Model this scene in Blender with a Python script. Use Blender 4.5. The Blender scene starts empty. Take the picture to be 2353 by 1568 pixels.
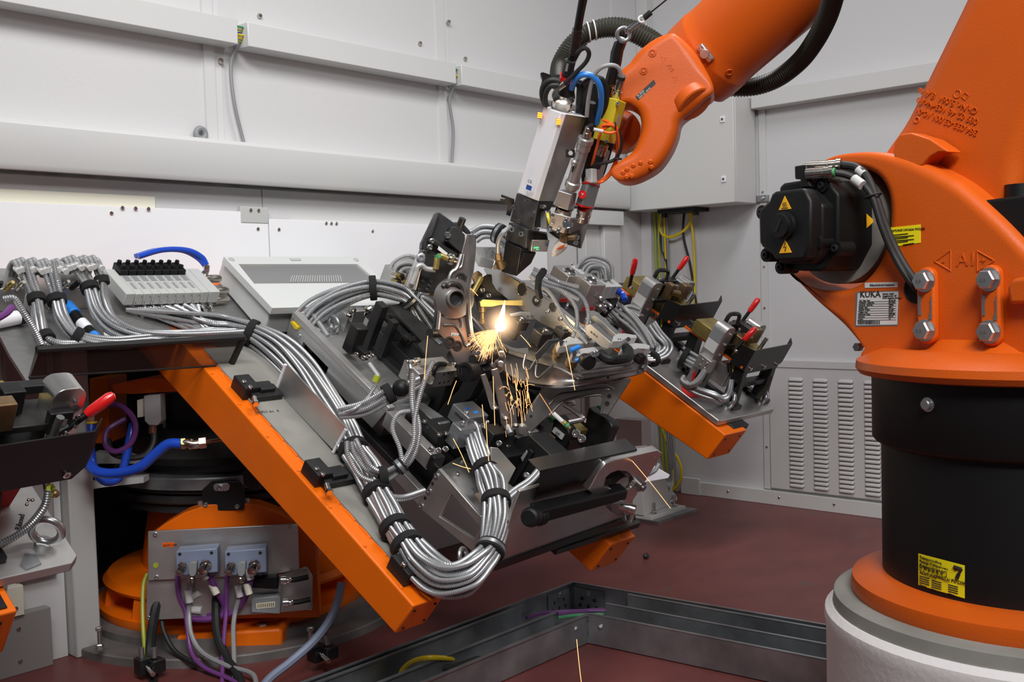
import bpy, bmesh, math, random
import numpy as np
from mathutils import Vector, Matrix
R_ = random.Random(7)
C = bpy.context.scene.collection
sc = bpy.context.scene
H=1.36; FPX=2369.0
def nrm(v):
    v=np.array(v,float); return v/np.linalg.norm(v)
F0=nrm((.744,.668,0)); R0=nrm((.668,-.744,0)); Z=np.array((0,0,1.))
PIT=math.radians(2.9); ROLL=math.radians(1.67)
FW=F0*math.cos(PIT)-Z*math.sin(PIT); U0=np.cross(R0,FW)
CX=R0*math.cos(ROLL)-U0*math.sin(ROLL); CY=R0*math.sin(ROLL)+U0*math.cos(ROLL)
EYE=np.array((0,0,H))
def ray(px,py): return FW+CX*((px-1176.5)/FPX)+CY*((784-py)/FPX)
def at(px,py,d): return EYE+ray(px,py)*d
def proj(p):
    q=np.array(p,float)-EYE; d=q@FW
    return (1176.5+q@CX/d*FPX, 784-q@CY/d*FPX, d)
def hit(px,py,pl):
    p0,n=pl; r=ray(px,py); return EYE+r*(((p0-EYE)@n)/(r@n))
TS=nrm((0,.625*0+1,.625)); TN=nrm((0,-.625,1)); TX=np.array((1.,0,0)); TU=np.cross(TN,TX)
T0=np.array((2.04,2.22,.453))
def T(x,u,h): return T0+TX*x+TU*u+TN*h
def toT(p):
    q=np.array(p)-T0; return (q@TX,q@TU,q@TN)
def Tp(h): return (T0+TN*h,TN)
def Sp(u): return (T0+TU*u,TU)
def Xp(x): return (np.array((x,0,0.)),TX)
def Yp(y): return (np.array((0,y,0.)),np.array((0,1.,0)))
def Zp(z): return (np.array((0,0,z*1.)),Z)
def Dp(d,ang=0):
    return (EYE+FW*d, nrm(F0*math.cos(math.radians(ang))+R0*math.sin(math.radians(ang))))

# ---------------------------------------------------------------- camera
cd = bpy.data.cameras.new('camera'); cd.sensor_width = 36.0; cd.lens = 36.0*FPX/2353.0
cd.clip_start = .05; cd.clip_end = 60
cam = bpy.data.objects.new('camera', cd); C.objects.link(cam); sc.camera = cam
cam.matrix_world = Matrix(((CX[0], CY[0], -FW[0], EYE[0]), (CX[1], CY[1], -FW[1], EYE[1]), (CX[2], CY[2], -FW[2], EYE[2]), (0, 0, 0, 1)))
# ---------------------------------------------------------------- world, lamps, exposure
w = bpy.data.worlds.new('world'); sc.world = w; w.use_nodes = True
w.node_tree.nodes['Background'].inputs[0].default_value = (.80, .84, .92, 1)
w.node_tree.nodes['Background'].inputs[1].default_value = .10
def area(name, loc, target, sx, sy, power, col=(1, 1, 1), spread=130):
    l = bpy.data.lights.new(name, 'AREA'); l.shape = 'RECTANGLE'; l.size = sx; l.size_y = sy; l.energy = power; l.color = col
    o = bpy.data.objects.new(name, l); C.objects.link(o); o.location = loc; l.spread = math.radians(spread)
    o.rotation_euler = (Vector(target)-Vector(loc)).to_track_quat('-Z', 'Y').to_euler()
    return o
area('unseen_light', (3.5, 1.4, 4.7), (3.5, 2.1, 0), 2.0, .8, 52, (1, .985, .97), 140)
area('unseen_light', (.2, 1.0, 4.4), (2.4, 3.9, 2.2), 2.2, .8, 46, (1, .99, .98), 100)
area('unseen_light', (.1, -1.2, 3.9), (2.4, .9, 1.2), 2.0, .8, 44, (1, .985, .97), 85)  # fill light added to brighten robot and pedestal, narrow to spare the jamb
vs = sc.view_settings
vs.view_transform = 'Standard'; vs.look = 'None'; vs.gamma = 1; vs.exposure = -0.04; vs.use_curve_mapping = False
try: sc.cycles.max_bounces = 8
except Exception: pass
# ---------------------------------------------------------------- materials
MATS = {}
def mat(name, col, rough=.5, metal=0., noise=0., nscale=20., bump=0., bscale=150., coat=0., emit=None, estr=0., spec=.5, stretch=None, alpha=1., trans=0.):
    m = bpy.data.materials.new(name); m.use_nodes = True; nt = m.node_tree; b = nt.nodes['Principled BSDF']
    b.inputs['Base Color'].default_value = (*col, 1); b.inputs['Roughness'].default_value = rough; b.inputs['Metallic'].default_value = metal
    b.inputs['Coat Weight'].default_value = coat; b.inputs['Specular IOR Level'].default_value = spec
    b.inputs['Alpha'].default_value = alpha; b.inputs['Transmission Weight'].default_value = trans
    if emit: b.inputs['Emission Color'].default_value = (*emit, 1); b.inputs['Emission Strength'].default_value = estr
    tc = None
    if noise or bump:
        tc = nt.nodes.new('ShaderNodeTexCoord'); out = tc.outputs['Object']
        if stretch:
            mp = nt.nodes.new('ShaderNodeMapping'); mp.inputs['Scale'].default_value = stretch
            nt.links.new(out, mp.inputs[0]); out = mp.outputs[0]
    if noise:
        n = nt.nodes.new('ShaderNodeTexNoise'); n.inputs['Scale'].default_value = nscale; n.inputs['Detail'].default_value = 6
        nt.links.new(out, n.inputs['Vector'])
        r = nt.nodes.new('ShaderNodeValToRGB'); nt.links.new(n.outputs['Fac'], r.inputs[0])
        r.color_ramp.elements[0].position = .3; r.color_ramp.elements[1].position = .7
        r.color_ramp.elements[0].color = (*[c*(1-noise) for c in col], 1); r.color_ramp.elements[1].color = (*[min(1, c*(1+noise)) for c in col], 1)
        nt.links.new(r.outputs[0], b.inputs['Base Color'])
        mr = nt.nodes.new('ShaderNodeMapRange'); nt.links.new(n.outputs['Fac'], mr.inputs[0])
        mr.inputs[3].default_value = rough*.8; mr.inputs[4].default_value = min(1, rough*1.25); nt.links.new(mr.outputs[0], b.inputs['Roughness'])
    if bump:
        n2 = nt.nodes.new('ShaderNodeTexNoise'); n2.inputs['Scale'].default_value = bscale; n2.inputs['Detail'].default_value = 3
        nt.links.new(out, n2.inputs['Vector'])
        bp = nt.nodes.new('ShaderNodeBump'); bp.inputs['Strength'].default_value = bump; bp.inputs['Distance'].default_value = .002
        nt.links.new(n2.outputs['Fac'], bp.inputs['Height']); nt.links.new(bp.outputs[0], b.inputs['Normal'])
    MATS[name] = m; return m
mat('robot_orange', (.60, .097, .006), .40, noise=.05, nscale=4, bump=.25, bscale=260, spec=.35)
mat('table_orange', (.82, .15, .002), .38, noise=.06, nscale=6, bump=.08, bscale=60, spec=.35)
mat('black_plastic', (.006, .006, .0065), .48, bump=.1, bscale=400, spec=.32)
mat('black_anodised', (.014, .014, .0145), .42, metal=.1, noise=.25, nscale=15)
mat('dark_steel', (.05, .049, .048), .4, metal=.6, noise=.3, nscale=10)
mat('black_paint', (.012, .012, .013), .33, noise=.2, nscale=4)
mat('rubber', (.012, .012, .012), .6)
mat('hose_black', (.03, .03, .022), .42)
mat('velcro', (.009, .009, .009), .9, bump=.5, bscale=900)
mat('brushed_aluminium', (.38, .38, .375), .48, metal=.9, noise=.12, nscale=30, stretch=(1, 12, 12))
mat('satin_aluminium', (.55, .54, .53), .4, metal=.85, noise=.1, nscale=8)
mat('milled_aluminium', (.72, .71, .69), .25, metal=.95, noise=.06, nscale=14)
mat('zinc', (.50, .51, .52), .3, metal=.9, noise=.22, nscale=9)
mat('galvanised', (.33, .345, .36), .38, metal=.8, noise=.3, nscale=7)
mat('chrome', (.75, .74, .72), .16, metal=1.)
mat('nickel', (.58, .54, .48), .22, metal=1.)
mat('steel_part', (.36, .345, .335), .33, metal=.95, noise=.3, nscale=9, bump=.05, bscale=40)
mat('conduit_steel', (.50, .51, .525), .38, metal=.75)
mat('grey_conduit', (.36, .365, .37), .45, metal=.3)
mat('brass', (.43, .33, .11), .42, metal=.9, noise=.25, nscale=12)
mat('copper', (.58, .33, .22), .35, metal=.9)
mat('bronze', (.31, .21, .115), .48, metal=.9, noise=.2, nscale=20)
mat('white_plastic', (.86, .86, .90), .4)
mat('orange_plate', (.80, .13, .005), .4)
mat('anodised_grey', (.060, .061, .064), .4, metal=.2, noise=.1, nscale=12)
mat('jamb_shade_grey', (.27, .257, .253), .5)  # grey darkened to stand in for the shade low on the left
mat('pale_arm', (.62, .62, .61), .4, metal=.3)
mat('white_board', (.86, .865, .89), .35)
mat('cream', (.74, .72, .60), .5)
mat('grey_paint', (.60, .60, .59), .42)
mat('enclosure_grey', (.62, .64, .63), .42)
mat('mid_grey', (.24, .25, .26), .5)
mat('pale_grey', (.50, .51, .50), .45)
mat('blue_hose', (.012, .07, .52), .25, coat=.4)
mat('bright_blue', (.03, .22, .70), .3)
mat('grey_blue', (.20, .24, .34), .4)
mat('purple', (.17, .045, .22), .4)
mat('yellow', (.72, .52, .01), .35)
mat('sensor_yellow', (.80, .68, .04), .35)
mat('green', (.06, .30, .12), .4)
mat('yellow_green', (.35, .40, .03), .4)
mat('red_plastic', (.72, .012, .012), .22, coat=.5)
mat('red_mark', (.55, .02, .02), .4)
mat('orange_cable', (.85, .12, .01), .35)
mat('label_white', (.66, .66, .65), .45)
mat('label_yellow', (.85, .72, .01), .4)
mat('amber_sign', (.90, .45, .01), .4)
mat('ink', (.012, .012, .014), .5)
mat('ink_grey', (.10, .10, .10), .5)
mat('logo_blue', (.02, .08, .38), .4)
mat('window_plastic', (.20, .20, .205), .12, trans=.0, spec=.6)
mat('smoked_glass', (.05, .032, .03), .1, alpha=.5)  # smoke tint darkened and reddened to stand in for the floor's reflection
mat('tool_tip', (.78, .70, .64), .3)
mat('wall_white', (.62, .62, .625), .42, bump=.35, bscale=120)
mat('wall_smooth', (.63, .63, .645), .45, bump=.05, bscale=60)
mat('wall_grey', (.60, .60, .60), .48)
mat('trim_grey', (.62, .625, .62), .42)
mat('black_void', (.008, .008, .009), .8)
mat('concrete_white', (.74, .71, .71), .7, bump=.5, bscale=70)
mat('concrete_grey', (.235, .228, .205), .75, noise=.15, nscale=8)
mat('steel_floor', (.16, .15, .145), .55, metal=.3, noise=.4, nscale=5)
mat('spark', (1, .55, .2), .5, emit=(1, .46, .19), estr=1.5)
mat('spark_dim', (1, .4, .1), .5, emit=(1, .36, .12), estr=.7)
mat('weld_core', (1, .9, .8), .5, emit=(1, .93, .86), estr=12.)
mat('weld_flame', (1, .8, .4), .5, emit=(1, .80, .45), estr=3.5)
mat('led_amber', (1, .4, .05), .4, emit=(1, .38, .04), estr=1.6)
mat('led_green', (.1, .8, .3), .4, emit=(.1, .8, .3), estr=1.)
# floor: dark red coating with worn patches
def floor_mat():
    m = bpy.data.materials.new('floor_red'); m.use_nodes = True; nt = m.node_tree; b = nt.nodes['Principled BSDF']
    tc = nt.nodes.new('ShaderNodeTexCoord')
    n = nt.nodes.new('ShaderNodeTexNoise'); n.inputs['Scale'].default_value = 2.2; n.inputs['Detail'].default_value = 9
    n.inputs['Roughness'].default_value = .62
    mp = nt.nodes.new('ShaderNodeMapping'); mp.inputs['Rotation'].default_value = (0, 0, .5); mp.inputs['Scale'].default_value = (1, 1.8, 1)
    nt.links.new(tc.outputs['Object'], mp.inputs[0]); nt.links.new(mp.outputs[0], n.inputs['Vector'])
    r = nt.nodes.new('ShaderNodeValToRGB'); nt.links.new(n.outputs['Fac'], r.inputs[0])
    e = r.color_ramp.elements; e[0].position = .3; e[0].color = (.115, .030, .028, 1); e[1].position = .66; e[1].color = (.170, .046, .042, 1)
    x = r.color_ramp.elements.new(.70); x.color = (.145, .052, .046, 1)
    n2 = nt.nodes.new('ShaderNodeTexNoise'); n2.inputs['Scale'].default_value = 4.5; n2.inputs['Detail'].default_value = 5
    nt.links.new(mp.outputs[0], n2.inputs['Vector'])
    r2 = nt.nodes.new('ShaderNodeValToRGB'); nt.links.new(n2.outputs['Fac'], r2.inputs[0])
    e = r2.color_ramp.elements; e[0].position = .69; e[0].color = (0, 0, 0, 1); e[1].position = .73; e[1].color = (1, 1, 1, 1)
    mx = nt.nodes.new('ShaderNodeMix'); mx.data_type = 'RGBA'
    nt.links.new(r2.outputs[0], mx.inputs[0]); nt.links.new(r.outputs[0], mx.inputs[6]); mx.inputs[7].default_value = (.08, .066, .058, 1)
    nt.links.new(mx.outputs[2], b.inputs['Base Color']); b.inputs['Roughness'].default_value = .42
    MATS['floor_red'] = m
floor_mat()
def glow_mat(R):                                        # flash halo put in as a volume whose emission thins out with distance
    m = bpy.data.materials.new('weld_glow'); m.use_nodes = True; nt = m.node_tree; nt.nodes.clear()
    out = nt.nodes.new('ShaderNodeOutputMaterial'); em = nt.nodes.new('ShaderNodeEmission'); tc = nt.nodes.new('ShaderNodeTexCoord')
    vl = nt.nodes.new('ShaderNodeVectorMath'); vl.operation = 'LENGTH'; nt.links.new(tc.outputs['Object'], vl.inputs[0])
    mr = nt.nodes.new('ShaderNodeMapRange'); mr.inputs[1].default_value = R; mr.inputs[2].default_value = 0; nt.links.new(vl.outputs['Value'], mr.inputs[0])
    pw_ = nt.nodes.new('ShaderNodeMath'); pw_.operation = 'POWER'; pw_.inputs[1].default_value = 3.6; nt.links.new(mr.outputs[0], pw_.inputs[0])
    ml = nt.nodes.new('ShaderNodeMath'); ml.operation = 'MULTIPLY'; ml.inputs[1].default_value = 60; nt.links.new(pw_.outputs[0], ml.inputs[0])
    em.inputs['Color'].default_value = (1, .62, .34, 1); nt.links.new(ml.outputs[0], em.inputs['Strength']); nt.links.new(em.outputs[0], out.inputs['Volume'])
    MATS['weld_glow'] = m; return m
# ---------------------------------------------------------------- mesh builder
A = lambda p: np.array(p, float)
def basis(d, up=None):
    d = nrm(d); up = A(up) if up is not None else (Z if abs(d[2]) < .95 else np.array((1., 0, 0)))
    x = nrm(np.cross(up, d)); y = np.cross(d, x); return x, y, d
class MB:
    def __init__(s): s.v = []; s.f = []; s.n = 0
    def add(s, v, f):
        s.v.append(np.asarray(v, float)); n = s.n; s.f += [tuple(i+n for i in q) for q in f]; s.n += len(v); return s
    def box(s, c, size, R=None):                        # R columns = axes
        R = np.eye(3) if R is None else A(R)
        q = A([(x, y, z) for z in (-.5, .5) for y in (-.5, .5) for x in (-.5, .5)])*A(size)
        return s.add(q@R.T+A(c), [(0, 2, 3, 1), (4, 5, 7, 6), (0, 1, 5, 4), (2, 6, 7, 3), (0, 4, 6, 2), (1, 3, 7, 5)])
    def ext(s, pts, vec):                               # planar outline pushed along vec
        p = A(pts); q = p+A(vec); n = len(p)
        return s.add(np.vstack((p, q)), [tuple(range(n))[::-1], tuple(range(n, 2*n))]+[(i, (i+1) % n, n+(i+1) % n, n+i) for i in range(n)])
    def px(s, pl, pts, th): return s.ext([hit(x, y, pl) for x, y in pts], -pl[1]*th*np.sign((EYE-pl[0])@pl[1]))
    def lathe(s, o, axis, prof, n=24, up=None):         # prof: (radius, distance along axis)
        x, y, d = basis(axis, up); a = np.arange(n)*2*math.pi/n; cs = np.cos(a)[:, None]*x+np.sin(a)[:, None]*y
        v = np.vstack([A(o)+d*h+cs*r for r, h in prof]); k = len(prof)
        f = [(j*n+i, j*n+(i+1) % n, (j+1)*n+(i+1) % n, (j+1)*n+i) for j in range(k-1) for i in range(n)]
        return s.add(v, f+[tuple(range(n))[::-1], tuple(range((k-1)*n, k*n))])
    def cyl(s, a, b, r, r2=None, n=16):
        a = A(a); b = A(b); return s.lathe(a, b-a, [(r, 0), (r if r2 is None else r2, np.linalg.norm(b-a))], n)
    def tube(s, pts, r, n=8, rr=None):
        p = A(pts); m = len(p); t = np.gradient(p, axis=0); t /= np.linalg.norm(t, axis=1)[:, None]+1e-12
        x = basis(t[0])[0]; X = np.zeros((m, 3))
        for i in range(m):
            x = x-t[i]*(x@t[i]); x /= np.linalg.norm(x)+1e-12; X[i] = x
        Y = np.cross(t, X); a = np.arange(n)*2*math.pi/n
        rad = (np.full(m, r) if rr is None else A(rr))
        v = (p[:, None, :]+rad[:, None, None]*(np.cos(a)[None, :, None]*X[:, None, :]+np.sin(a)[None, :, None]*Y[:, None, :])).reshape(-1, 3)
        i = np.arange(m-1)[:, None]*n; j = np.arange(n)[None, :]; j2 = (j+1) % n
        f = np.stack((i+j, i+j2, i+n+j2, i+n+j), -1).reshape(-1, 4)
        return s.add(v, f.tolist()+[tuple(range(n))[::-1], tuple(range((m-1)*n, m*n))])
    def loft(s, rings, caps=True):
        n = len(rings[0]); k = len(rings); v = np.vstack([A(r) for r in rings])
        f = [(j*n+i, j*n+(i+1) % n, (j+1)*n+(i+1) % n, (j+1)*n+i) for j in range(k-1) for i in range(n)]
        return s.add(v, f+([tuple(range(n))[::-1], tuple(range((k-1)*n, k*n))] if caps else []))
    def sphere(s, c, r, n=12, m=8, sc=(1, 1, 1), R=None):
        pr = [(max(1e-4, math.sin(math.pi*i/m)), -math.cos(math.pi*i/m)) for i in range(m+1)]
        a = np.arange(n)*2*math.pi/n
        v = np.vstack([np.stack((np.cos(a)*q, np.sin(a)*q, np.full(n, h)), 1) for q, h in pr])*r*A(sc)
        if R is not None: v = v@A(R).T
        f = [(j*n+i, j*n+(i+1) % n, (j+1)*n+(i+1) % n, (j+1)*n+i) for j in range(m) for i in range(n)]
        return s.add(v+A(c), f)
    def torus(s, c, axis, R, r, n=24, m=10, a0=0, a1=2*math.pi, up=None):
        x, y, d = basis(axis, up); full = a1-a0 > 6.28
        a = np.linspace(a0, a1, n+(0 if full else 1), endpoint=not full); k = len(a)
        b = np.arange(m)*2*math.pi/m
        v = np.vstack([A(c)+(x*math.cos(t)+y*math.sin(t))*(R+r*np.cos(b))[:, None]+d*(r*np.sin(b))[:, None] for t in a])
        f = [(((j+1) % k)*m+i, ((j+1) % k)*m+(i+1) % m, j*m+(i+1) % m, j*m+i) for j in range(k if full else k-1) for i in range(m)]
        if not full: f += [tuple(range(m)), tuple(range((k-1)*m, k*m))[::-1]]
        return s.add(v, f)
    def bolt(s, p, axis, r, h, n=6, washer=False):
        ax = nrm(axis); p = A(p)
        if washer: s.cyl(p, p+ax*h*.25, r*1.35, n=16)
        return s.lathe(p, ax, [(r, 0), (r, h*.85), (r*.82, h)], n)
    def cap_screw(s, p, axis, r, h):                    # socket-head screw: head with a recess
        return s.lathe(A(p), nrm(axis), [(r, 0), (r, h*.9), (r*.88, h), (r*.5, h), (r*.45, h*.4), (.0005, h*.4)], 12)
ORG = {}
def origin_of(o): return ORG[o.name] if o is not None else np.zeros(3)
def build(name, mb, m, parent=None, bev=0., smooth=35, seg=2, sub=0, kind=None, org=None, flat=False):
    v = np.vstack(mb.v)
    if org is None:
        lo = v.min(0); hi = v.max(0); org = A(((lo[0]+hi[0])/2, (lo[1]+hi[1])/2, lo[2]))
    me = bpy.data.meshes.new(name); me.from_pydata((v-org).tolist(), [], mb.f)
    if len(v) < 3000:
        bm = bmesh.new(); bm.from_mesh(me); bmesh.ops.recalc_face_normals(bm, faces=bm.faces); bm.to_mesh(me); bm.free()
    if not flat:
        me.polygons.foreach_set('use_smooth', np.ones(len(me.polygons), bool)); me.set_sharp_from_angle(angle=math.radians(smooth))
    me.materials.append(MATS[m] if isinstance(m, str) else m)
    o = bpy.data.objects.new(name, me); C.objects.link(o); ORG[o.name] = A(org)
    o.parent = parent; o.location = A(org)-origin_of(parent)
    if bev:
        b = o.modifiers.new('bevel', 'BEVEL'); b.width = bev; b.segments = seg; b.limit_method = 'ANGLE'; b.angle_limit = math.radians(40)
    if sub:
        b = o.modifiers.new('subdivision', 'SUBSURF'); b.levels = sub; b.render_levels = sub
    if kind: o['kind'] = kind
    return o
def thing(name, label, cat, loc, group=None):
    o = bpy.data.objects.new(name, None); o.empty_display_size = .05; C.objects.link(o); o.location = A(loc); ORG[o.name] = A(loc)
    return tag(o, label, cat, group)
def tag(o, label, cat=None, group=None):
    o['label'] = label
    if cat: o['category'] = cat
    if group: o['group'] = group
    return o
def struct(name, mb, m, parent=None, label=None, **k):
    o = build(name, mb, m, parent, **k)
    if parent is None:
        o['kind'] = 'structure'
        if label: o['label'] = label
    return o
TEXTS = []
def text(s, p, ex, ey, size, m, parent, name='lettering', depth=.0004, align='LEFT', spacing=1.):
    c = bpy.data.curves.new(name, 'FONT'); c.body = s; c.size = size; c.extrude = depth; c.align_x = align; c.space_line = spacing
    c.resolution_u = 2
    c.materials.append(MATS[m]); TEXTS.append(c); o = bpy.data.objects.new(name, c); C.objects.link(o); ORG[o.name] = A(p)
    x = nrm(ex); y = nrm(A(ey)-x*(A(ey)@x)); z = np.cross(x, y)
    o.parent = parent; o.location = A(p)-origin_of(parent)
    o.rotation_euler = Matrix((( x[0], y[0], z[0]), (x[1], y[1], z[1]), (x[2], y[2], z[2]))).to_euler()
    return o
def spline(pts, n):                                     # Catmull-Rom, evenly resampled
    p = A(pts)
    if len(p) == 2: return p[0]+(p[1]-p[0])*np.linspace(0, 1, n)[:, None]
    q = np.vstack((2*p[0]-p[1], p, 2*p[-1]-p[-2])); out = []
    for i in range(len(p)-1):
        a, b, c, d = q[i:i+4]; t = np.linspace(0, 1, 16, endpoint=False)[:, None]
        out.append(.5*(2*b+(c-a)*t+(2*a-5*b+4*c-d)*t*t+(3*b-a-3*c+d)*t**3))
    o = np.vstack(out+[p[-1:]]); L = np.concatenate(([0], np.cumsum(np.linalg.norm(np.diff(o, axis=0), axis=1))))
    s = np.linspace(0, L[-1], n); return np.stack([np.interp(s, L, o[:, k]) for k in range(3)], 1)
def length(pts): p = A(pts); return float(np.linalg.norm(np.diff(p, axis=0), axis=1).sum())
def rings(mb, pts, r, pitch=.0052, depth=.2, n=8):      # corrugated tube
    L = length(spline(pts, 60)); k = max(4, int(L/pitch))*2+1
    rr = np.where(np.arange(k) % 2 == 0, r, r*(1-depth)); return mb.tube(spline(pts, k), r, n, rr)
def ell(c, a, b, n=28, e=2.0):                          # superellipse ring about c with half-axes a and b
    t = np.arange(n)*2*math.pi/n; cs = np.sign(np.cos(t))*np.abs(np.cos(t))**(2/e); sn = np.sign(np.sin(t))*np.abs(np.sin(t))**(2/e)
    return A(c)+cs[:, None]*A(a)+sn[:, None]*A(b)
def pillow(pl, px, th, r, m=90, k=6, soft=True):         # traced outline as a casting of thickness th with edges rounded by r
    p0, n = pl; d = -n*np.sign((EYE-p0)@n); p = A([hit(x, y, pl) for x, y in px]); a, b, _ = basis(-d)
    if soft:
        q = spline(np.vstack((p[-3:], p, p[:4])), 6000); L = np.concatenate(([0], np.cumsum(np.linalg.norm(np.diff(q, axis=0), axis=1))))
        i0 = int(np.argmin(np.linalg.norm(q[:3000]-p[0], axis=1))); j = np.linalg.norm(q[3000:]-p[0], axis=1); i1 = 3000+int(np.argmin(j))
        s = np.linspace(L[i0], L[i1], m, endpoint=False); p = np.stack([np.interp(s, L, q[:, c]) for c in range(3)], 1)
    u = np.stack(((p-p[0])@a, (p-p[0])@b), 1); t = np.roll(u, -1, 0)-np.roll(u, 1, 0); t /= np.linalg.norm(t, axis=1)[:, None]
    area = .5*np.sum(u[:, 0]*np.roll(u[:, 1], -1)-np.roll(u[:, 0], -1)*u[:, 1]); nr = np.stack((-t[:, 1], t[:, 0]), 1)*np.sign(area)
    e = np.linalg.norm(np.roll(u, -1, 0)-u, axis=1); c2 = np.roll(t, -1, 0); turn = np.arcsin(np.clip(t[:, 0]*c2[:, 1]-t[:, 1]*c2[:, 0], -1, 1))*np.sign(area)
    ri = np.where(turn > 1e-3, np.minimum(r, .6*e/np.maximum(turn, 1e-3)), r); dv = u[None]-u[:, None]; ds = np.linalg.norm(dv, axis=2)+1e-9
    ok = (np.einsum('ijk,ik->ij', dv, nr)/ds > .55); ri = np.minimum(ri, .36*np.where(ok, ds, 9).min(1))
    for _ in range(3): ri = np.minimum(ri, np.minimum(np.roll(ri, 1), np.roll(ri, -1))*1.12)
    for _ in range(6): ri = (np.roll(ri, 1)+2*ri+np.roll(ri, -1))/4
    ri = ri[:, None]; rg = []
    for sgn in (0, 1):
        ex = [(1.12, 0. if not sgn else th)]
        lv_ = []
        for i in range(k+1):
            f = i/k*math.pi/2 if not sgn else (1-i/k)*math.pi/2; lv_.append((ri*(1-math.sin(f)), ri*(1-math.cos(f)) if not sgn else th-ri*(1-math.cos(f))))
        lv_ = [(ri*1.15, ri*0+ex[0][1])]+lv_ if not sgn else lv_+[(ri*1.15, ri*0+ex[0][1])]
        for ins, dep in lv_: rg.append(p[0]+(u+nr*ins)[:, :1]*a+(u+nr*ins)[:, 1:]*b+d*dep)
    return MB().loft(rg)
def mid(*p): return sum(A(q) for q in p)/len(p)
# ================================================================ the room
WY = 3.9; WX = 5.70
def slab(x0, x1, y0, y1, z0, z1): return MB().box(((x0+x1)/2, (y0+y1)/2, (z0+z1)/2), (x1-x0, y1-y0, z1-z0))
fl = struct('floor', slab(-2.5, 7, -2.5, 7, -.05, 0), 'floor_red')
# wall with the door: upper sheet, closed lower right, closed lower left, opening between
wl = struct('wall_left', slab(-.8, 5.72, WY, WY+.06, 2.0, 5.0), 'wall_white')
struct('wall_panel', slab(3.25, 5.72, WY, WY+.06, 0, 2.0), 'wall_grey', wl, bev=.002)
struct('wall_panel', slab(-.8, 1.74, WY, WY+.06, 0, 2.0), 'wall_grey', wl, bev=.002)
struct('wall_panel', slab(1.74, 3.25, WY+.10, WY+.14, 1.45, 2.0), 'wall_white', wl)
struct('wall_right', slab(WX, WX+.06, -2.0, 3.96, 0, 5.0), 'wall_smooth')
# dark divider seen through the opening
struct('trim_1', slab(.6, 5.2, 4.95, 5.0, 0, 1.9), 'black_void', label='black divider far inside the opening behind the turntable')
# posts on the upper wall, one at each sheet joint
n = 2
for x in (2.475, 3.86):
    for z0, z1 in ((2.02, 2.43), (2.55, 5.0)):
        t = struct('trim_%d' % n, slab(x-.038, x+.012, WY-.012, WY, z0, z1), 'trim_grey'); n += 1
        struct('cover_strip', slab(x+.012, x+.05, WY-.004, WY, z0, z1), 'wall_smooth', t)
# big door beam with a rolled lower lip
bm = struct('trim_%d' % n, MB().ext([(-.8, y, z) for y, z in ((WY, 2.02), (WY-.10, 2.02), (WY-.115, 2.005), (WY-.115, 1.86), (WY-.10, 1.838), (WY-.075, 1.835), (WY-.06, 1.85), (WY, 1.85))], (5.72+.45-0.0, 0, 0)), 'trim_grey', bev=.004, label='wide grey door beam running along the left wall'); n += 1
b = MB()
b.cyl((-.8, WY-.085, 1.835), (5.35, WY-.085, 1.835), .012, n=10); struct('rubber_lip', b, 'dark_steel', bm)
# sheet under the beam and the white door boards
DY = WY-.035
struct('trim_%d' % n, slab(-.6, 2.69, WY-.02, WY-.004, 1.71, 1.85), 'wall_white', label='textured sheet under the left part of the door beam'); n += 1
struct('trim_%d' % n, slab(2.695, 4.6, WY-.02, WY-.004, 1.68, 1.85), 'wall_white', label='textured sheet under the middle of the door beam'); n += 1
struct('trim_%d' % n, slab(-.6, 2.17, WY-.032, WY-.02, 1.70, 1.775), 'cream', label='cream strip above the left white board'); n += 1
struct('trim_%d' % n, slab(2.84, 4.6, WY-.032, WY-.02, 1.655, 1.70), 'cream', label='cream strip above the right white board'); n += 1
def screws(lst, r=.008, h=.006, ax=(0, -1, 0), m='nickel', parent=None, name='screw'):
    for p in lst: build(name, MB().lathe(p, ax, [(r, 0), (r, h*.5), (r*.7, h), (.0005, h*1.1)], 10), m, parent)
for x0, x1, z1, lab in ((-.6, 2.70, 1.728, 'left'), (2.706, 4.62, 1.70, 'right')):
    d = struct('door_%d' % (1 if lab == 'left' else 2), slab(x0, x1, DY-.012, DY, 1.28, z1), 'white_board', bev=.001, label='white lifting door board, %s one, under the beam' % lab)
    xs = {'left': ((2.645, 1.655), (1.975, 1.70), (1.2, 1.715)), 'right': ((2.755, 1.655), (3.30, 1.66), (3.02, 1.69), (3.05, 1.69), (3.08, 1.69))}[lab]
    screws([(x, DY-.012, z) for x, z in xs], parent=d)
c = struct('trim_%d' % n, slab(2.56, 2.70, WY-.05, WY-.03, 1.68, 1.75), 'pale_grey', bev=.002, label='small joint plate between the two white boards'); n += 1
screws([(2.61, WY-.05, 1.735), (2.65, WY-.05, 1.735)], parent=c)
screws([(2.02+.055*i, WY-.05, 1.722) for i in range(3)], parent=c)
# right door frame: head, jambs, small panel with screws
for x0, x1, y0, z0, z1, mt in ((4.62, 5.33, WY-.09, 1.735, 1.835, 'trim_grey'), (5.16, 5.33, WY-.06, 0, 1.735, 'trim_grey'), (5.01, 5.155, WY-.03, 0, 1.735, 'wall_grey')):
    struct('trim_%d' % n, slab(x0, x1, y0, WY, z0, z1), mt, bev=.003); n += 1
g = struct('trim_%d' % n, slab(4.35, 4.93, WY-.02, WY, .6, 1.66), 'wall_grey', label='grey access panel beside the right door jamb', bev=.002); n += 1
screws([(4.88, WY-.02, z) for z in (1.62, 1.5, 1.38, 1.26)], parent=g)
struct('trim_%d' % n, slab(4.935, 4.955, WY-.01, WY, .3, 1.68), 'mid_grey'); n += 1
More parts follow.
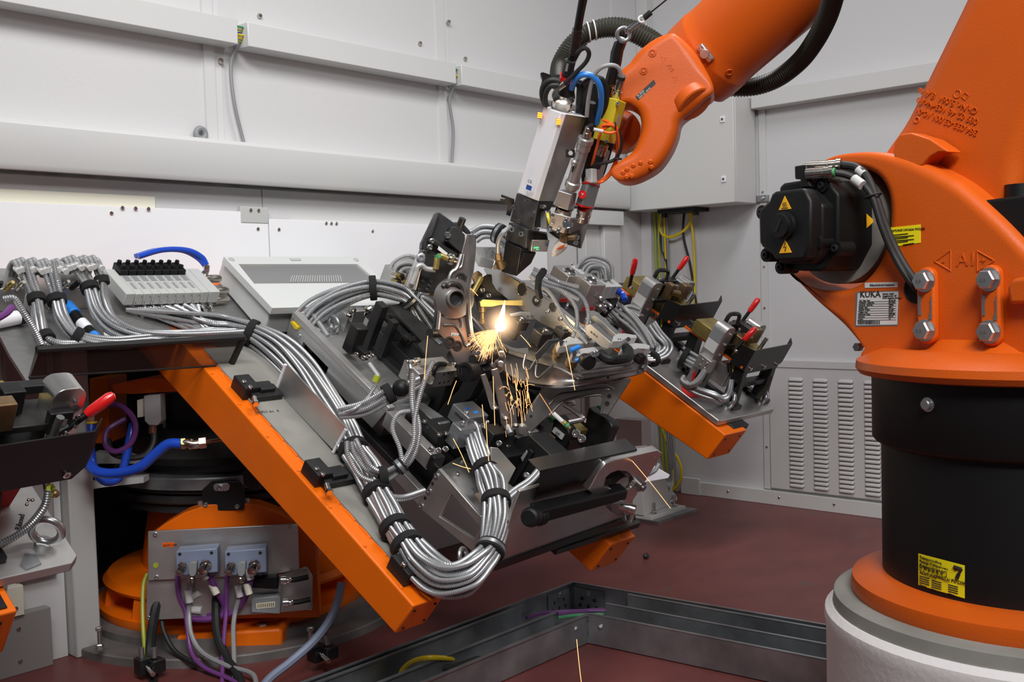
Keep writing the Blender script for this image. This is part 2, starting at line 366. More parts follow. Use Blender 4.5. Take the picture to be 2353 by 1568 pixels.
# corner posts
struct('trim_%d' % n, slab(5.36, 5.62, WY-.012, WY, 0, 5.0), 'wall_smooth'); n += 1
struct('trim_%d' % n, slab(5.625, WX, WY-.09, WY, 0, 5.0), 'trim_grey', bev=.004, label='corner post between the two walls'); n += 1
# left lower jamb and panels
j = struct('trim_%d' % n, slab(1.745, 1.845, WY-.06, WY+.02, 0, 1.28), 'pale_grey', bev=.006, label='upright door jamb at the lower left'); n += 1
j2 = struct('trim_%d' % n, slab(1.55, 1.70, WY-.035, WY, .33, 1.3), 'jamb_shade_grey', bev=.006); n += 1
for k, (x0, x1, z0, z1, mt) in enumerate(((.4, 1.66, 0, .22, 'jamb_shade_grey'), (.4, 1.56, .22, .33, 'cream'), (.4, 1.50, .33, .60, 'jamb_shade_grey'))):
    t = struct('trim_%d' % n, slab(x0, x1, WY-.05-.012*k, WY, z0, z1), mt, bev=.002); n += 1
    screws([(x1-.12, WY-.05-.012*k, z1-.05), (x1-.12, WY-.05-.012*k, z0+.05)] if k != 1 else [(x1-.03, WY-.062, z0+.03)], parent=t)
# ---- right wall: cover strips, louvre panel, base channel
for y in (3.06,):
    t = struct('trim_%d' % n, slab(WX-.012, WX, y-.045, y, .09, 5.0), 'trim_grey', bev=.002, label='upright joint strip on the right wall'); n += 1
    screws([(WX-.012, y-.022, z) for z in (.35, .75, 1.2, 1.45, 1.9)], ax=(-1, 0, 0), parent=t)
lp = struct('trim_%d' % n, slab(WX-.025, WX, 1.2, 3.01, .10, .84), 'wall_grey', bev=.004, label='grey ventilation panel with louvres low on the right wall'); n += 1
lv = bpy.data.meshes.new('louvre'); q = MB()
q.loft([ell((-.0, 0, 0), (0, .048, 0), (0, 0, .0135), 12, 4), ell((-.010, 0, -.002), (0, .044, 0), (0, 0, .010), 12, 4), ell((-.013, 0, -.007), (0, .040, 0), (0, 0, .004), 12, 4)])
lv.from_pydata(np.vstack(q.v).tolist(), [], q.f); lv.materials.append(MATS['wall_grey'])
lv.polygons.foreach_set('use_smooth', np.ones(len(lv.polygons), bool))
for ci in range(9):
    for ri in range(25):
        o = bpy.data.objects.new('louvre', lv); C.objects.link(o); o.parent = lp
        o.location = A((WX-.025, 2.835-.155*ci, .135+.0265*ri))-origin_of(lp)
struct('trim_%d' % n, slab(WX-.03, WX, 1.0, 3.03, .84, .885), 'wall_grey', bev=.003); n += 1
bb = struct('baseboard_right', slab(WX-.035, WX, -2, 3.62, 0, .085), 'trim_grey', bev=.003)
screws([(WX-.035, y, .05) for y in (3.3, 2.95, 2.6, 2.3, 1.9)], ax=(-1, 0, 0), parent=bb)
build('end_plate', slab(WX-.05, WX-.03, 3.5, 3.64, 0, .11), 'trim_grey', bb, bev=.004)
# ---- cable trunking on both walls
def trunk(x0, x1, lab):
    t = thing('cable_trunking', lab, 'trunking', (x0, WY, 2.53))
    build('cover', slab(x0, x1, WY-.10, WY-.001, 2.43, 2.535), 'trim_grey', t, bev=.004)
    return t
trunk(-.6, 2.55, 'pale grey cable trunking on the left wall, stretch left of the first gap')
trunk(2.60, 3.86, 'pale grey cable trunking on the left wall, stretch between the two gaps')
trunk(3.90, 5.6, 'pale grey cable trunking on the left wall, stretch behind the welding head')
for xa, xb, lab in ((2.53, 2.62, 'first gap, above the left grey cable'), (3.84, 3.92, 'second gap, beside the right grey cable')):
    for i, m_ in enumerate(('yellow_green', 'yellow', 'yellow', 'blue_hose', 'yellow_green', 'green')):
        o = build('wire', MB().tube(spline([(xa, WY-.03-.01*(i % 3), 2.46+.012*i), ((xa+xb)/2, WY-.06-.008*(i % 3), 2.457+.011*i), (xb, WY-.03-.01*(i % 3), 2.46+.012*i)], 8), .005, 6), m_)
        tag(o, 'thin %s wire crossing the trunking at the %s' % (('topmost yellow-green', 'upper yellow', 'lower yellow', 'blue', 'lower yellow-green', 'green')[i], lab), 'wire', 'wires in the trunking '+lab.split(',')[0])
for x, zt, lab in ((2.575, 2.45, 'left'), (3.895, 2.45, 'right')):
    tag(build('cable', MB().tube(spline([(x, WY-.06, zt), (x-.02, WY-.03, 2.36), (x-.012 if lab == 'left' else x, WY-.03, 2.2), (x+.03 if lab == 'left' else x-.02, WY-.03, 2.02)], 30), .008, 8), 'mid_grey'),
        'thin grey cable hanging from the %s trunking gap to the beam' % lab, 'cable')
t = thing('cable_trunking', 'pale grey cable trunking high on the right wall above the cabinet', 'trunking', (WX, 2.0, 2.5))
build('cover', slab(WX-.10, WX-.001, 3.13, 3.8, 2.40, 2.50), 'trim_grey', t, bev=.004)
build('cover', slab(WX-.10, WX-.001, 1.0, 3.06, 2.39, 2.49), 'trim_grey', t, bev=.004)
tag(build('cable_gland', MB().torus((2.40, WY-.02, 2.05), (0, 1, 0), .022, .012, 20, 8), 'mid_grey'), 'small round grey gland sitting above the door beam', 'gland')
screws([(2.73, WY-.001, 2.60), (2.515, WY-.014, 2.37), (3.70, WY-.001, 2.63), (3.885, WY-.014, 2.37), (3.90, WY-.014, 2.77), (4.03, WY-.001, 2.60)], r=.012, h=.012, parent=wl)
# ---- electrical cabinet on the right wall
cbx = thing('electrical_cabinet', 'light grey electrical cabinet hung on the right wall on two rails', 'cabinet', (WX, 3.45, 1.9))
build('housing', slab(WX-.27, WX-.03, 3.07, 3.83, 1.83, 2.46), 'grey_paint', cbx, bev=.006)
dr = build('door', slab(WX-.29, WX-.272, 3.07, 3.83, 1.83, 2.46), 'grey_paint', cbx, bev=.004)
for z in (2.32, 1.97):
    lk = build('lock', slab(WX-.298, WX-.29, 3.125, 3.155, z-.018, z+.018), 'white_plastic', dr, bev=.002)
    build('lock_insert', MB().cyl((WX-.30, 3.14, z), (WX-.296, 3.14, z), .008), 'ink_grey', dr)
for z in (2.43, 1.86):
    rl = build('mounting_rail', slab(WX-.03, WX-.002, 3.0, 3.85, z-.02, z+.02), 'galvanised', cbx, bev=.002)
    build('rail_nut', MB().bolt((WX-.03, 3.03, z), (-1, 0, 0), .012, .012), 'zinc', rl)
gp = build('gland_plate', slab(WX-.22, WX-.06, 3.38, 3.66, 1.805, 1.83), 'black_plastic', cbx, bev=.003)
for y in (3.40, 3.63): build('foot', slab(WX-.2, WX-.17, y-.012, y+.012, 1.78, 1.806), 'black_plastic', gp)
build('top_flange', slab(WX-.2, WX-.06, 3.12, 3.36, 2.46, 2.475), 'black_plastic', cbx)
def cable(pts, r, m, lab, cat='cable', group=None, n=40, seg=8, name='cable'):
    return tag(build(name, MB().tube(spline(pts, n), r, seg), m), lab, cat, group)
pw = lambda x, y, off=.06: hit(x, y, Xp(WX-off))
cable([pw(1520, 470), pw(1518, 530), pw(1540, 545), pw(1572, 530), pw(1590, 500), pw(1582, 478)], .010, 'yellow', 'yellow cable looped under the grey electrical cabinet')
cable([pw(1583, 478), pw(1594, 560), pw(1596, 700), pw(1590, 900)], .008, 'yellow', 'yellow cable hanging straight down right of the loop')
cable([pw(1573, 478), pw(1570, 540), pw(1586, 610), pw(1600, 700)], .008, 'rubber', 'black cable hanging in front of the grey wall behind clamps')
cable([pw(1517, 478), pw(1519, 560), pw(1535, 620), pw(1545, 720)], .008, 'rubber', 'black cable hanging in the corner behind clamps')
for i, (x, m_) in enumerate(((1504, 'yellow_green'), (1512, 'yellow_green'), (1526, 'yellow'), (1532, 'mid_grey'), (1521, 'mid_grey'))):
    cable([pw(x, 474), pw(x+4, 620), pw(x+8, 800), pw(x+16, 1000), pw(x+22, 1120)], .007, m_, ('outer yellow-green cable touching the corner post', 'yellow-green cable just right of the outer one in the corner', 'straight yellow cable running down the wall corner', 'rightmost grey cable running down the wall corner', 'grey cable between the yellow-green and yellow corner cables')[i])
cable([pw(1516, 965), pw(1535, 1020), pw(1558, 1055), pw(1566, 1090), pw(1550, 1125), pw(1510, 1128)], .009, 'yellow', 'yellow cable curling to the floor beside the corner post')
for i in range(4):
    cable([pw(1530+5*i, 990, .2), pw(1540+3*i, 1060, .2), pw(1545-4*i, 1110, .2), hit(1530+8*i, 1150, Zp(.012)), hit(1500, 1140+5*i, Zp(.012))], .007, 'grey_conduit', 'grey cable trailing onto the floor in the corner behind the foot bracket', group='grey corner cables')
# foot bracket of the door frame
fb = thing('foot_bracket', 'grey gusseted foot bracket bolted to the floor under the corner', 'bracket', hit(1490, 1190, Zp(0)))
c0 = hit(1485, 1180, Zp(.012))
build('shim_plate', MB().box(c0+A((.05, -.02, -.004)), (.42, .34, .016)), 'galvanised', fb)
build('base_plate', MB().box(c0+A((.03, 0, .014)), (.36, .28, .022)), 'grey_paint', fb, bev=.003)
for dy in (-.07, .06):
    build('gusset', MB().ext([c0+A((-.13, dy, .026)), c0+A((.16, dy, .026)), c0+A((.16, dy, .06)), c0+A((.02, dy, .42)), c0+A((-.13, dy, .42))], (0, .016, 0)), 'grey_paint', fb, bev=.002)
build('upright', MB().box(c0+A((-.11, .0, .30)), (.1, .18, .55)), 'grey_paint', fb, bev=.004)
for dx, dy in ((.15, -.1), (-.08, -.11)):
    build('anchor_bolt', MB().cyl(c0+A((dx, dy, .025)), c0+A((dx, dy, .09)), .009).bolt(c0+A((dx, dy, .025)), Z, .018, .016), 'zinc', fb)
# ================================================================ robot on its pedestal
A1 = A((2.37, .66, 0)); SF = nrm((.256, .967, 0)); SA = nrm((-.967, .256, 0))
SPL = lambda s: (A1+SA*s, SA)
ax = lambda z: A1+Z*z
pd = thing('robot_pedestal', 'round white concrete pedestal under the black robot column', 'pedestal', A1)
build('drum', MB().lathe(A1, Z, [(.41, 0), (.41, .585), (.414, .60), (.412, .618), (.40, .63), (.395, .63)], 72), 'concrete_white', pd)
build('top_slab', MB().lathe(ax(.625), Z, [(.396, 0), (.392, .032), (.382, .037)], 72), 'concrete_grey', pd)
for px_, py_ in ((2005, 1328), (2025, 1318)):
    q = hit(px_, py_, Zp(.662)); build('anchor_bolt', MB().bolt(q, Z, .016, .02, 6, True), 'zinc', pd)
rb = thing('industrial_robot', 'large orange six-axis welding robot with a black column and black motor', 'robot', ax(.662))
bp_ = build('base_plate', MB().lathe(ax(.662), Z, [(.352, 0), (.355, .012), (.352, .034), (.32, .05), (.292, .052)], 72), 'robot_orange', rb)
col = build('column', MB().lathe(ax(.71), Z, [(.287, 0), (.287, .285), (.300, .292), (.306, .30), (.306, .45)], 72), 'black_plastic', rb, smooth=50)
q = hit(2133, 930, (A1+nrm(hit(2133, 930, Dp(1.95))-A1)*0+A((0, 0, 0)), nrm((-.6, -.8, 0)))) if False else None
def on_cyl(px_, py_, r):                                  # pixel ray meets the column
    d = ray(px_, py_); o = EYE-A1; a = d[0]**2+d[1]**2; b_ = 2*(o[0]*d[0]+o[1]*d[1]); c_ = o[0]**2+o[1]**2-r*r
    t = (-b_-math.sqrt(max(0, b_*b_-4*a*c_)))/(2*a); return EYE+d*t
def cyl_n(p): return nrm((p[0]-A1[0], p[1]-A1[1], 0))
for px_, py_ in ((2133, 930),):
    p = on_cyl(px_, py_, .306); build('screw', MB().bolt(p, cyl_n(p), .011, .012, 12, True), 'zinc', col)
for px_ in (2121, 2135):
    p = on_cyl(px_, 872, .31)-Z*0; build('screw', MB().cyl(p+Z*.012, p-Z*.006, .006), 'zinc', col)
# yellow transport sticker wrapped on the column
def wrap(x0, x1, y0a, y0b, y1a, y1b, r, k=12):
    v = []
    for i in range(k+1):
        t = i/k; x = x0+(x1-x0)*t
        v += [on_cyl(x, y0a+(y0b-y0a)*t, r), on_cyl(x, y1a+(y1b-y1a)*t, r)]
    return MB().add(v, [(2*i, 2*i+1, 2*i+3, 2*i+2) for i in range(k)])
st = build('warning_sticker', wrap(2110, 2217, 1272, 1300, 1345, 1376, .2885), 'label_yellow', col)
def col_text(s, x, y, size, m='ink', par=None):
    p = on_cyl(x, y, .2892); nn = cyl_n(p); return text(s, p, np.cross(Z, nn), Z, size, m, par)
col_text('Transportstellung\nPozycja Transportowa:\nTransportna poloha:', 2113, 1283, .0082, par=st)
p = [on_cyl(x, y, .2889) for x, y in ((2113, 1298), (2175, 1315), (2175, 1327), (2113, 1310))]
build('table_print', MB().tube([p[0], p[1], p[2], p[3], p[0]], .0006, 4), 'ink', st)
for i in range(1, 6):
    x = 2113+i*10.3; build('table_print', MB().tube([on_cyl(x, 1298+i*2.8, .2889), on_cyl(x, 1310+i*2.8, .2889)], .0005, 4), 'ink', st)
col_text('A1  A2  A3  A4  A5  A6', 2114, 1306, .0062, par=st)
col_text('ACHTUNG!', 2113, 1318, .009, par=st); col_text('UWAGA!', 2147, 1328, .009, par=st); col_text('POZOR!', 2186, 1338, .009, par=st)
for x, y in ((2113, 1324), (2141, 1334), (2179, 1344)):
    for k in range(5):
        a = on_cyl(x, y+k*5.0, .2889); b_ = on_cyl(x+(22 if k < 4 else 16), y+k*5.0+6, .2889); build('print_line', MB().tube([a, b_], .0010, 4), 'ink', st)
pic = MB()                                               # little robot pictogram
for x0, y0, x1, y1, r in ((2192, 1303, 2210, 1309, .004), (2210, 1308, 2203, 1320, .003), (2203, 1320, 2199, 1330, .004), (2192, 1303, 2196, 1312, .002)):
    pic.tube([on_cyl(x0, y0, .289), on_cyl(x1, y1, .289)], r, 6)
build('pictogram', pic, 'ink', st)
build('flange_ring', MB().lathe(ax(1.145), Z, [(.30, 0), (.332, .006), (.340, .018), (.338, .034), (.318, .045), (.28, .06)], 72), 'robot_orange', rb)
# ---- carousel casting: thick rounded C around the motor
cz = .185
prof = [(1886, 384), (1897, 366), (1940, 353), (2010, 349), (2080, 361), (2150, 392), (2210, 428), (2290, 498), (2360, 570), (2450, 660), (2450, 842), (2004, 822), (1985, 800), (1940, 755), (1885, 700), (1842, 655), (1810, 620),
        (1835, 645), (1880, 665), (1925, 668), (1970, 652), (2008, 612), (2031, 556), (2038, 500), (2034, 446), (2016, 408), (1985, 388), (1940, 380)]
ca = build('carousel', pillow(SPL(cz), prof, .37, .024, 150), 'robot_orange', rb, smooth=60)
foot = MB().lathe(ax(1.178), Z, [(.315, 0), (.25, .010), (.212, .03), (.196, .05)], 60)
build('carousel_foot', foot, 'robot_orange', rb, smooth=70)
# curved rim on the far side of the arm slot
rimp = [hit(x, y, SPL(.02)) for x, y in ((2190, 420), (2205, 408), (2240, 412), (2290, 432), (2325, 452), (2330, 462), (2290, 452), (2235, 440), (2205, 440))]
build('slot_rim', MB().ext(rimp, SA*.16), 'robot_orange', ca, bev=.006, seg=3)
slot = [hit(x, y, SPL(cz+.012)) for x, y in ((2192, 428), (2225, 436), (2275, 452), (2262, 470), (2240, 452))]
# ---- motor of the second axis
MA = SA
mot = build('motor', MB().px(SPL(.275), [(1790, 430), (1800, 421), (1850, 413), (1890, 413), (1905, 420), (1926, 446), (1926, 562), (1912, 590), (1898, 618), (1880, 624), (1800, 622), (1786, 610)], .20), 'black_plastic', rb, bev=.006, seg=3)
build('motor_flange', MB().cyl(hit(1965, 520, SPL(.10)), hit(1965, 520, SPL(.10))+SA*.06, .135, n=40), 'concrete_grey', mot)
build('end_cover', MB().px(SPL(.345), [(1742, 490), (1746, 480), (1766, 462), (1772, 446), (1780, 440), (1842, 433), (1850, 437), (1862, 462), (1861, 562), (1850, 592), (1842, 598), (1790, 600), (1780, 596), (1768, 580), (1750, 568), (1744, 558)], .04), 'black_plastic', mot, bev=.007, seg=3)
build('cover_step', MB().px(SPL(.310), [(1756, 492), (1760, 482), (1778, 468), (1784, 446), (1858, 436), (1876, 456), (1890, 472), (1890, 560), (1876, 590), (1862, 606), (1792, 606), (1780, 590)], .05), 'black_plastic', mot, bev=.006, seg=3)
cap0 = hit(1803, 519, SPL(.345))
cp = build('cover_cap', MB().lathe(cap0, SA, [(.032, 0), (.031, .009), (.026, .010), (.0255, .019), (.001, .020)], 32), 'black_plastic', mot)
build('cap_slot', MB().box(cap0+SA*.0205, (.0045, .003, .03), np.stack((np.cross(Z, SA), SA, Z), 1)@A(((math.cos(.5), 0, math.sin(.5)), (0, 1, 0), (-math.sin(.5), 0, math.cos(.5))))), 'ink', cp)
def boss(px_, py_, s, r=.012, par=mot):
    p = hit(px_, py_, SPL(s)); o = build('corner_boss', MB().cyl(p-SA*.05, p, r*1.35, n=16), 'black_plastic', par)
    build('screw', MB().cap_screw(p, SA, r*.72, .006), 'black_anodised', o)
for a in ((1750, 488, .335), (1872, 556, .318), (1793, 614, .29), (1919, 571, .28), (1888, 425, .28), (1760, 586, .325)): boss(*a)
# amber warning triangles
def triangle(px_, py_, s, kind):
    p = hit(px_, py_, SPL(s)); ex = np.cross(Z, SA); h = .030; nn = SA*.0012
    t = build('warning_triangle', MB().ext([p-ex*.018-Z*.015, p+ex*.018-Z*.015, p+Z*.015], nn), 'amber_sign', mot)
    if kind == 'heat':
        for k in (-1, 0, 1):
            build('symbol', MB().tube([p+ex*(k*.0042+.001*math.sin(j*1.6))+Z*(-.010+j*.0028)+nn*1.4 for j in range(5)], .0007, 5), 'ink', t)
        build('symbol', MB().tube([p-ex*.009-Z*.012+nn*1.4, p+ex*.009-Z*.012+nn*1.4], .0007, 5), 'ink', t)
    else:
        build('symbol', MB().tube([p+ex*.0015+Z*.007+nn*1.4, p-ex*.004-Z*.002+nn*1.4, p+ex*.003-Z*.001+nn*1.4, p-Z*.011+nn*1.4], .0011, 5), 'ink', t)
triangle(1804, 466, .3455, 'heat'); triangle(1805, 566, .3455, 'volt')
fp = hit(1999, 508, (A1+SA*.2+SF*-0, nrm(np.cross(Z, SA)))) if False else None
# side triangle on the motor body, facing backward
bk = -SF; pb = hit(1999, 508, (hit(1927, 508, SPL(.275)), SF))
ts = build('warning_triangle', MB().ext([pb+SA*.014-Z*.016+bk*.001, pb+SA*.014+Z*.016+bk*.001, pb-SA*.014+bk*.001], bk*.001), 'amber_sign', mot)
# connectors on the motor
cn = build('connector_block', MB().px(SPL(.30), [(1825, 382), (1852, 378), (1856, 410), (1862, 430), (1840, 432), (1838, 412), (1826, 412)], .07), 'black_plastic', mot, bev=.003)
for a, b_, sa, sb, r in (((1852, 384), (1934, 379), .27, .235, .0125), ((1853, 401), (1916, 396), .30, .275, .0135)):
    p0 = hit(*a, SPL(sa)); p1 = hit(*b_, SPL(sb)); L = np.linalg.norm(p1-p0); d_ = (p1-p0)/L
    build('connector_sleeve', MB().lathe(p0, d_, [(r, 0), (r, L*.35), (r*.93, L*.36), (r*.93, L*.62), (r*1.02, L*.64), (r*1.02, L*.84), (r*1.2, L*.86), (r*1.2, L*.99), (r*.6, L)], 20), 'nickel', cn)
    build('gasket', MB().cyl(p1-d_*.004, p1+d_*.003, r*.72), 'green' if r > .013 else 'black_plastic', cn)
ck = [(1936, 379, .233), (1965, 384, .225), (1990, 405, .225), (2010, 450, .225), (2034, 520, .215), (2060, 580, .205), (2090, 630, .20), (2118, 662, .187), (2130, 668, .16)]
build('motor_cable', MB().tube(spline([hit(x, y, SPL(s)) for x, y, s in ck], 50), .0095, 10), 'rubber', mot)
ck2 = [(1918, 397, .273), (1945, 402, .255), (1975, 418, .245), (2003, 450, .24), (2026, 520, .23), (2052, 582, .215), (2082, 634, .205), (2110, 668, .187), (2124, 674, .16)]
cb2 = build('motor_cable', MB().tube(spline([hit(x, y, SPL(s)) for x, y, s in ck2], 50), .0075, 10), 'rubber', mot)
for (x, y, s, x2, y2) in ((1972, 390, .225, 1986, 402), (1962, 411, .252, 1982, 426)):
    build('cable_marker', MB().cyl(hit(x, y, SPL(s)), hit(x2, y2, SPL(s)), .0108), 'pale_grey', cb2)
build('cable_tie', MB().torus(hit(2007, 450, SPL(.232)), hit(2020, 490, SPL(.23))-hit(2004, 440, SPL(.235)), .017, .0025, 20, 6), 'rubber', cb2)
hole = hit(2108, 664, SPL(cz+.001)); build('cable_entry', MB().lathe(hole, SA, [(.032, 0), (.032, .002), (.028, .002), (.027, .0005), (.0005, .0005)], 28), 'black_void', ca)
# ---- bolts on slotted bosses
exb = np.cross(Z, SA)
for px_, par_ in ((2139, 0), (2287, 1)):
    pc = hit(px_, 702, SPL(cz)); bs = MB()
    bs.ext([pc+exb*.021*math.cos(t)+Z*((.060 if math.sin(t) > 0 else -.060)+.021*math.sin(t)) for t in np.linspace(0, 2*math.pi, 24, endpoint=False)], SA*.020)
    o = build('bolt_boss', bs, 'robot_orange', ca, bev=.005, seg=3)
    build('bare_metal', MB().ext([pc+SA*.0205+exb*(.016*c_)+Z*z_ for c_, z_ in ((-1, -.02), (-.55, -.02), (-.6, .0), (-.5, .02), (-1, .022))], SA*.001), 'galvanised', o)
    build('bare_metal', MB().ext([pc+SA*.0205+exb*(.016*c_)+Z*z_ for c_, z_ in ((.5, -.03), (1, -.028), (1, .02), (.75, .01), (.8, -.012), (.6, -.02))], SA*.001), 'galvanised', o)
    for z_ in (.052, -.052):
        h_ = build('hex_bolt', MB().cyl(pc+SA*.019+Z*z_, pc+SA*.023+Z*z_, .0235, n=24).lathe(pc+SA*.023+Z*z_, SA, [(.0205, 0), (.0205, .013), (.018, .016), (.0005, .016)], 6), 'zinc', o, smooth=20)
        text('8.8', pc+SA*.0395+Z*(z_-.004)-exb*.009, exb, Z, .011, 'ink_grey', h_)
lug = build('casting_lug', MB().px(SPL(cz+.03), [(2312, 660), (2325, 640), (2420, 628), (2420, 690), (2345, 700), (2318, 700)], .04), 'robot_orange', ca, bev=.008, seg=3)
# ---- embossed A1 arrows, labels
def on_car(px_, py_, up=.0): return hit(px_, py_, SPL(cz+up))
text('A1', on_car(2198, 612), exb, Z, .040, 'robot_orange', ca, name='embossed_letters', depth=.0016)
for s_, x in ((-1, 2170), (1, 2262)):
    c_ = on_car(x, 600); tri = [c_+exb*s_*.022, c_-exb*s_*.015+Z*.021, c_-exb*s_*.015-Z*.021, c_+exb*s_*.022]
    build('embossed_arrow', MB().tube(tri, .0022, 6), 'robot_orange', ca)
    text('-' if s_ < 0 else '+', c_-exb*(.009 if s_ > 0 else .005)-Z*.007, exb, Z, .022, 'robot_orange', ca, name='embossed_letters', depth=.0016)
def plate(poly, m, par, up=.001, th=.001, name='label_plate', bev=0): return build(name, MB().ext([on_car(x, y, up) for x, y in poly], -SA*th), m, par, bev=bev)
yl = plate([(2038, 524), (2115, 516), (2115, 558), (2038, 570)], 'label_yellow', ca, name='warning_sticker')
text('ACHTUNG! UWAGA! POZOR!', on_car(2043, 533.5, .0014), exb, Z, .0066, 'ink', yl)
for k in range(6):
    y = 541+k*4.4
    build('print_line', MB().tube([on_car(2050 if k < 5 else 2075, y-.0, .0016), on_car(2100 if k % 2 else 2086, y-4, .0016)], .0009, 4), 'ink', yl)
av = plate([(1987, 650), (2063, 648), (2063, 660), (1987, 662)], 'label_white', ca)
text('Absolutvermessen', on_car(1998, 658.5, .0014), exb, Z, .0088, 'ink', av)
fm = plate([(1966, 672), (2066, 668), (2063, 749), (1964, 751)], 'galvanised', ca, up=.0006)
kp = plate([(1971, 674), (2064, 670), (2061, 746), (1967, 748)], 'label_white', ca, up=.0016)
text('KUKA', on_car(1976, 683.5, .0022), exb, Z, .0205, 'ink', kp, depth=.0005)
text('Roboter GmbH\nZugspitzstraße 140\n86165 Augsburg Germany', on_car(2028, 677, .0022), exb, Z, .0046, 'ink', kp)
rows = [('Typ  Type  Type', 'KR 60 L45'), ('Artikel-Nr.  Article No.', '00112996'), ('Serien-Nr.  Serial No.', '748956'), ('Baujahr  Date', '2007-1'), ('Gewicht  Weight', '665 KG'), ('Traglast  Load', '45 KG'), ('Reichweite  Range', '2230 MM'), ('Steuerung', 'KR C2'), ('Version', '1.0')]
for k, (a, b_) in enumerate(rows):
    y = 692+k*5.3
    build('rule', MB().tube([on_car(1973-k*.35, y+1.6, .0022), on_car(2060-k*.2, y+.6, .0022)], .0004, 4), 'ink_grey', kp)
    text(a, on_car(1975-k*.35, y, .0022), exb, Z, .0042, 'ink', kp); text(b_, on_car(2042, y-.6, .0022), exb, Z, .0042, 'ink', kp)
rr_ = random.Random(3); x = 1971.
while x < 2021:
    wd = rr_.choice((.7, 1.1, 1.6)); build('bar_print', MB().ext([on_car(x, 745.5, .0022), on_car(x+wd, 745.5, .0022), on_car(x+wd, 737, .0022), on_car(x, 737, .0022)], -SA*.0004), 'ink', kp); x += wd+rr_.choice((.7, 1.2))
build('drain_plug', MB().bolt(hit(1976, 797, SPL(.06)), -SF*.2+SA*.9, .011, .02), 'zinc', ca)
# ---- link arm (leans back out of the frame)
la = build('link_arm', pillow(SPL(.12), [(2010, 395), (2032, 352), (2110, 190), (2200, 4), (2330, -270), (2600, -270), (2480, 20), (2360, 330), (2322, 450), (2270, 500), (2120, 470)], .24, .045, 120), 'robot_orange', rb, smooth=60)
fr_ = [hit(x, y, SPL(.128)) for x, y in ((2085, 352), (2088, 330), (2100, 312), (2125, 308), (2170, 322), (2205, 345), (2212, 352), (2190, 352), (2170, 362), (2150, 385), (2090, 370))]
build('arm_shoulder', MB().ext(fr_, SA*.05), 'robot_orange', la, bev=.012, seg=4, smooth=60)
ang_x = hit(2150, 262, SPL(.12))-hit(2240, 296, SPL(.12)); ang_x = nrm(ang_x); ang_y = np.cross(SA, ang_x)
if (ang_y@Z) > 0: ang_y = -ang_y
for s_, x, y, sz in (('384.033-03.001.10-01', 2249, 300, .0185), ('089 02 46 103rNr.80', 2250, 274, .0185), ('Ch.Nr. 5.061  8.A.46', 2249, 250, .0185)):
    ex_ = nrm(np.cross(ang_y, SA)); text(s_, hit(x, y, SPL(.1215)), ex_, ang_y, sz, 'robot_orange', la, name='embossed_letters', depth=.0012)
for x, y in ((2200, 216), (2218, 221)):
    c_ = hit(x, y, SPL(.1205)); build('embossed_mark', MB().torus(c_, SA, .008, .0013, 4 if x > 2210 else 18, 6), 'robot_orange', la)
p = hit(2107, 276, SPL(.1205)); build('embossed_mark', MB().torus(p, SA, .006, .0016, 14, 6), 'robot_orange', la)
# black motor box behind the arm, right edge
mb2 = build('axis_motor', MB().px(SPL(.16), [(2246, 468), (2260, 460), (2420, 440), (2420, 640), (2290, 560), (2270, 525), (2248, 490)], .12), 'black_plastic', rb, bev=.006, seg=3)
build('motor_cap', MB().cyl(hit(2345, 458, SPL(.10)), hit(2345, 458, SPL(.10))+Z*.03, .03, n=24), 'black_plastic', mb2)
# ---- forearm
F0_ = at(1602, 152, 3.76); F1_ = at(1905, -125, 3.4); F2_ = at(2450, -520, 2.25)
fd = nrm(F1_-F0_); fx, fy, _ = basis(fd)
L = np.linalg.norm(F1_-F0_)
fa = build('forearm', MB().lathe(F0_, fd, [(.139, -.02), (.160, -.005), (.164, .03), (.164, .085), (.165, .09), (.1615, .096), (.160, .15), (.164, .34), (.170, L), (.172, L+.2)], 56), 'robot_orange', rb, smooth=50)
build('elbow', MB().loft([ell(F1_+fd*.15, fx*.15, fy*.15, 24), ell(F1_+fd*.4, fx*.17, fy*.17, 24), ell(F2_+A((0, 0, .1)), SA*.16, A((0, .1, -.14)), 24), ell(F2_+A((.02, -.18, .0)), SA*.14, A((0, .08, -.13)), 24)]), 'robot_orange', rb, smooth=60)
tocam = lambda p: nrm(EYE-A(p))
def on_fore(px_, py_, r=.163):
    d = ray(px_, py_); o = EYE-F0_; dd = d-fd*(d@fd); oo = o-fd*(o@fd); a = dd@dd; b_ = 2*(oo@dd); c_ = oo@oo-r*r
    return EYE+d*((-b_-math.sqrt(max(0, b_*b_-4*a*c_)))/(2*a))
for nm, x, y in (('clamp_plate', 1622, 122),):
    p = on_fore(x, y, .163); nn = nrm((p-F0_)-fd*((p-F0_)@fd)); tx = np.cross(nn, fd)
    cl = build(nm, MB().box(p+nn*.004, (.028, .068, .014), np.stack((fd, tx, nn), 1)), 'zinc', fa, bev=.004)
    build('clamp_disc', MB().lathe(p+nn*.008, nn, [(.017, 0), (.017, .010), (.015, .013), (.0005, .0135)], 24), 'satin_aluminium', cl)
    for s_ in (-1, 1): build('screw', MB().cap_screw(p+tx*.026*s_+nn*.009, nn, .007, .009), 'chrome', cl)
p = on_fore(1676, 166, .165); nn = nrm((p-F0_)-fd*((p-F0_)@fd)); build('plug', MB().torus(p, nn, .011, .0025, 20, 6), 'robot_orange', fa)
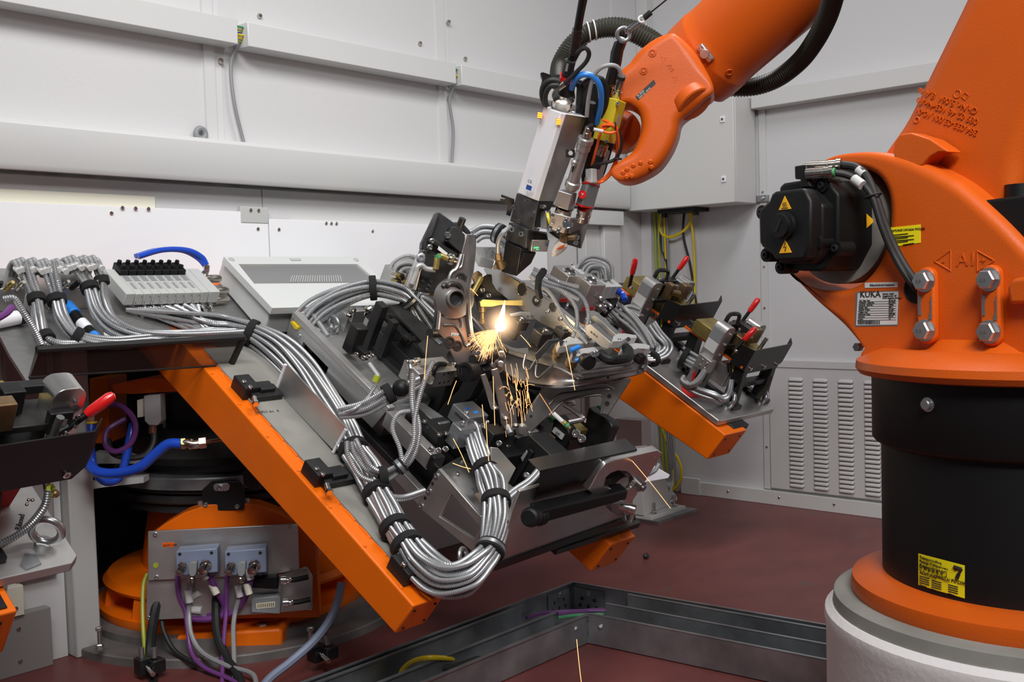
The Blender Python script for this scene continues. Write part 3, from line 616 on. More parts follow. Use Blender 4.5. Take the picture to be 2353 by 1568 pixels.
# ---- wrist yoke
YP = Dp(3.74, 12)
yk = build('wrist', pillow((YP[0]-YP[1]*.075, YP[1]), [(1556, 78), (1536, 74), (1500, 87), (1466, 114), (1444, 142), (1424, 160), (1408, 196), (1404, 232), (1440, 236), (1464, 254), (1472, 282), (1468, 310), (1450, 348), (1420, 372), (1404, 388), (1405, 404), (1422, 415), (1446, 416), (1474, 407), (1512, 384), (1540, 346), (1556, 308), (1564, 276), (1590, 254), (1618, 228), (1640, 200), (1600, 120)], .19, .036, 120), 'robot_orange', rb, smooth=60)
p0 = hit(1592, 234, (YP[0]-YP[1]*.04, YP[1])); ydir = -YP[1]
build('wrist_cover', MB().lathe(p0-nrm(ydir*.5-Z*.65+R0*.5)*.02, nrm(ydir*.5-Z*.65+R0*.5), [(.068, 0), (.068, .034), (.063, .038), (.0005, .0385)], 40), 'robot_orange', yk)
build('wrist_hub', MB().cyl(at(1425, 300, 3.80), at(1425, 300, 3.80)+YP[1]*.10, .075, n=36), 'robot_orange', yk)
build('wrist_flange', MB().cyl(at(1440, 300, 3.78), at(1398, 285, 3.80), .062, n=32), 'robot_orange', yk)
yp = lambda x, y, u=.0: hit(x, y, (YP[0]-YP[1]*(.075+u), YP[1]))
for x, y in ((1499, 122), (1479, 163)): build('bolt_recess', MB().torus(yp(x, y, .001), ydir, .011, .003, 20, 6).lathe(yp(x, y), ydir, [(.007, 0), (.007, .004), (.0005, .004)], 6), 'robot_orange', yk)
for i in range(8):
    x = 1436+9.5*i; y = 408-5.0*i-(.45*(i-3.5)**2)*.6; x, y = ((1432, 396), (1441, 389), (1456, 380), (1472, 374), (1495, 371), (1497, 383), (1452, 404), (1440, 406))[i]
    build('rim_bolt', MB().lathe(yp(x, y, -.004), nrm(ydir-Z*.4), [(.009, 0), (.009, .007), (.006, .010), (.0005, .010)], 6), 'robot_orange', yk)
ey_ = nrm(hit(1540, 140, YP)-hit(1500, 200, YP)); ex_ = np.cross(ey_, ydir)
text('A4', yp(1532, 150, .0005), nrm(hit(1545, 172, YP)-hit(1528, 146, YP)), nrm(hit(1560, 150, YP)-hit(1530, 172, YP)), .024, 'robot_orange', yk, name='embossed_letters', depth=.0016)
for cx_, cy_ in ((1524, 136), (1551, 182)):
    build('embossed_arrow', MB().tube([yp(cx_-6, cy_-6), yp(cx_+6, cy_-3), yp(cx_-1, cy_+9), yp(cx_-6, cy_-6)], .0014, 5), 'robot_orange', yk)
tp = build('type_plate', MB().ext([yp(x, y, .0012) for x, y in ((1460, 222), (1502, 183), (1507, 192), (1466, 231))], ydir*-.001), 'ink', yk)
rd = nrm(hit(1502, 183, YP)-hit(1460, 222, YP)); text('IR 30/60\nHW Nr. 60/45', yp(1466, 223, .0018), rd, nrm(np.cross(-ydir, rd))*-1 if (np.cross(-ydir, rd)@Z) < 0 else nrm(np.cross(-ydir, rd)), .0085, 'label_white', tp)
# ---- corrugated black hoses
def hose(pts, r, lab, pitch=.011):
    mb = MB(); rings(mb, [at(*p) for p in pts], r, pitch, .14, 14); return tag(build('corrugated_hose', mb, 'hose_black'), lab, 'hose')
hose([(1284, 190, 3.70), (1287, 150, 3.78), (1310, 108, 3.80), (1345, 78, 3.80), (1395, 66, 3.80), (1440, 72, 3.80), (1480, 90, 3.80), (1510, 112, 3.80)], .034, 'ribbed black hose arching from the head to the robot wrist, nearer one')
hose([(1300, 186, 3.80), (1303, 145, 3.88), (1325, 104, 3.9), (1356, 72, 3.9), (1400, 58, 3.9), (1448, 62, 3.9), (1490, 82, 3.9), (1520, 104, 3.88)], .031, 'ribbed black hose arching behind the nearer one over the wrist')
hose([(1650, 196, 3.86), (1690, 202, 3.86), (1740, 198, 3.82), (1790, 178, 3.75), (1838, 140, 3.64), (1872, 95, 3.5), (1898, 45, 3.36), (1915, -10, 3.2), (1925, -70, 3.05)], .034, 'ribbed black hose hanging below the orange forearm at top right')
for x, y, x2, y2 in ((1352, 74, 1362, 72), (1366, 69, 1376, 67)): tag(build('cable_tie', MB().torus(at(x, y, 3.80), at(x2, y2, 3.80)-at(x, y, 3.80), .0355, .003, 28, 6), 'label_white'), 'white cable tie round the ribbed hose, %s one' % ('left' if x < 1360 else 'right'), 'tie')
# ================================================================ tilted table on the turntable
RT = np.stack((TX, TU, TN), 1)
def tb(mb, px_, py_, h, dx, du, dh):                     # box in the table frame; the pixel is its left-downslope-top corner, at height h
    x, u, _ = toT(hit(px_, py_, Tp(h))); return mb.box(T(x+dx/2, u+du/2, h-dh/2), (dx, du, dh), RT)
def bx(mb, x0, x1, u0, u1, h0, h1): return mb.box(T((x0+x1)/2, (u0+u1)/2, (h0+h1)/2), (x1-x0, u1-u0, h1-h0), RT)
def pT(px_, py_, h): return hit(px_, py_, Tp(h))
def PXF(pl, outer, inner, th):                           # flat frame: outline with a hole of as many corners
    n = len(outer); a = A([hit(x, y, pl) for x, y in list(outer)+list(inner)]); v = -pl[1]*th*np.sign((EYE-pl[0])@pl[1])
    f = []
    for i in range(n):
        j = (i+1) % n
        f += [(i, j, n+j, n+i), (2*n+j, 2*n+i, 3*n+i, 3*n+j), (j, i, 2*n+i, 2*n+j), (n+i, n+j, 3*n+j, 3*n+i)]
    return MB().add(np.vstack((a, a+v)), f)
tt = thing('positioner_table', 'tilted table frame with bright orange beams carrying the welding fixtures', 'table', (2.5, 3.7, .62))
def rail(x0, wd, ue, ut, h1, de, dt, name='beam'):
    pr = [(ue, h1), (ut, h1), (ut, h1-dt), (ue+.02, h1-de)]
    o = build(name, MB().ext([T(x0, u, h) for u, h in pr], TX*wd), 'table_orange', tt, bev=.006, seg=3)
    for a, b_ in ((.15, .2), (.82, .2), (.15, .82), (.82, .8)):
        c = T(x0+wd*a, ue+.02*b_, h1-de*b_); build('end_screw', MB().cyl(c-TU*.004, c+TU*.01, .0045), 'ink', o)
    return o
r1 = rail(-.045, .125, -.015, 1.80, .0, .130, .20)
for i in range(16):
    u = .02+i*.085; build('weld_bead', MB().tube(spline([T(.008, u, .000), T(.009, u+.03, .001), T(.008, u+.06, .000)], 6), .0042, 6), 'table_orange', r1)
for i in range(7): build('weld_spot', MB().sphere(T(-.034+.002*(i % 2), .06+i*.19, .0), .006, 8, 6), 'table_orange', r1)
rail(.95, .16, -.01, 1.6, -.035, .15, .2); rail(2.335, .21, .375, 1.75, -.035, .165, .27); rail(-1.22, .20, .365, 1.7, -.035, .16, .25)
o = build('beam_plate', MB().ext([T(x, u, -.004) for x, u in ((.012, .03), (.10, .03), (.12, .5), (.26, .62), (.26, 1.35), (.012, 1.35))], TN*.012), 'concrete_grey', tt, bev=.002)
text('04.021.6c  4', hit(588, 951, Tp(.0085)), nrm(TX*.75+TU*-.05), TU, .019, 'ink', o)
build('ridge_beam', MB().ext([T(-1.3, 1.78, -.012), T(-1.3, 1.86, -.012), T(-1.3, 1.86, -.10), T(-1.3, 1.78, -.10)], TX*1.72), 'table_orange', tt, bev=.005)
build('bridge_plate', bx(MB(), 1.165, 2.32, 1.05, 1.80, -.05, -.03), 'dark_steel', tt, bev=.003)
build('bridge_plate', bx(MB(), .45, 1.16, 1.42, 1.80, -.05, -.03), 'dark_steel', tt, bev=.003)
mp_ = build('manifold_plate', MB().ext([hit(x, y, Tp(.0)) for x, y in ((20, 812), (64, 880), (94, 798), (556, 770), (700, 700), (640, 655), (-60, 655))], -TN*.014), 'brushed_aluminium', tt, bev=.0015)
build('fixture_bed', MB().ext([T(x, u, -.006) for x, u in ((.66, .02), (1.16, .02), (1.16, 1.4), (.36, 1.4), (.36, .42), (.66, .42))], -TN*.026), 'black_paint', tt, bev=.002)
wp = MB().ext([T(x, u, .0) for x, u in ((2.345, .447), (2.36, .44), (2.90, .44), (2.93, .46), (2.93, 1.80), (2.2, 1.80), (2.345, 1.5))], -TN*.03); wing = build('wing_plate', wp, 'satin_aluminium', tt, bev=.004)
build('wing_spacer', bx(MB(), 2.45, 2.60, .40, .52, -.055, -.028), 'black_paint', tt, bev=.003)
wl_ = MB().ext([T(x, u, .0) for x, u in ((-.86, .446), (-.835, .47), (-.835, 1.5), (-1.6, 1.5), (-1.6, .446))], -TN*.028); wingl = build('wing_plate', wl_, 'satin_aluminium', tt, bev=.003)
text('Riboud', T(-.93, .60, .001), TX*.5+TU*.85, TU*.5-TX*.85, .022, 'ink', wingl)
build('wing_spacer', bx(MB(), -1.2, -1.04, .38, .52, -.055, -.03), 'black_paint', tt)
# black cable guides standing beside the first beam
for n_, (x, y) in enumerate(((536, 868), (703, 1068))):
    g = thing('guide_block', ('black bolted guide block beside the orange beam, upper one', 'black bolted guide block beside the orange beam, lower one')[n_], 'block', pT(x+50, y+40, 0))
    m_ = tb(MB(), x+30, y+26, .05, .06, .085, .05); tb(m_, x+66, y+28, .045, .06, .05, .04); tb(m_, x+50, y+46, .03, .12, .07, .028)
    build('body', m_, 'black_anodised', g, bev=.002)
    for dx, dy in ((24, 12), (38, 24)):
        q_ = pT(x+dx, y+dy, .051); build('screw', MB().cap_screw(q_, TN, .008, .008), 'chrome', g)
    q_ = pT(x+48, y+46, .04); build('adjusting_screw', MB().cyl(q_, q_-TU*.03-TX*.012, .009).bolt(q_-TU*.03-TX*.012, -TU-TX*.4, .013, .01), 'chrome', g)
g = thing('guide_block', 'small black guide block at the lower end of the first orange beam', 'block', pT(945, 1340, 0)); build('body', tb(MB(), 940, 1322, .05, .06, .09, .05), 'black_anodised', g, bev=.002); build('screw', MB().cap_screw(pT(928, 1300, .055), TN, .009, .010), 'chrome', g)
# smoked guard sheet with black edge trim
u0 = toT(pT(520, 840, 0))[1]
gs = thing('guard_sheet', 'smoked transparent guard sheet with black edge trim across the orange beam', 'guard', pT(300, 850, 0))
SPg = Sp(u0)
build('sheet', MB().px(SPg, [(66, 868), (84, 802), (560, 775), (532, 838)], .004), 'smoked_glass', gs)
build('edge_trim', MB().tube([hit(x, y, SPg) for x, y in ((84, 804), (200, 797), (560, 775))], .012, 8), 'rubber', gs)
build('edge_trim', MB().tube([hit(x, y, SPg) for x, y in ((560, 777), (532, 836))], .012, 8), 'rubber', gs)
build('foot_strip', MB().tube([hit(x, y, SPg) for x, y in ((66, 868), (532, 839))], .004, 6), 'dark_steel', gs)
# ---------------------------------------------------------------- enclosure with a window lid
en = thing('enclosure', 'pale grey enclosure with a window lid on the table behind the cables', 'box', pT(700, 740, 0))
eb = build('body', MB().ext([pT(x, y, .115) for x, y in ((620, 716), (935, 706), (832, 594), (512, 594))], -TN*.105), 'enclosure_grey', en, bev=.008, seg=3)
ld = build('lid_frame', PXF(Tp(.145), [(625, 708), (930, 700), (827, 590), (514, 590)], [(584, 652), (872, 650), (822, 607), (548, 607)], .028), 'enclosure_grey', en, bev=.004)
wn = build('window', MB().ext([pT(x, y, .135) for x, y in ((583, 652), (872, 650), (822, 606), (548, 606))], -TN*.004), 'window_plastic', ld)
vt = MB()
for i in range(22):
    p0 = pT(667+i*5.6, 648, .1375); vt.tube([p0, pT(672+i*5.2, 634, .1375)], .0022, 5)
build('inner_grille', vt, 'pale_grey', wn, kind='stuff')
for x, y in ((532, 596), (818, 597)): build('lid_screw', MB().torus(pT(x, y, .147), TN, .010, .003, 20, 6).cyl(pT(x, y, .144), pT(x, y, .148), .006), 'pale_grey', ld)
build('hinge_cover', MB().ext([pT(x, y, .1465) for x, y in ((665, 594), (670, 599), (692, 599), (690, 594))], TN*.002), 'pale_grey', ld)
build('latch', bx(MB(), *[c for c in (0.39, .46)], 1.42, 1.436, .08, .095), 'mid_grey', en)
# ---------------------------------------------------------------- valve terminal at the left
vt_ = thing('valve_terminal', 'pneumatic valve terminal with eight valves and black tops at the upper left', 'valve block', T(.07, 1.7, 0))
build('manifold_rail', bx(MB(), -.13, .20, 1.63, 1.78, .0, .04), 'satin_aluminium', vt_, bev=.002)
build('end_block', bx(MB(), -.185, -.148, 1.61, 1.79, .04, .09), 'pale_grey', vt_, bev=.003)
build('end_block', bx(MB(), .126, .158, 1.61, 1.79, .04, .09), 'pale_grey', vt_, bev=.003)
build('end_block', bx(MB(), .160, .205, 1.61, 1.79, .04, .09), 'pale_grey', vt_, bev=.003)
for i in range(8):
    x0 = -.146+i*.034
    v = build('valve', bx(MB(), x0, x0+.0325, 1.61, 1.745, .04, .088), 'pale_grey', vt_, bev=.002)
    build('window', bx(MB(), x0+.005, x0+.027, 1.70, 1.742, .0875, .089), 'mid_grey', v)
    build('marking', bx(MB(), x0+.009, x0+.023, 1.645, 1.69, .0875, .0888), 'grey_conduit', v)
    for n_ in '24': text(n_, T(x0+(.004 if n_ == '2' else .022), 1.6095, .048+.024*(n_ == '4')), TX, TN, .009, 'ink_grey', v)
    b_ = build('valve_head', bx(MB(), x0+.0005, x0+.032, 1.745, 1.81, .045, .108), 'black_plastic', vt_, bev=.003)
    for du_ in (1.762, 1.797): build('knob', MB().cyl(T(x0+.016, du_, .104), T(x0+.016, du_, .122), .0095, .008, n=12), 'black_plastic', b_)
for i in range(9):
    x0 = -.115+i*.034
    for h_ in (.010, .030): build('fitting', MB().cyl(T(x0+(.016 if h_ > .02 else 0), 1.63, h_), T(x0+(.016 if h_ > .02 else 0), 1.60, h_), .009).cyl(T(x0+(.016 if h_ > .02 else 0), 1.605, h_), T(x0+(.016 if h_ > .02 else 0), 1.58, h_-.006), .0065), 'chrome', vt_, kind=None)
for du_, h_ in ((1.75, .065), (1.68, .05), (1.66, .02)): build('silencer', MB().lathe(T(.205, du_, h_), TX, [(.014, 0), (.014, .02), (.017, .022), (.017, .07), (.012, .085)], 16), 'nickel', vt_)
build('elbow', MB().tube(spline([T(.205, 1.77, .075), T(.232, 1.775, .08), T(.238, 1.79, .105)], 10), .013, 10), 'chrome', vt_)
tag(build('air_hose', MB().tube(spline([T(.238, 1.79, .105), T(.22, 1.81, .13), T(.16, 1.83, .15), T(.06, 1.84, .145), T(-.04, 1.83, .12)], 40), .011, 10), 'blue_hose'), 'blue air hose arching over the valve terminal at upper left', 'hose')
tag(build('air_hose', MB().tube(spline([T(.238, 1.785, .095), T(.21, 1.82, .12), T(.15, 1.85, .138), T(.05, 1.86, .132), T(-.04, 1.85, .11)], 40), .010, 10), 'blue_hose'), 'second blue air hose just behind the first over the valve terminal', 'hose')
# connector boxes at far left
for n_, (x0, lab) in enumerate(((-.66, 'leftmost connector box under the sheathed cables on the aluminium plate'), (-.40, 'connector box left of the valve terminal under the sheathed cables'))):
    j = thing('connector_box', lab, 'connector box', T(x0, 1.72, 0))
    build('body', bx(MB(), x0-.03, x0+.14, 1.66, 1.80, 0, .09), 'satin_aluminium', j, bev=.003)
    for i in range(4):
        for k in range(3):
            b_ = T(x0+.0+.036*i, 1.66+.012*k, .09-.012*k); build('plug', MB().lathe(b_, TN*.8-TU*.6, [(.011, 0), (.011, .03), (.009, .032), (.009, .05), (.006, .06)], 10), ('nickel', 'black_plastic', 'brass')[(i+k) % 3], j)
jb = thing('terminal_box', 'silver block with round plugs at the far left of the aluminium plate', 'terminal box', T(-.86, 1.6, 0))
build('body', bx(MB(), -1.0, -.72, 1.55, 1.75, 0, .075), 'satin_aluminium', jb, bev=.003)
for i in range(2): build('plug', MB().lathe(T(-.76+.03*i, 1.55, .05), -TU, [(.013, 0), (.013, .03), (.010, .032), (.010, .06)], 12), 'nickel', jb)
# pressure regulator with blue knobs and a gauge
rg = thing('pressure_regulator', 'small regulator with blue knobs between the silver cable bundles', 'regulator', pT(190, 750, 0))
a_ = pT(165, 718, .03); b_ = pT(215, 772, .03)
build('body', MB().cyl(a_, b_, .019, n=16), 'black_plastic', rg, bev=.002)
build('knob', MB().cyl(a_-(b_-a_)*.28, a_+(b_-a_)*.12, .026, n=20), 'bright_blue', rg, bev=.003)
build('knob', MB().cyl(b_-(b_-a_)*.05, b_+(b_-a_)*.22, .019, n=20), 'bright_blue', rg, bev=.003)
build('sleeve', MB().cyl(a_+(b_-a_)*.45, a_+(b_-a_)*.75, .0215, n=16), 'white_plastic', rg)
gc = pT(253, 766, .04); gn = nrm(tocam(gc)*.6+TN*.8)
gg = build('gauge', MB().lathe(gc, gn, [(.021, -.018), (.024, -.004), (.024, .003), (.022, .004), (.022, .002), (.0005, .002)], 28), 'chrome', rg)
build('dial', MB().lathe(gc, gn, [(.0215, .0022), (.0005, .0026)], 24), 'label_white', gg)
build('pointer', MB().tube([gc+gn*.004, gc+gn*.004+TU*.012], .0009, 4), 'logo_blue', gg)
vb = thing('vacuum_valve', 'white round valve with a black end at the far left edge', 'valve', pT(20, 735, 0))
build('barrel', MB().cyl(pT(-10, 740, .03), pT(48, 728, .03), .024, n=20), 'white_plastic', vb, bev=.003)
build('end_ring', MB().cyl(pT(40, 730, .03), pT(58, 726, .03), .026, n=20), 'black_plastic', vb, bev=.003)
# ================================================================ turntable base
TC = A((2.50, 3.90, 0)); tz = lambda z: TC+Z*z
tu = thing('turntable', 'heavy orange turntable base under the tilted table', 'turntable', TC)
gp_ = build('ground_plate', MB().lathe(TC, Z, [(.74, 0), (.74, .03), (.735, .035), (.0, .036)], 72), 'steel_floor', tu)
build('ground_ring', MB().lathe(tz(.03), Z, [(.62, 0), (.62, .035), (.6, .04), (.0, .041)], 72), 'steel_floor', tu)
bf = MB(); seg = 64
build('base_flange', MB().lathe(tz(.07), Z, [(.57, 0), (.575, .012), (.575, .035), (.52, .04), (.40, .042)], 72), 'table_orange', tu, bev=0)
build('base_flange', MB().lathe(tz(.185), Z, [(.40, 0), (.545, .0), (.55, .012), (.53, .035), (.46, .05), (.38, .06)], 72), 'table_orange', tu)
cdir = nrm(EYE*A((1, 1, 0))-TC)
for k in range(10):
    a = k*2*math.pi/10+.25; d_ = A((math.cos(a), math.sin(a), 0)); t_ = np.cross(Z, d_)
    build('web', MB().ext([TC+d_*.30+t_*.05+Z*.10, TC+d_*.555+t_*.05+Z*.10, TC+d_*.535+t_*.05+Z*.19, TC+d_*.30+t_*.05+Z*.19], -t_*.10), 'table_orange', tu, bev=.008)
build('base_core', MB().lathe(tz(.07), Z, [(.40, 0), (.39, .2), (.36, .38), (.34, .42)], 64), 'table_orange', tu)
for i, (r0, r1_, z0, z1) in enumerate(((.44, .46, .51, .55), (.475, .48, .552, .585), (.45, .47, .588, .61), (.49, .49, .612, .66), (.42, .40, .66, .70))):
    build('bearing_ring', MB().lathe(tz(z0), Z, [(r0, 0), (r1_, .006), (r1_, z1-z0-.006), (r0*.99, z1-z0)], 80), 'dark_steel' if i != 3 else 'galvanised', tu)
# front boss with bolts on the base
DB = Dp(3.86)
fb_ = build('front_foot', MB().px(DB, [(405, 1462), (640, 1445), (648, 1450), (648, 1496), (630, 1503), (405, 1512)], .16), 'table_orange', tu, bev=.012, seg=3)
for x, y in ((445, 1452), (604, 1444)):
    p = hit(x, y, Dp(3.92)); build('foot_bolt', MB().cyl(p-Z*.02, p, .034, n=20).bolt(p, Z, .024, .022), 'zinc', fb_)
# dome plate behind the connection panel
build('dome_plate', MB().px(Dp(4.02, -6), [(342, 1425), (342, 1232), (378, 1205), (425, 1178), (480, 1160), (535, 1155), (590, 1160), (640, 1178), (690, 1208), (725, 1245), (735, 1420)], .10), 'table_orange', tu, bev=.004)
DPn = Dp(3.97, -8)
cpn = thing('connection_panel', 'grey connection panel with two junction boxes on the orange turntable base', 'panel', hit(510, 1425, DPn))
up = build('upper_plate', MB().px(DPn, [(340, 1222), (672, 1205), (684, 1206), (688, 1310), (620, 1322), (340, 1335)], .012), 'satin_aluminium', cpn, bev=.002)
build('lower_plate', MB().px(Dp(3.985, -8), [(337, 1335), (640, 1322), (705, 1303), (718, 1325), (718, 1402), (600, 1412), (336, 1427)], .012), 'satin_aluminium', cpn, bev=.002)
for x, y in ((357, 1228), (667, 1211), (360, 1327), (671, 1308), (700, 1307), (342, 1420), (714, 1397)):
    p = hit(x, y, DPn); build('screw', MB().cap_screw(p, -DPn[1], .008, .006), 'zinc', cpn)
st_ = build('orange_sticker', MB().px((DPn[0]-DPn[1]*.001, DPn[1]), [(373, 1248), (401, 1247), (401, 1257), (373, 1258)], .001), 'orange_cable', up)
text('#20071408', hit(375, 1256, (DPn[0]-DPn[1]*.0016, DPn[1])), nrm(hit(401, 1247, DPn)-hit(373, 1248, DPn)), Z, .0105, 'ink', st_)
build('ground_mark', MB().cyl(hit(358, 1300, DPn), hit(358, 1300, DPn)-DPn[1]*.002, .010), 'yellow_green', up)
exn = nrm(hit(684, 1206, DPn)-hit(340, 1222, DPn))
for n_, x0 in enumerate((404, 516)):
    pl = Dp(3.87, -8)
    jb_ = build('junction_box', MB().px(pl, [(x0, 1268), (x0+95, 1260), (x0+97, 1316), (x0+1, 1325)], .08), 'mid_grey' if 0 else 'grey_blue', cpn, bev=.004)
    for a, b_ in ((9, 1274), (82, 1271), (9, 1320), (82, 1320)): build('box_screw', MB().cyl(hit(x0+a, b_, pl)-pl[1]*.001, hit(x0+a, b_, pl)+pl[1]*.004, .006), 'ink', jb_)
    for k, (a, b_, r) in enumerate(((16, 1298, .012), (70, 1296, .016))):
        p = hit(x0+a, b_, pl); dn = nrm(-pl[1]-Z*.5-exn*.2); build('gland', MB().lathe(p, dn, [(r*1.3, 0), (r*1.3, .012), (r, .014), (r, .03), (r*1.15, .032), (r*1.15, .045), (r*.6, .05)], 14), 'nickel', jb_)
    hd = build('plug_housing', MB().px((pl[0]-pl[1]*.035, pl[1]), [(x0+28, 1297), (x0+36, 1292), (x0+48, 1292), (x0+47, 1318), (x0+42, 1326), (x0+33, 1326), (x0+29, 1318)], .04), 'mid_grey', jb_, bev=.003)
    p = hit(x0+37, 1326, (pl[0]-pl[1]*.02, pl[1])); build('gland', MB().lathe(p, -Z, [(.010, 0), (.013, .004), (.013, .018), (.009, .022)], 12), 'nickel', hd)
    text('X112' if not n_ else 'X116', hit(x0+8, 1317, (pl[0]-pl[1]*.001, pl[1])), exn, Z, .011, 'ink', jb_)
for x, y, x2, y2, lab_ in ((580, 1330, 640, 1355, 'cover'), (577, 1376, 645, 1412, 'socket')):
    pl = Dp(3.93, -8); cv = build('connector_hood', MB().px(pl, [(x, y), (x2-6, y-6), (x2, y), (x2-1, y2), (x2-10, y2), (x, y2-3)], .04), 'black_plastic' if lab_ == 'cover' else 'mid_grey', cpn, bev=.004)
    if lab_ == 'socket':
        ins = build('pin_insert', MB().px((pl[0]-pl[1]*.002, pl[1]), [(588, 1388), (632, 1383), (632, 1396), (590, 1400)], .004), 'cream', cv)
        for i in range(9): build('pin', MB().px((pl[0]-pl[1]*.004, pl[1]), [(592+i*4.4, 1389-i*.4), (594+i*4.4, 1389-i*.4), (594+i*4.4, 1397-i*.4), (592+i*4.4, 1397-i*.4)], .002), 'brass', ins)
    p = hit(x2+6, (y+y2)/2-8, pl); build('gland', MB().lathe(p, exn, [(.016, 0), (.016, .02), (.012, .022), (.012, .035), (.009, .04)], 12), 'chrome', cv)
    c_ = build('outgoing_cable', MB().tube(spline([p, p+exn*.05, p+exn*.10+Z*.008], 10), .010, 8), 'rubber', cv)
for x, y, x2, y2, r in ((390, 1340, 368, 1366, .030), (385, 1392, 376, 1403, .016), (510, 1346, 500, 1356, .018), (486, 1355, 474, 1362, .012), (480, 1392, 470, 1400, .014), (545, 1347, 541, 1350, .014), (545, 1383, 541, 1387, .014)):
    a = hit(x, y, Dp(3.98)); b_ = hit(x2, y2, Dp(3.90)); build('round_socket', MB().cyl(a, b_, r, n=18).torus(b_, b_-a, r*.85, r*.22, 18, 6), 'yellow' if x == 545 else ('nickel' if r > .02 else 'dark_steel'), cpn)
# cables leaving the panel
def pc(pts, r, m_, lab): return cable([at(x, y, d_) for x, y, d_ in pts], r, m_, lab, n=50)
pc([(372, 1366, 3.88), (360, 1392, 3.85), (352, 1430, 3.83), (345, 1500, 3.80), (352, 1560, 3.7), (356, 1600, 3.6)], .018, 'rubber', 'thick black cable leaving the big round socket at the panel left')
pc([(377, 1404, 3.89), (372, 1420, 3.87), (378, 1455, 3.84), (405, 1500, 3.80), (460, 1530, 3.74), (520, 1555, 3.68), (560, 1580, 3.6)], .009, 'rubber', 'thin black cable from the small socket sweeping right across the floor')
pc([(414, 1302, 3.83), (407, 1330, 3.82), (411, 1370, 3.84), (426, 1405, 3.85), (430, 1440, 3.83), (440, 1500, 3.78), (470, 1535, 3.72), (540, 1568, 3.62), (560, 1600, 3.5)], .008, 'purple', 'purple cable hanging from the left junction box to the floor')
pc([(526, 1302, 3.83), (521, 1340, 3.83), (520, 1400, 3.84), (516, 1450, 3.8), (512, 1510, 3.74), (510, 1600, 3.6)], .008, 'purple', 'purple cable hanging straight down from the right junction box')
pc([(478, 1308, 3.80), (486, 1335, 3.80), (500, 1362, 3.83), (515, 1392, 3.86), (510, 1415, 3.86), (470, 1424, 3.86), (425, 1418, 3.87), (408, 1400, 3.88), (420, 1390, 3.9)], .012, 'purple', 'thick purple cable looping across the panel from the left box')
pc([(582, 1308, 3.80), (575, 1335, 3.8), (568, 1360, 3.83), (550, 1395, 3.86), (520, 1414, 3.86), (480, 1412, 3.88), (440, 1410, 3.89)], .012, 'purple', 'thick purple cable looping left from the right junction box')
pc([(441, 1340, 3.84), (436, 1370, 3.84), (434, 1410, 3.84), (440, 1460, 3.8), (465, 1500, 3.76), (520, 1530, 3.7), (580, 1550, 3.62), (590, 1590, 3.5)], .009, 'grey_conduit', 'grey cable falling from the left grey plug to the floor')
pc([(553, 1340, 3.84), (550, 1370, 3.84), (540, 1410, 3.84), (536, 1450, 3.8), (538, 1520, 3.72), (540, 1600, 3.6)], .009, 'grey_conduit', 'grey cable falling straight from the right grey plug')
pc([(498, 1356, 3.88), (496, 1400, 3.86), (500, 1460, 3.8), (520, 1510, 3.74), (545, 1550, 3.66), (560, 1590, 3.58)], .016, 'rubber', 'thick black cable in the middle falling from the panel')
pc([(338, 1320, 3.98), (330, 1345, 3.95), (328, 1400, 3.9), (331, 1470, 3.84), (340, 1530, 3.76), (360, 1580, 3.66)], .008, 'yellow_green', 'yellow-green earth cable left of the connection panel')
pc([(785, 1340, 3.75), (775, 1385, 3.72), (755, 1430, 3.68), (720, 1475, 3.62), (670, 1520, 3.56), (620, 1560, 3.5), (590, 1600, 3.44)], .015, 'grey_blue', 'thick grey-blue cable running down to the floor under the orange beam')
for n_, (x, y, x2, y2, d_) in enumerate(((462, 1310, 475, 1332, 3.79), (486, 1342, 498, 1366, 3.81), (570, 1308, 576, 1332, 3.78), (566, 1342, 573, 1366, 3.80), (432, 1358, 436, 1385, 3.83), (547, 1346, 552, 1372, 3.83), (440, 1372, 460, 1362, 3.86), (440, 1402, 463, 1404, 3.86))):
    tag(build('cable_tag', MB().cyl(at(x, y, d_), at(x2, y2, d_), .0135, n=10), 'label_white' if n_ not in (1, 3) else 'cream'), 'slim cable tag at the %s' % ('upper end of the left thick purple loop', 'middle of the left thick purple loop', 'upper end of the right thick purple loop', 'middle of the right thick purple loop', 'left grey cable below its plug', 'right grey cable below its plug', 'upper small black socket of the panel', 'lower small black socket of the panel')[n_], 'tag')
# black bracket on the base and hub details
bk_ = thing('stop_bracket', 'black octagonal stop plate bolted above the orange dome', 'bracket', at(512, 1178, 3.92))
DK = Dp(3.90)
build('backing', MB().px(Dp(3.93), [(452, 1153), (572, 1146), (572, 1166), (556, 1176), (470, 1178), (456, 1170)], .02), 'satin_aluminium', bk_, bev=.006)
pb_ = build('plate', MB().px(DK, [(464, 1126), (484, 1108), (544, 1106), (560, 1122), (560, 1172), (466, 1177)], .025), 'black_paint', bk_, bev=.003)
build('slot', MB().px((DK[0]-DK[1]*.002, DK[1]), [(490, 1116), (496, 1112), (522, 1111), (528, 1115), (527, 1125), (521, 1129), (497, 1130), (491, 1126)], .004), 'satin_aluminium', pb_, bev=.002)
for x, y, r in ((506, 1121, .013), (473, 1160, .009), (546, 1164, .009)): build('screw', MB().cap_screw(hit(x, y, DK), -DK[1], r, .01), 'zinc', pb_)
hb = thing('turntable_hub', 'dark grey cast hub between the orange base and the tilted table', 'hub', tz(.70))
build('casting', MB().px(Dp(4.08, 10), [(368, 1050), (372, 905), (600, 880), (640, 1085)], .20), 'dark_steel', hb, bev=.004)
build('casting', MB().px(Dp(4.05, 10), [(372, 905), (378, 905), (384, 1055), (376, 1055)], .02), 'galvanised', hb)
build('hub_ring', MB().lathe(tz(.70), Z, [(.44, 0), (.46, .03), (.43, .06), (.38, .09), (.30, .12)], 64), 'dark_steel', hb)
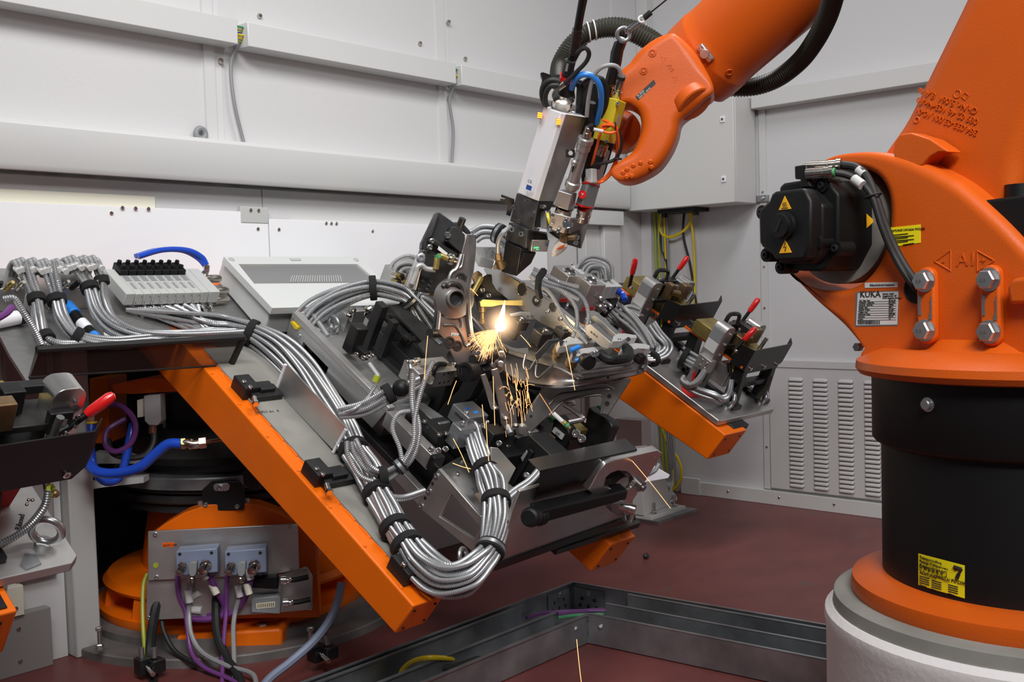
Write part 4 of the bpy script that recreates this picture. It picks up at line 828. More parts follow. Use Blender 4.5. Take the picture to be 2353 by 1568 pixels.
build('yoke', MB().px(Dp(4.02), [(255, 885), (340, 868), (400, 870), (410, 900), (310, 906), (262, 905)], .16), 'table_orange', hb, bev=.004)
build('yoke', MB().px(Dp(4.18), [(205, 870), (250, 868), (250, 1020), (205, 1020)], .2), 'table_orange', hb, bev=.004)
build('frame_bar', MB().px(Dp(3.95), [(125, 1124), (240, 1104), (330, 1096), (330, 1110), (240, 1120), (125, 1140)], .06), 'pale_grey', hb)
build('frame_bar', MB().px(Dp(4.1), [(215, 1040), (380, 1052), (380, 1066), (215, 1066)], .06), 'pale_grey', hb)
hc = build('multi_connector', MB().px(Dp(3.97), [(330, 910), (368, 907), (370, 968), (362, 978), (342, 978), (332, 968)], .06), 'pale_grey', hb, bev=.003)
build('cable_gland', MB().cyl(hit(351, 976, Dp(4.0)), hit(351, 996, Dp(4.0)), .016), 'copper', hc)
build('terminal_strip', MB().px(Dp(3.965), [(315, 920), (328, 917), (328, 958), (316, 960)], .05), 'cream', hc)
bb_ = MB().px(Dp(3.78), [(556, 1086), (566, 1080), (596, 1108), (592, 1130), (560, 1118)], .05); build('black_stop', bb_, 'black_paint', hb, bev=.003)
cable([at(x, y, d_) for x, y, d_ in ((198, 1064, 3.80), (225, 1085, 3.76), (270, 1088, 3.74), (320, 1075, 3.72), (350, 1050, 3.72), (385, 1022, 3.72), (418, 1020, 3.72))], .019, 'blue_hose', 'thick blue hose bowing to a brass elbow under the orange beam', cat='hose', name='air_hose', seg=12)
cable([at(x, y, d_) for x, y, d_ in ((210, 975, 3.92), (208, 1020, 3.9), (214, 1070, 3.86), (238, 1106, 3.86), (272, 1100, 3.9), (288, 1060, 3.92), (300, 1000, 3.94), (306, 975, 3.96))], .016, 'blue_hose', 'thick blue hose hanging in a loop below the black guard plate', cat='hose', name='air_hose', seg=12)
ef = thing('pipe_elbow', 'brass and copper pipe elbow at the end of the blue hose', 'fitting', at(450, 1018, 3.72))
build('elbow', MB().tube(spline([at(416, 1020, 3.72), at(430, 1019, 3.72), at(445, 1022, 3.72), at(466, 1018, 3.73)], 16), .017, 12), 'nickel', ef)
for x, y, x2, y2, m_ in ((416, 1020, 426, 1019, 'brass'), (458, 1019, 474, 1017, 'copper'), (434, 1020, 440, 1021, 'nickel')): build('nut', MB().cyl(at(x, y, 3.72), at(x2, y2, 3.725), .022, n=6), m_, ef)
build('pipe', MB().cyl(at(470, 1017, 3.73), at(520, 1010, 3.85), .008), 'copper', ef)
hx = thing('hose_fitting', 'copper hex fitting with a yellow ring above the hanging blue hose', 'fitting', at(211, 960, 3.92))
build('nut', MB().cyl(at(211, 955, 3.92), at(211, 968, 3.92), .019, n=6), 'copper', hx); build('ring', MB().torus(at(211, 971, 3.92), Z, .016, .005), 'yellow', hx); build('stub', MB().cyl(at(212, 935, 3.92), at(211, 955, 3.92), .013), 'dark_steel', hx)
pc([(240, 930, 4.0), (275, 932, 3.96), (302, 955, 3.93), (312, 985, 3.92), (300, 1020, 3.92), (268, 1038, 3.92), (243, 1025, 3.93), (244, 995, 3.95), (258, 980, 3.97), (290, 962, 3.99)], .011, 'purple', 'thin purple cable coiled once beside the grey multi-pin connector')
pc([(354, 996, 3.97), (352, 1020, 3.96), (335, 1045, 3.94), (300, 1053, 3.93), (260, 1042, 3.95), (248, 1010, 3.98)], .012, 'rubber', 'black cable curving down from the copper gland on the hub')
for n_, (x, y) in enumerate(((727, 1500), (330, 1530))):
    lv_ = thing('levelling_foot', ('black levelling foot with chrome screws right of the orange base', 'black levelling foot with chrome screws left of the orange base')[n_], 'foot', at(x, y+20, 3.7))
    c = at(x, y, 3.7); build('block', MB().box(c, (.05, .05, .06)).box(c+R0*.045, (.05, .05, .045)), 'black_paint', lv_, bev=.003)
    for dx, dz in ((-.005, .03), (.04, .028)): build('screw', MB().cyl(c+R0*dx+Z*dz, c+R0*dx+Z*(dz+.035), .010), 'zinc', lv_)
    build('side_screw', MB().cyl(c+R0*.02-F0*.02, c+R0*.055-F0*.06-Z*.012, .009), 'chrome', lv_)
for n_, (x, y) in enumerate(((229, 1474), (714, 1474))):
    p = at(x, y, 3.85); b_ = thing('stud_bolt', ('upright stud with a nut left of the orange base', 'upright stud with a nut right of the orange base')[n_], 'bolt', p)
    build('stud', MB().cyl(p-Z*.03, p+Z*.05, .008), 'zinc', b_); build('nut', MB().bolt(p-Z*.03, Z, .016, .02), 'zinc', b_); build('head', MB().bolt(p+Z*.04, Z, .013, .014), 'zinc', b_)
# ================================================================ welding fixture on the middle of the table
XT = lambda x: Xp(2.04+x)
def pp(name, pl, pts, th, m_, par, bev=.002, **k): return build(name, MB().px(pl, pts, th), m_, par, bev=bev, **k)
def bb2(name, m_, par, *a, bev=.002):                    # one box anchored at a pixel in the table frame
    return build(name, tb(MB(), *a), m_, par, bev=bev)
def caps(par, pts, h, r=.008, ax=TN, m_='chrome', hh=.008):
    for x, y in pts: p = pT(x, y, h); build('screw', MB().cap_screw(p, ax, r, hh), m_, par)
def capd(par, pts, d, r=.008, m_='chrome', hh=.008, ax=None):
    for x, y in pts: p = at(x, y, d); build('screw', MB().cap_screw(p, tocam(p)*.5-TX*.6 if ax is None else ax, r, hh), m_, par)
wf = thing('welding_fixture', 'grey aluminium fixture base with cut-out side walls on the middle of the tilted table', 'fixture', T(.75, .6, 0))
build('left_wall', PXF(XT(.33), [(672, 719), (892, 940), (855, 985), (658, 770)], [(697, 786), (754, 845), (743, 872), (686, 815)], .014), 'satin_aluminium', wf, bev=.002)
build('wall_lip', MB().px(XT(.325), [(674, 716), (894, 938), (888, 950), (670, 730)], .03), 'satin_aluminium', wf, bev=.002)
lb = build('lower_bracket', PXF(XT(.33), [(1007, 1077), (1115, 1200), (1086, 1268), (958, 1163)], [(1037, 1134), (1104, 1212), (1088, 1240), (1009, 1188)], .016), 'satin_aluminium', wf, bev=.002)
for x, y in ((1003, 1094), (986, 1129), (968, 1163)): p = hit(x, y, XT(.33)); build('screw', MB().cap_screw(p, -TX, .010, .004), 'zinc', lb)
for x, y in ((994, 1112), (977, 1145)): p = hit(x, y, XT(.33)); build('tapped_hole', MB().cyl(p-TX*.001, p+TX*.003, .006), 'ink', lb)
for x, y in ((687, 772),): p = hit(x, y, XT(.33)); build('screw', MB().cap_screw(p, -TX, .010, .004), 'zinc', wf)
p = hit(677, 789, XT(.33)); build('tapped_hole', MB().cyl(p-TX*.001, p+TX*.003, .006), 'ink', wf)
tpu = build('upper_plate', MB().ext([pT(x, y, .13) for x, y in ((674, 717), (800, 690), (1010, 890), (945, 990), (892, 939))], -TN*.014), 'brushed_aluminium', wf, bev=.0015)
tpl = build('lower_plate', MB().ext([pT(x, y, .115) for x, y in ((1009, 1076), (1080, 1036), (1192, 1130), (1168, 1195), (1116, 1199))], -TN*.014), 'milled_aluminium', wf, bev=.0015)
build('marking_plate', MB().ext([pT(x, y, .117) for x, y in ((1082, 1124), (1098, 1119), (1105, 1129), (1088, 1133))], -TN*.002), 'galvanised', tpl)
caps(tpl, [(1052, 1090), (1062, 1060)], .116, .008, hh=.005)
fpn = pp('front_panel', Sp(.028), [(1148, 1292), (1178, 1172), (1195, 1130), (1440, 1062), (1462, 1060), (1452, 1184)], .012, 'satin_aluminium', wf)
pp('front_edge', Sp(.02), [(1092, 1318), (1142, 1298), (1460, 1184), (1462, 1196), (1142, 1312)], .03, 'black_paint', wf)
pp('cross_bracket', XT(.40), [(872, 938), (905, 940), (862, 1020), (826, 1018)], .09, 'satin_aluminium', wf, bev=.004)
pp('cross_bar', XT(.42), [(890, 930), (945, 930), (1010, 975), (1000, 990), (940, 955), (885, 950)], .06, 'galvanised', wf, bev=.003)
pp('link_bar', XT(.34), [(900, 1095), (922, 1082), (985, 1150), (962, 1163)], .03, 'satin_aluminium', wf)
build('yellow_tab', MB().px(XT(.318), [(666, 740), (671, 738), (684, 752), (682, 758), (676, 757)], .02), 'yellow', wf, bev=.002)
wsh = pT(700, 725, .13); build('red_washer', MB().lathe(wsh, TN, [(.021, 0), (.021, .003), (.018, .004), (.0005, .004)], 28), 'red_mark', wf); build('bolt', MB().bolt(wsh+TN*.004, TN, .009, .014), 'chrome', wf)
build('marking_plate', MB().ext([pT(x, y, .132) for x, y in ((724, 756), (737, 752), (746, 759), (732, 762))], -TN*.002), 'mid_grey', tpu)
caps(tpu, [(704, 743), (787, 826), (780, 843)], .131, .009, hh=.004)
build('hole', MB().cyl(pT(743, 782, .13), pT(743, 782, .131), .005), 'ink', tpu)
ey = thing('eye_bolt', 'steel lifting eye bolt on the upper fixture plate beside the black blocks', 'eye bolt', pT(765, 760, .13))
c = pT(768, 745, .155); build('ring', MB().torus(c, nrm(TX+TN*.2), .030, .009, 28, 10), 'galvanised', ey); build('shank', MB().cyl(c-TN*.045, c-TN*.02, .014), 'galvanised', ey)
dev = thing('valve_unit', 'silver valve unit with chrome fittings behind the lifting eye', 'valve', pT(830, 715, .13))
bb2('body', 'satin_aluminium', dev, 800, 728, .20, .09, .05, .07); bb2('body', 'satin_aluminium', dev, 815, 716, .23, .06, .03, .05)
for x, y in ((805, 717), (840, 712)): p = pT(x, y, .23); build('elbow', MB().tube(spline([p-TN*.02, p, p+TX*.02+TN*.012], 8), .009, 8).bolt(p-TN*.02, TN, .012, .012), 'chrome', dev)
caps(dev, [(762, 747), (772, 752), (780, 748)], .16, .008)
# cable tray wall standing beside the bundle
xg = toT(pT(705, 968, .02))[0]
tg = thing('tray_wall', 'bare steel tray wall holding the cable bundle beside the orange beam', 'tray', pT(705, 968, 0))
pp('sheet', XT(xg), [(660, 838), (796, 984), (769, 1038), (636, 897)], .004, 'satin_aluminium', tg, bev=0)
for a, b_ in (((656, 838), (634, 897)), ((795, 987), (766, 1040))): build('edge_strip', MB().tube([hit(*a, XT(xg)), hit(*b_, XT(xg))], .006, 8), 'white_plastic', tg)
# ---- black clamp unit with a loop handle
k1 = thing('clamp_unit', 'big matt black clamp unit with a loop handle left of the welding spot', 'clamp', pT(900, 840, .13))
bb2('end_pad', 'black_anodised', k1, 823, 757, .27, .055, .05, .115, bev=.006)
bb2('upright', 'black_anodised', k1, 879, 706, .33, .035, .045, .20, bev=.003)
bb2('upright', 'black_anodised', k1, 905, 742, .31, .03, .03, .16, bev=.003)
bb2('slide', 'black_anodised', k1, 1035, 840, .26, .06, .36, .05, bev=.003)
bb2('side_plate', 'black_anodised', k1, 985, 812, .25, .02, .24, .10, bev=.003)
bb2('carrier', 'black_anodised', k1, 955, 838, .20, .07, .16, .09, bev=.003)
bb2('carrier', 'black_paint', k1, 962, 820, .21, .05, .05, .11, bev=.002)
bb2('foot', 'black_paint', k1, 930, 868, .15, .12, .34, .03, bev=.003)
pp('stop', XT(.42), [(812, 790), (838, 812), (832, 830), (806, 806)], .03, 'black_paint', k1)
h0 = [pT(884, 728, .27), pT(890, 735, .275), pT(912, 757, .275), pT(930, 775, .275), pT(938, 783, .26)]
lh = build('loop_handle', MB().tube(spline(h0, 20), .010, 10), 'black_plastic', k1)
for p in (h0[0], h0[-1]): build('handle_end', MB().cyl(p-TX*.006, p+TX*.03, .016, n=14), 'black_plastic', lh, bev=.002)
caps(k1, [(962, 750), (968, 757), (979, 771), (985, 765), (954, 742)], .262, .008)
capd(k1, [(847, 820), (856, 818), (836, 822), (820, 815)], 3.58, .008)
tl = pp('top_cover', Tp(.275), [(893, 702), (922, 697), (1002, 768), (1062, 822), (1050, 838), (985, 800)], .012, 'dark_steel', k1)
pp('cover_step', Tp(.285), [(960, 790), (985, 775), (1045, 820), (1015, 835), (985, 825)], .014, 'dark_steel', k1)
pp('name_plate', Tp(.289), [(997, 780), (1005, 777), (1017, 787), (1010, 791)], .002, 'galvanised', k1)
# ---- beige pneumatic block
k2 = thing('pneumatic_block', 'pale metal pneumatic block with elbow fittings in front of the black clamp', 'cylinder', pT(990, 890, .13))
bdy = bb2('body', 'satin_aluminium', k2, 964, 860, .30, .19, .09, .07, bev=.003)
bb2('cover', 'nickel', k2, 972, 848, .305, .15, .02, .006, bev=.001)
bb2('label', 'mid_grey', k2, 958, 850, .3015, .04, .016, .002, bev=0); bb2('label', 'red_mark', k2, 979, 846, .3015, .012, .012, .002, bev=0); bb2('label', 'mid_grey', k2, 1030, 843, .3015, .03, .012, .002, bev=0)
for x, y in ((1020, 860), (1030, 858), (1040, 856), (1010, 880), (1020, 878), (1030, 876)): p = hit(x, y, Sp(toT(pT(964, 860, .30))[1])); build('port', MB().cyl(p, p-TU*.0015, .004), 'ink', bdy)
e0 = pT(942, 838, .30); build('elbow', MB().tube(spline([pT(963, 828, .31), pT(950, 833, .31), e0, pT(943, 850, .29)], 12), .010, 10).bolt(pT(955, 830, .31), TX, .014, .016), 'chrome', k2)
build('swivel', MB().lathe(pT(943, 848, .29), -TN*.6+A(-TU)*.2, [(.009, 0), (.009, .02), (.012, .022), (.012, .034), (.008, .036)], 12), 'chrome', k2)
build('sensor_plug', MB().tube(spline([pT(1022, 838, .31), pT(1008, 838, .32), pT(998, 848, .31), pT(993, 866, .28)], 12), .010, 10), 'black_plastic', k2)
build('nut', MB().cyl(pT(991, 868, .28), pT(988, 878, .275), .012, n=6), 'nickel', k2)
capd(k2, [(1044, 838), (935, 832)], 3.5, .008)
# ---- swing arm with a knurled knob and a cross shaft
k3 = thing('swing_arm', 'cranked black swing arm with a knurled knob under the cross shaft', 'clamp', pT(1020, 980, .13))
pp('arm', XT(.55), [(985, 975), (1025, 922), (1052, 898), (1074, 858), (1084, 838), (1104, 838), (1114, 852), (1086, 900), (1078, 916), (1060, 932), (1038, 968), (1000, 992)], .05, 'black_anodised', k3, bev=.004)
bb2('pivot_block', 'black_anodised', k3, 1010, 1000, .20, .10, .09, .05, bev=.003); bb2('pivot_block', 'black_paint', k3, 985, 985, .19, .05, .12, .06, bev=.003)
caps(k3, [(976, 970), (1009, 1001), (1025, 998), (1040, 1000)], .202, .008)
rl_ = bb2('guide_rail', 'satin_aluminium', k3, 993, 1048, .16, .045, .26, .06, bev=.002)
bb2('rail_end', 'black_paint', k3, 1000, 1055, .16, .05, .025, .055)
capd(k3, [(991, 1033), (1009, 1035), (1025, 1032)], 3.4, .010)
kc = at(1068, 856, 3.50); kn = build('knurled_knob', MB().lathe(kc, nrm(tocam(kc)-R0*.6-Z*.1), [(.034, -.05), (.036, -.045), (.036, -.004), (.033, 0), (.022, .001), (.022, -.003), (.0005, -.003)], 40), 'black_plastic', k3, flat=True)
for dx in (-4, 2): p = at(1058+dx, 854, 3.47); build('ridge', MB().cyl(p-Z*.012, p+Z*.012, .002, n=6), 'rubber', kn)
sh = thing('cross_shaft', 'steel cross shaft with a big hexagon nut below the welding spot', 'shaft', at(1115, 820, 3.62))
build('shaft', MB().cyl(at(1086, 826, 3.52), at(1160, 806, 3.75), .016, n=16).cyl(at(1108, 820, 3.58), at(1150, 808, 3.72), .026, n=20), 'dark_steel', sh)
build('hex_nut', MB().cyl(at(1095, 823, 3.55), at(1107, 820, 3.585), .028, n=6), 'zinc', sh)
# ---- small silver cylinder with blue label
k4 = thing('compact_cylinder', 'compact silver cylinder with a small blue label under the steel links', 'cylinder', pT(1080, 970, .13))
bb2('body', 'galvanised', k4, 1078, 962, .27, .10, .09, .06, bev=.003); bb2('body', 'galvanised', k4, 1060, 990, .25, .08, .05, .08, bev=.003)
bb2('label', 'bright_blue', k4, 1092, 950, .2715, .02, .012, .0015, bev=0); bb2('label', 'logo_blue', k4, 1074, 942, .2715, .014, .012, .0015, bev=0)
bb2('sensor_slot', 'ink', k4, 1062, 963, .252, .004, .04, .003, bev=0)
capd(k4, [(1072, 950), (1064, 972), (1112, 978)], 3.5, .008)
bb2('clip', 'black_anodised', k4, 1135, 1000, .24, .07, .06, .12, bev=.003)
# ---- plate and black cylinder body in the lower middle
k5 = thing('lower_cylinder', 'black box-shaped cylinder with a grey side plate above the looping bundle', 'cylinder', pT(1220, 1080, .1))
pp('side_plate', Dp(3.42, -30), [(1128, 1028), (1145, 1030), (1186, 1076), (1160, 1128), (1130, 1085)], .01, 'satin_aluminium', k5)
pp('body', XT(.72), [(1180, 1010), (1215, 1000), (1290, 1068), (1232, 1142), (1186, 1078)], .10, 'black_anodised', k5, bev=.003)
pp('slat_face', XT(.705), [(1192, 1076), (1215, 1032), (1225, 1040), (1165, 1136), (1150, 1134)], .012, 'black_paint', k5)
pp('index_plate', XT(.70), [(1127, 1020), (1135, 1004), (1147, 1012), (1141, 1026)], .004, 'galvanised', k5)
capd(k5, [(1148, 1019), (1211, 1092)], 3.45, .010)
pp('marking_panel', XT(.702), [(1196, 1052), (1210, 1034), (1212, 1040), (1200, 1062)], .003, 'mid_grey', k5)
# ---- clamp posts with green pads
k6 = thing('pad_clamp', 'dark grey clamp post with green pad and paper label beside the frame leg', 'clamp', pT(1290, 1010, .1))
pp('post', XT(.90), [(1272, 966), (1282, 955), (1306, 988), (1309, 1000), (1278, 1060), (1250, 1060)], .05, 'black_anodised', k6, bev=.006)
lp_ = pp('label', XT(.893), [(1268, 992), (1274, 982), (1296, 1000), (1290, 1011)], .006, 'label_white', k6, bev=0)
text('-JNG\n BTS', hit(1276, 994, XT(.892)), hit(1292, 1006, XT(.892))-hit(1272, 990, XT(.892)), TN, .010, 'ink', lp_)
pp('green_pad', XT(.89), [(1256, 962), (1263, 957), (1272, 964), (1264, 973)], .03, 'green', k6)
bb2('slide', 'dark_steel', k6, 1232, 1003, .2, .07, .06, .03); bb2('slide', 'satin_aluminium', k6, 1218, 995, .22, .05, .04, .02)
bb2('brass_link', 'bronze', k6, 1258, 1010, .2, .05, .03, .02)
build('round_bar', MB().cyl(pT(1245, 985, .22), pT(1225, 965, .22), .010), 'black_paint', k6)
k7 = thing('pad_clamp', 'tall dark grey clamp post at the right end under the seat frame', 'clamp', pT(1370, 1000, .1))
pp('post', XT(1.02), [(1352, 935), (1362, 945), (1402, 970), (1408, 982), (1388, 1030), (1330, 1040)], .05, 'black_anodised', k7, bev=.006)
pp('green_pad', XT(1.01), [(1369, 934), (1374, 932), (1384, 942), (1382, 947)], .03, 'green', k7)
bb2('yellow_block', 'brass', k7, 1330, 992, .24, .06, .05, .03); bb2('carrier', 'black_paint', k7, 1312, 1015, .2, .08, .07, .10); bb2('clevis', 'nickel', k7, 1350, 976, .24, .03, .04, .03)
build('bar', MB().tube(spline([at(1296, 930, 3.7), at(1318, 944, 3.66), at(1338, 960, 3.62), at(1340, 964, 3.62), at(1306, 972, 3.60)], 20), .009, 8), 'steel_part', k7)
build('bar', MB().cyl(at(1298, 931, 3.7), at(1318, 927, 3.74), .009), 'chrome', k7)
capd(k7, [(1325, 996), (1338, 1008)], 3.5, .014)
pl_ = thing('sensor_plug', 'white and brass sensor plug with green ring beside the frame leg', 'sensor', at(1290, 965, 3.58))
build('marker', MB().cyl(at(1271, 950, 3.58), at(1292, 969, 3.58), .008, n=8), 'label_white', pl_); build('nut', MB().cyl(at(1293, 969, 3.58), at(1299, 974, 3.58), .010, n=6), 'brass', pl_)
build('ring', MB().cyl(at(1300, 975, 3.58), at(1305, 980, 3.58), .010), 'green', pl_); build('tip', MB().cyl(at(1305, 980, 3.58), at(1310, 985, 3.58), .008), 'bronze', pl_)
# ---- folded black guard, handle bar and knob at the front edge
SG = Sp(.06)
gd = thing('folded_guard', 'folded black steel guard along the front edge of the fixture', 'guard', pT(1340, 1120, .05))
g0 = [(1216, 1052, .27, .0), (1240, 1080, .23, -.04), (1238, 1122, .15, -.04), (1216, 1172, .08, .02)]
def GP(x, y): return hit(x, y, Sp(.00))
gl = [hit(1214, 1056, Sp(.10)), hit(1240, 1082, Sp(.0)), hit(1239, 1124, Sp(.0)), hit(1216, 1165, Sp(.05))]
gr = [hit(1437, 1008, Sp(.10)), hit(1464, 1033, Sp(.0)), hit(1464, 1060, Sp(.0)), hit(1440, 1100, Sp(.05))]
def sheet(name, l, r, th, m_, par, bev=0):
    l = A(l); r = A(r); n = len(l); d_ = nrm(np.cross(l[1]-l[0], r[0]-l[0])); d_ = -d_*np.sign(d_@(EYE-l[0]))*th
    v = np.vstack((l, r, l+d_, r+d_)); f = []
    for i in range(n-1): f += [(i, i+1, n+i+1, n+i), (2*n+i+1, 2*n+i, 3*n+i, 3*n+i+1), (i+1, i, 2*n+i, 2*n+i+1), (n+i, n+i+1, 3*n+i+1, 3*n+i)]
    f += [(0, n, 3*n, 2*n), (n-1, 3*n-1, 4*n-1, 2*n-1)]
    return build(name, MB().add(v, f), m_, par, bev=bev)
sheet('sheet', gl, gr, .003, 'black_paint', gd)
hbt = thing('handle_bar', 'square black handle bar with a ribbed end knob below the black guard', 'handle', pT(1320, 1160, .05))
HB = Sp(-.045)
bar = [hit(x, y, HB) for x, y in ((1232, 1172), (1432, 1118), (1448, 1132), (1244, 1192))]
build('bar', MB().ext([hit(x, y, HB) for x, y in ((1240, 1178), (1445, 1128), (1440, 1150), (1240, 1206))], TU*.05), 'black_plastic', hbt, bev=.008, seg=3)
build('collar', MB().cyl(hit(1234, 1188, Sp(-.03)), hit(1246, 1185, Sp(-.03)), .030, n=24), 'black_plastic', hbt, bev=.003)
kc = hit(1222, 1188, Sp(-.035)); kd = nrm(hit(1234, 1185, Sp(-.03))-hit(1200, 1196, Sp(-.06)))
ek = build('end_knob', MB().lathe(kc, -kd, [(.030, -.02), (.031, -.015), (.031, .012), (.028, .022), (.020, .026), (.019, .024), (.0005, .024)], 36), 'black_plastic', hbt, flat=True)
ap = thing('slotted_plate', 'bright milled plate with a curved slot at the right end of the guard', 'plate', pT(1450, 1130, .1))
DPs = Sp(-.02)
build('plate_body', PXF(DPs, [(1352, 1128), (1376, 1085), (1392, 1067), (1412, 1058), (1512, 1035), (1522, 1042), (1493, 1091), (1442, 1170), (1412, 1172), (1380, 1150)], [(1388, 1118), (1393, 1098), (1404, 1088), (1420, 1082), (1440, 1084), (1452, 1092), (1460, 1108), (1452, 1122), (1430, 1128), (1405, 1124)], .030), 'milled_aluminium', ap, bev=.003)
c = hit(1424, 1120, Sp(.0)); build('roller', MB().lathe(c+TU*.03, -TU, [(.042, 0), (.044, .004), (.044, .03), (.041, .033), (.0005, .034)], 36), 'satin_aluminium', ap)
pn = hit(1466, 1112, Sp(-.02)); build('pivot_pin', MB().lathe(pn, -TU, [(.020, 0), (.020, .02), (.012, .022), (.012, .03), (.0005, .03)], 20), 'steel_part', ap)
pn = hit(1437, 1166, Sp(-.04)); build('thumb_screw', MB().lathe(pn, nrm(R0+Z*-.3-F0*.3), [(.016, -.02), (.016, .01), (.019, .012), (.019, .035), (.010, .036)], 16), 'chrome', ap)
pp('hinge_block', Sp(-.03), [(1404, 1160), (1425, 1155), (1438, 1176), (1420, 1185), (1406, 1178)], .03, 'steel_part', ap, bev=.003)
for x, y in ((1506, 1052), (1515, 1049), (1490, 1083)): p = hit(x, y, DPs); build('pin_hole', MB().cyl(p-TU*.001, p, .003), 'chrome', ap)
ey2 = thing('eye_bolt', 'lifting eye bolt hanging at the right lower corner of the front panel', 'eye bolt', at(1440, 1190, 3.72))
build('ring', MB().torus(at(1443, 1184, 3.74), nrm(TX*.8-TU*.4), .028, .008, 24, 10), 'zinc', ey2)
ey3 = thing('eye_bolt', 'lifting eye bolt lying by the bundle beside the front panel', 'eye bolt', at(1063, 1275, 3.22))
build('ring', MB().torus(at(1064, 1280, 3.22), nrm(TX*.3-TU*.6+TN*.5), .026, .0075, 24, 10), 'zinc', ey3)
sm = thing('switch_box', 'pale switch box behind the slotted plate with a short grey conduit', 'box', at(1510, 1095, 3.95))
pp('body', Dp(3.98, -10), [(1455, 1100), (1498, 1068), (1540, 1092), (1536, 1100), (1470, 1112)], .05, 'white_plastic', sm, bev=.003)
mb = MB(); rings(mb, [at(1488, 1092, 3.9), at(1505, 1082, 3.9), at(1515, 1065, 3.9)], .009); build('conduit', mb, 'conduit_steel', sm)
pp('support', Dp(4.0), [(1462, 1030), (1490, 1028), (1492, 1040), (1464, 1060)], .05, 'satin_aluminium', sm)
# ================================================================ the stamped seat frame being welded
wk = thing('seat_frame', 'stamped bare steel car seat frame clamped in the fixture and being welded', 'seat frame', at(1200, 850, 3.75))
DM = Dp(3.70, -22); dm = lambda o: (DM[0]-DM[1]*o, DM[1])
def cr(lst): return [(880+x/3.8233, 470+y/3.8244) for x, y in lst]      # crop pixels to photo pixels
sd = pp('side_member', DM, cr([(735, 262), (795, 262), (800, 300), (775, 600), (748, 700), (742, 880), (770, 1180), (900, 1330), (890, 1370), (740, 1440), (640, 1400), (560, 1200), (470, 1110), (490, 980), (500, 850), (545, 790), (565, 700), (590, 640), (610, 580), (650, 560), (690, 440)]), .006, 'steel_part', wk, bev=.001)
build('rim', MB().tube(spline([hit(x, y, dm(.006)) for x, y in cr([(790, 270), (788, 420), (768, 600), (745, 720), (745, 880), (760, 1060), (790, 1200), (890, 1330)])], 40), .011, 8), 'steel_part', sd)
build('rim', MB().tube(spline([hit(x, y, dm(.003)) for x, y in cr([(690, 440), (650, 560), (600, 600), (570, 700), (530, 800), (505, 860), (480, 1100)])], 30), .007, 8), 'steel_part', sd)
c = hit(*cr([(622, 828)])[0], dm(.002)); build('pivot_boss', MB().lathe(c, -DM[1], [(.075, 0), (.070, .008), (.034, .012), (.034, .030), (.026, .031), (.025, .004), (.0005, .003)], 32), 'steel_part', sd)
build('pivot_bore', MB().lathe(c-DM[1]*.0045, -DM[1], [(.0245, 0), (.0005, .0005)], 24), 'ink', sd)
for lst in ([(585, 960), (650, 940), (690, 1040), (690, 1085)], [(560, 870), (600, 930), (640, 940)], [(530, 1060), (580, 1060), (640, 1070), (690, 1150), (725, 1245)], [(725, 1245), (765, 1225), (755, 1150)], [(600, 700), (640, 700), (655, 640)], [(660, 560), (690, 540), (712, 440)]):
    build('pressed_rib', MB().tube(spline([hit(x, y, dm(.003)) for x, y in cr(lst)], 16), .0055, 8), 'steel_part', sd)
for x, y, r in cr([(685, 650)]) and [(cr([(685, 650)])[0]+(.016,)), (cr([(585, 1215)])[0]+(.017,)), (cr([(655, 1245)])[0]+(.015,)), (cr([(548, 935)])[0]+(.008,)), (cr([(810, 1280)])[0]+(.013,)), (cr([(728, 850)])[0]+(.008,))]:
    p = hit(x, y, dm(.002)); build('bolt_hole', MB().torus(p, -DM[1], r, r*.28, 20, 6).lathe(p, -DM[1], [(r*.8, -.001), (.0005, .0005)], 16), 'dark_steel', sd)
t_ = pp('bar_label', dm(.005), cr([(600, 1128), (668, 1136), (664, 1162), (598, 1152)]), .001, 'label_white', sd, bev=0)
text('ID10-54', hit(*cr([(606, 1152)])[0], dm(.0056)), hit(*cr([(668, 1136)])[0], DM)-hit(*cr([(600, 1128)])[0], DM), Z, .009, 'ink', t_)
pp('edge_plate', Dp(3.78, -22), cr([(492, 815), (520, 808), (480, 1100), (450, 1105)]), .03, 'dark_steel', wk)
for x, y in cr([(500, 1130), (690, 1335)]): p = at(x, y, 3.68); build('spacer_pin', MB().cyl(p-TX*.05, p+TX*.03, .018 if y < 800 else .024, n=16), 'dark_steel', wk)
build('spring_hook', MB().tube(spline([hit(x, y, dm(.02)) for x, y in cr([(525, 720), (545, 705), (570, 712), (600, 695), (660, 705), (690, 740), (700, 790)])], 24), .008, 8), 'dark_steel', sd)
# seat pan
cols = [(1080, 722, 742, 3.92), (1100, 745, 772, 3.89), (1125, 772, 812, 3.85), (1150, 797, 848, 3.80), (1178, 812, 870, 3.76), (1205, 820, 880, 3.72), (1235, 830, 887, 3.68), (1265, 838, 890, 3.64), (1290, 846, 890, 3.62), (1315, 858, 888, 3.61), (1340, 866, 884, 3.62), (1380, 860, 876, 3.66), (1420, 853, 868, 3.72), (1450, 838, 862, 3.78), (1472, 828, 855, 3.82), (1482, 828, 848, 3.84)]
g = []
for x, y0, y1, d_ in cols:
    k_ = min(1, max(.25, (x-1150)/90)); g.append([at(x+16*k_, y0-30*k_, d_+.18*k_), at(x+5*k_, y0-10*k_, d_+.06*k_), at(x+1, y0-3, d_+.014), at(x, y0+3, d_), at(x+1, y0+(y1-y0)*.35, d_+.010), at(x+2, y0+(y1-y0)*.7, d_+.008), at(x, y1-5, d_-.004), at(x+1, y1, d_+.0), at(x+4, y1+1, d_+.03)])
n_ = len(g[0]); gi = [spline([c_[j] for c_ in g], 56) for j in range(n_)]; g = [[gi[j][i] for j in range(n_)] for i in range(56)]
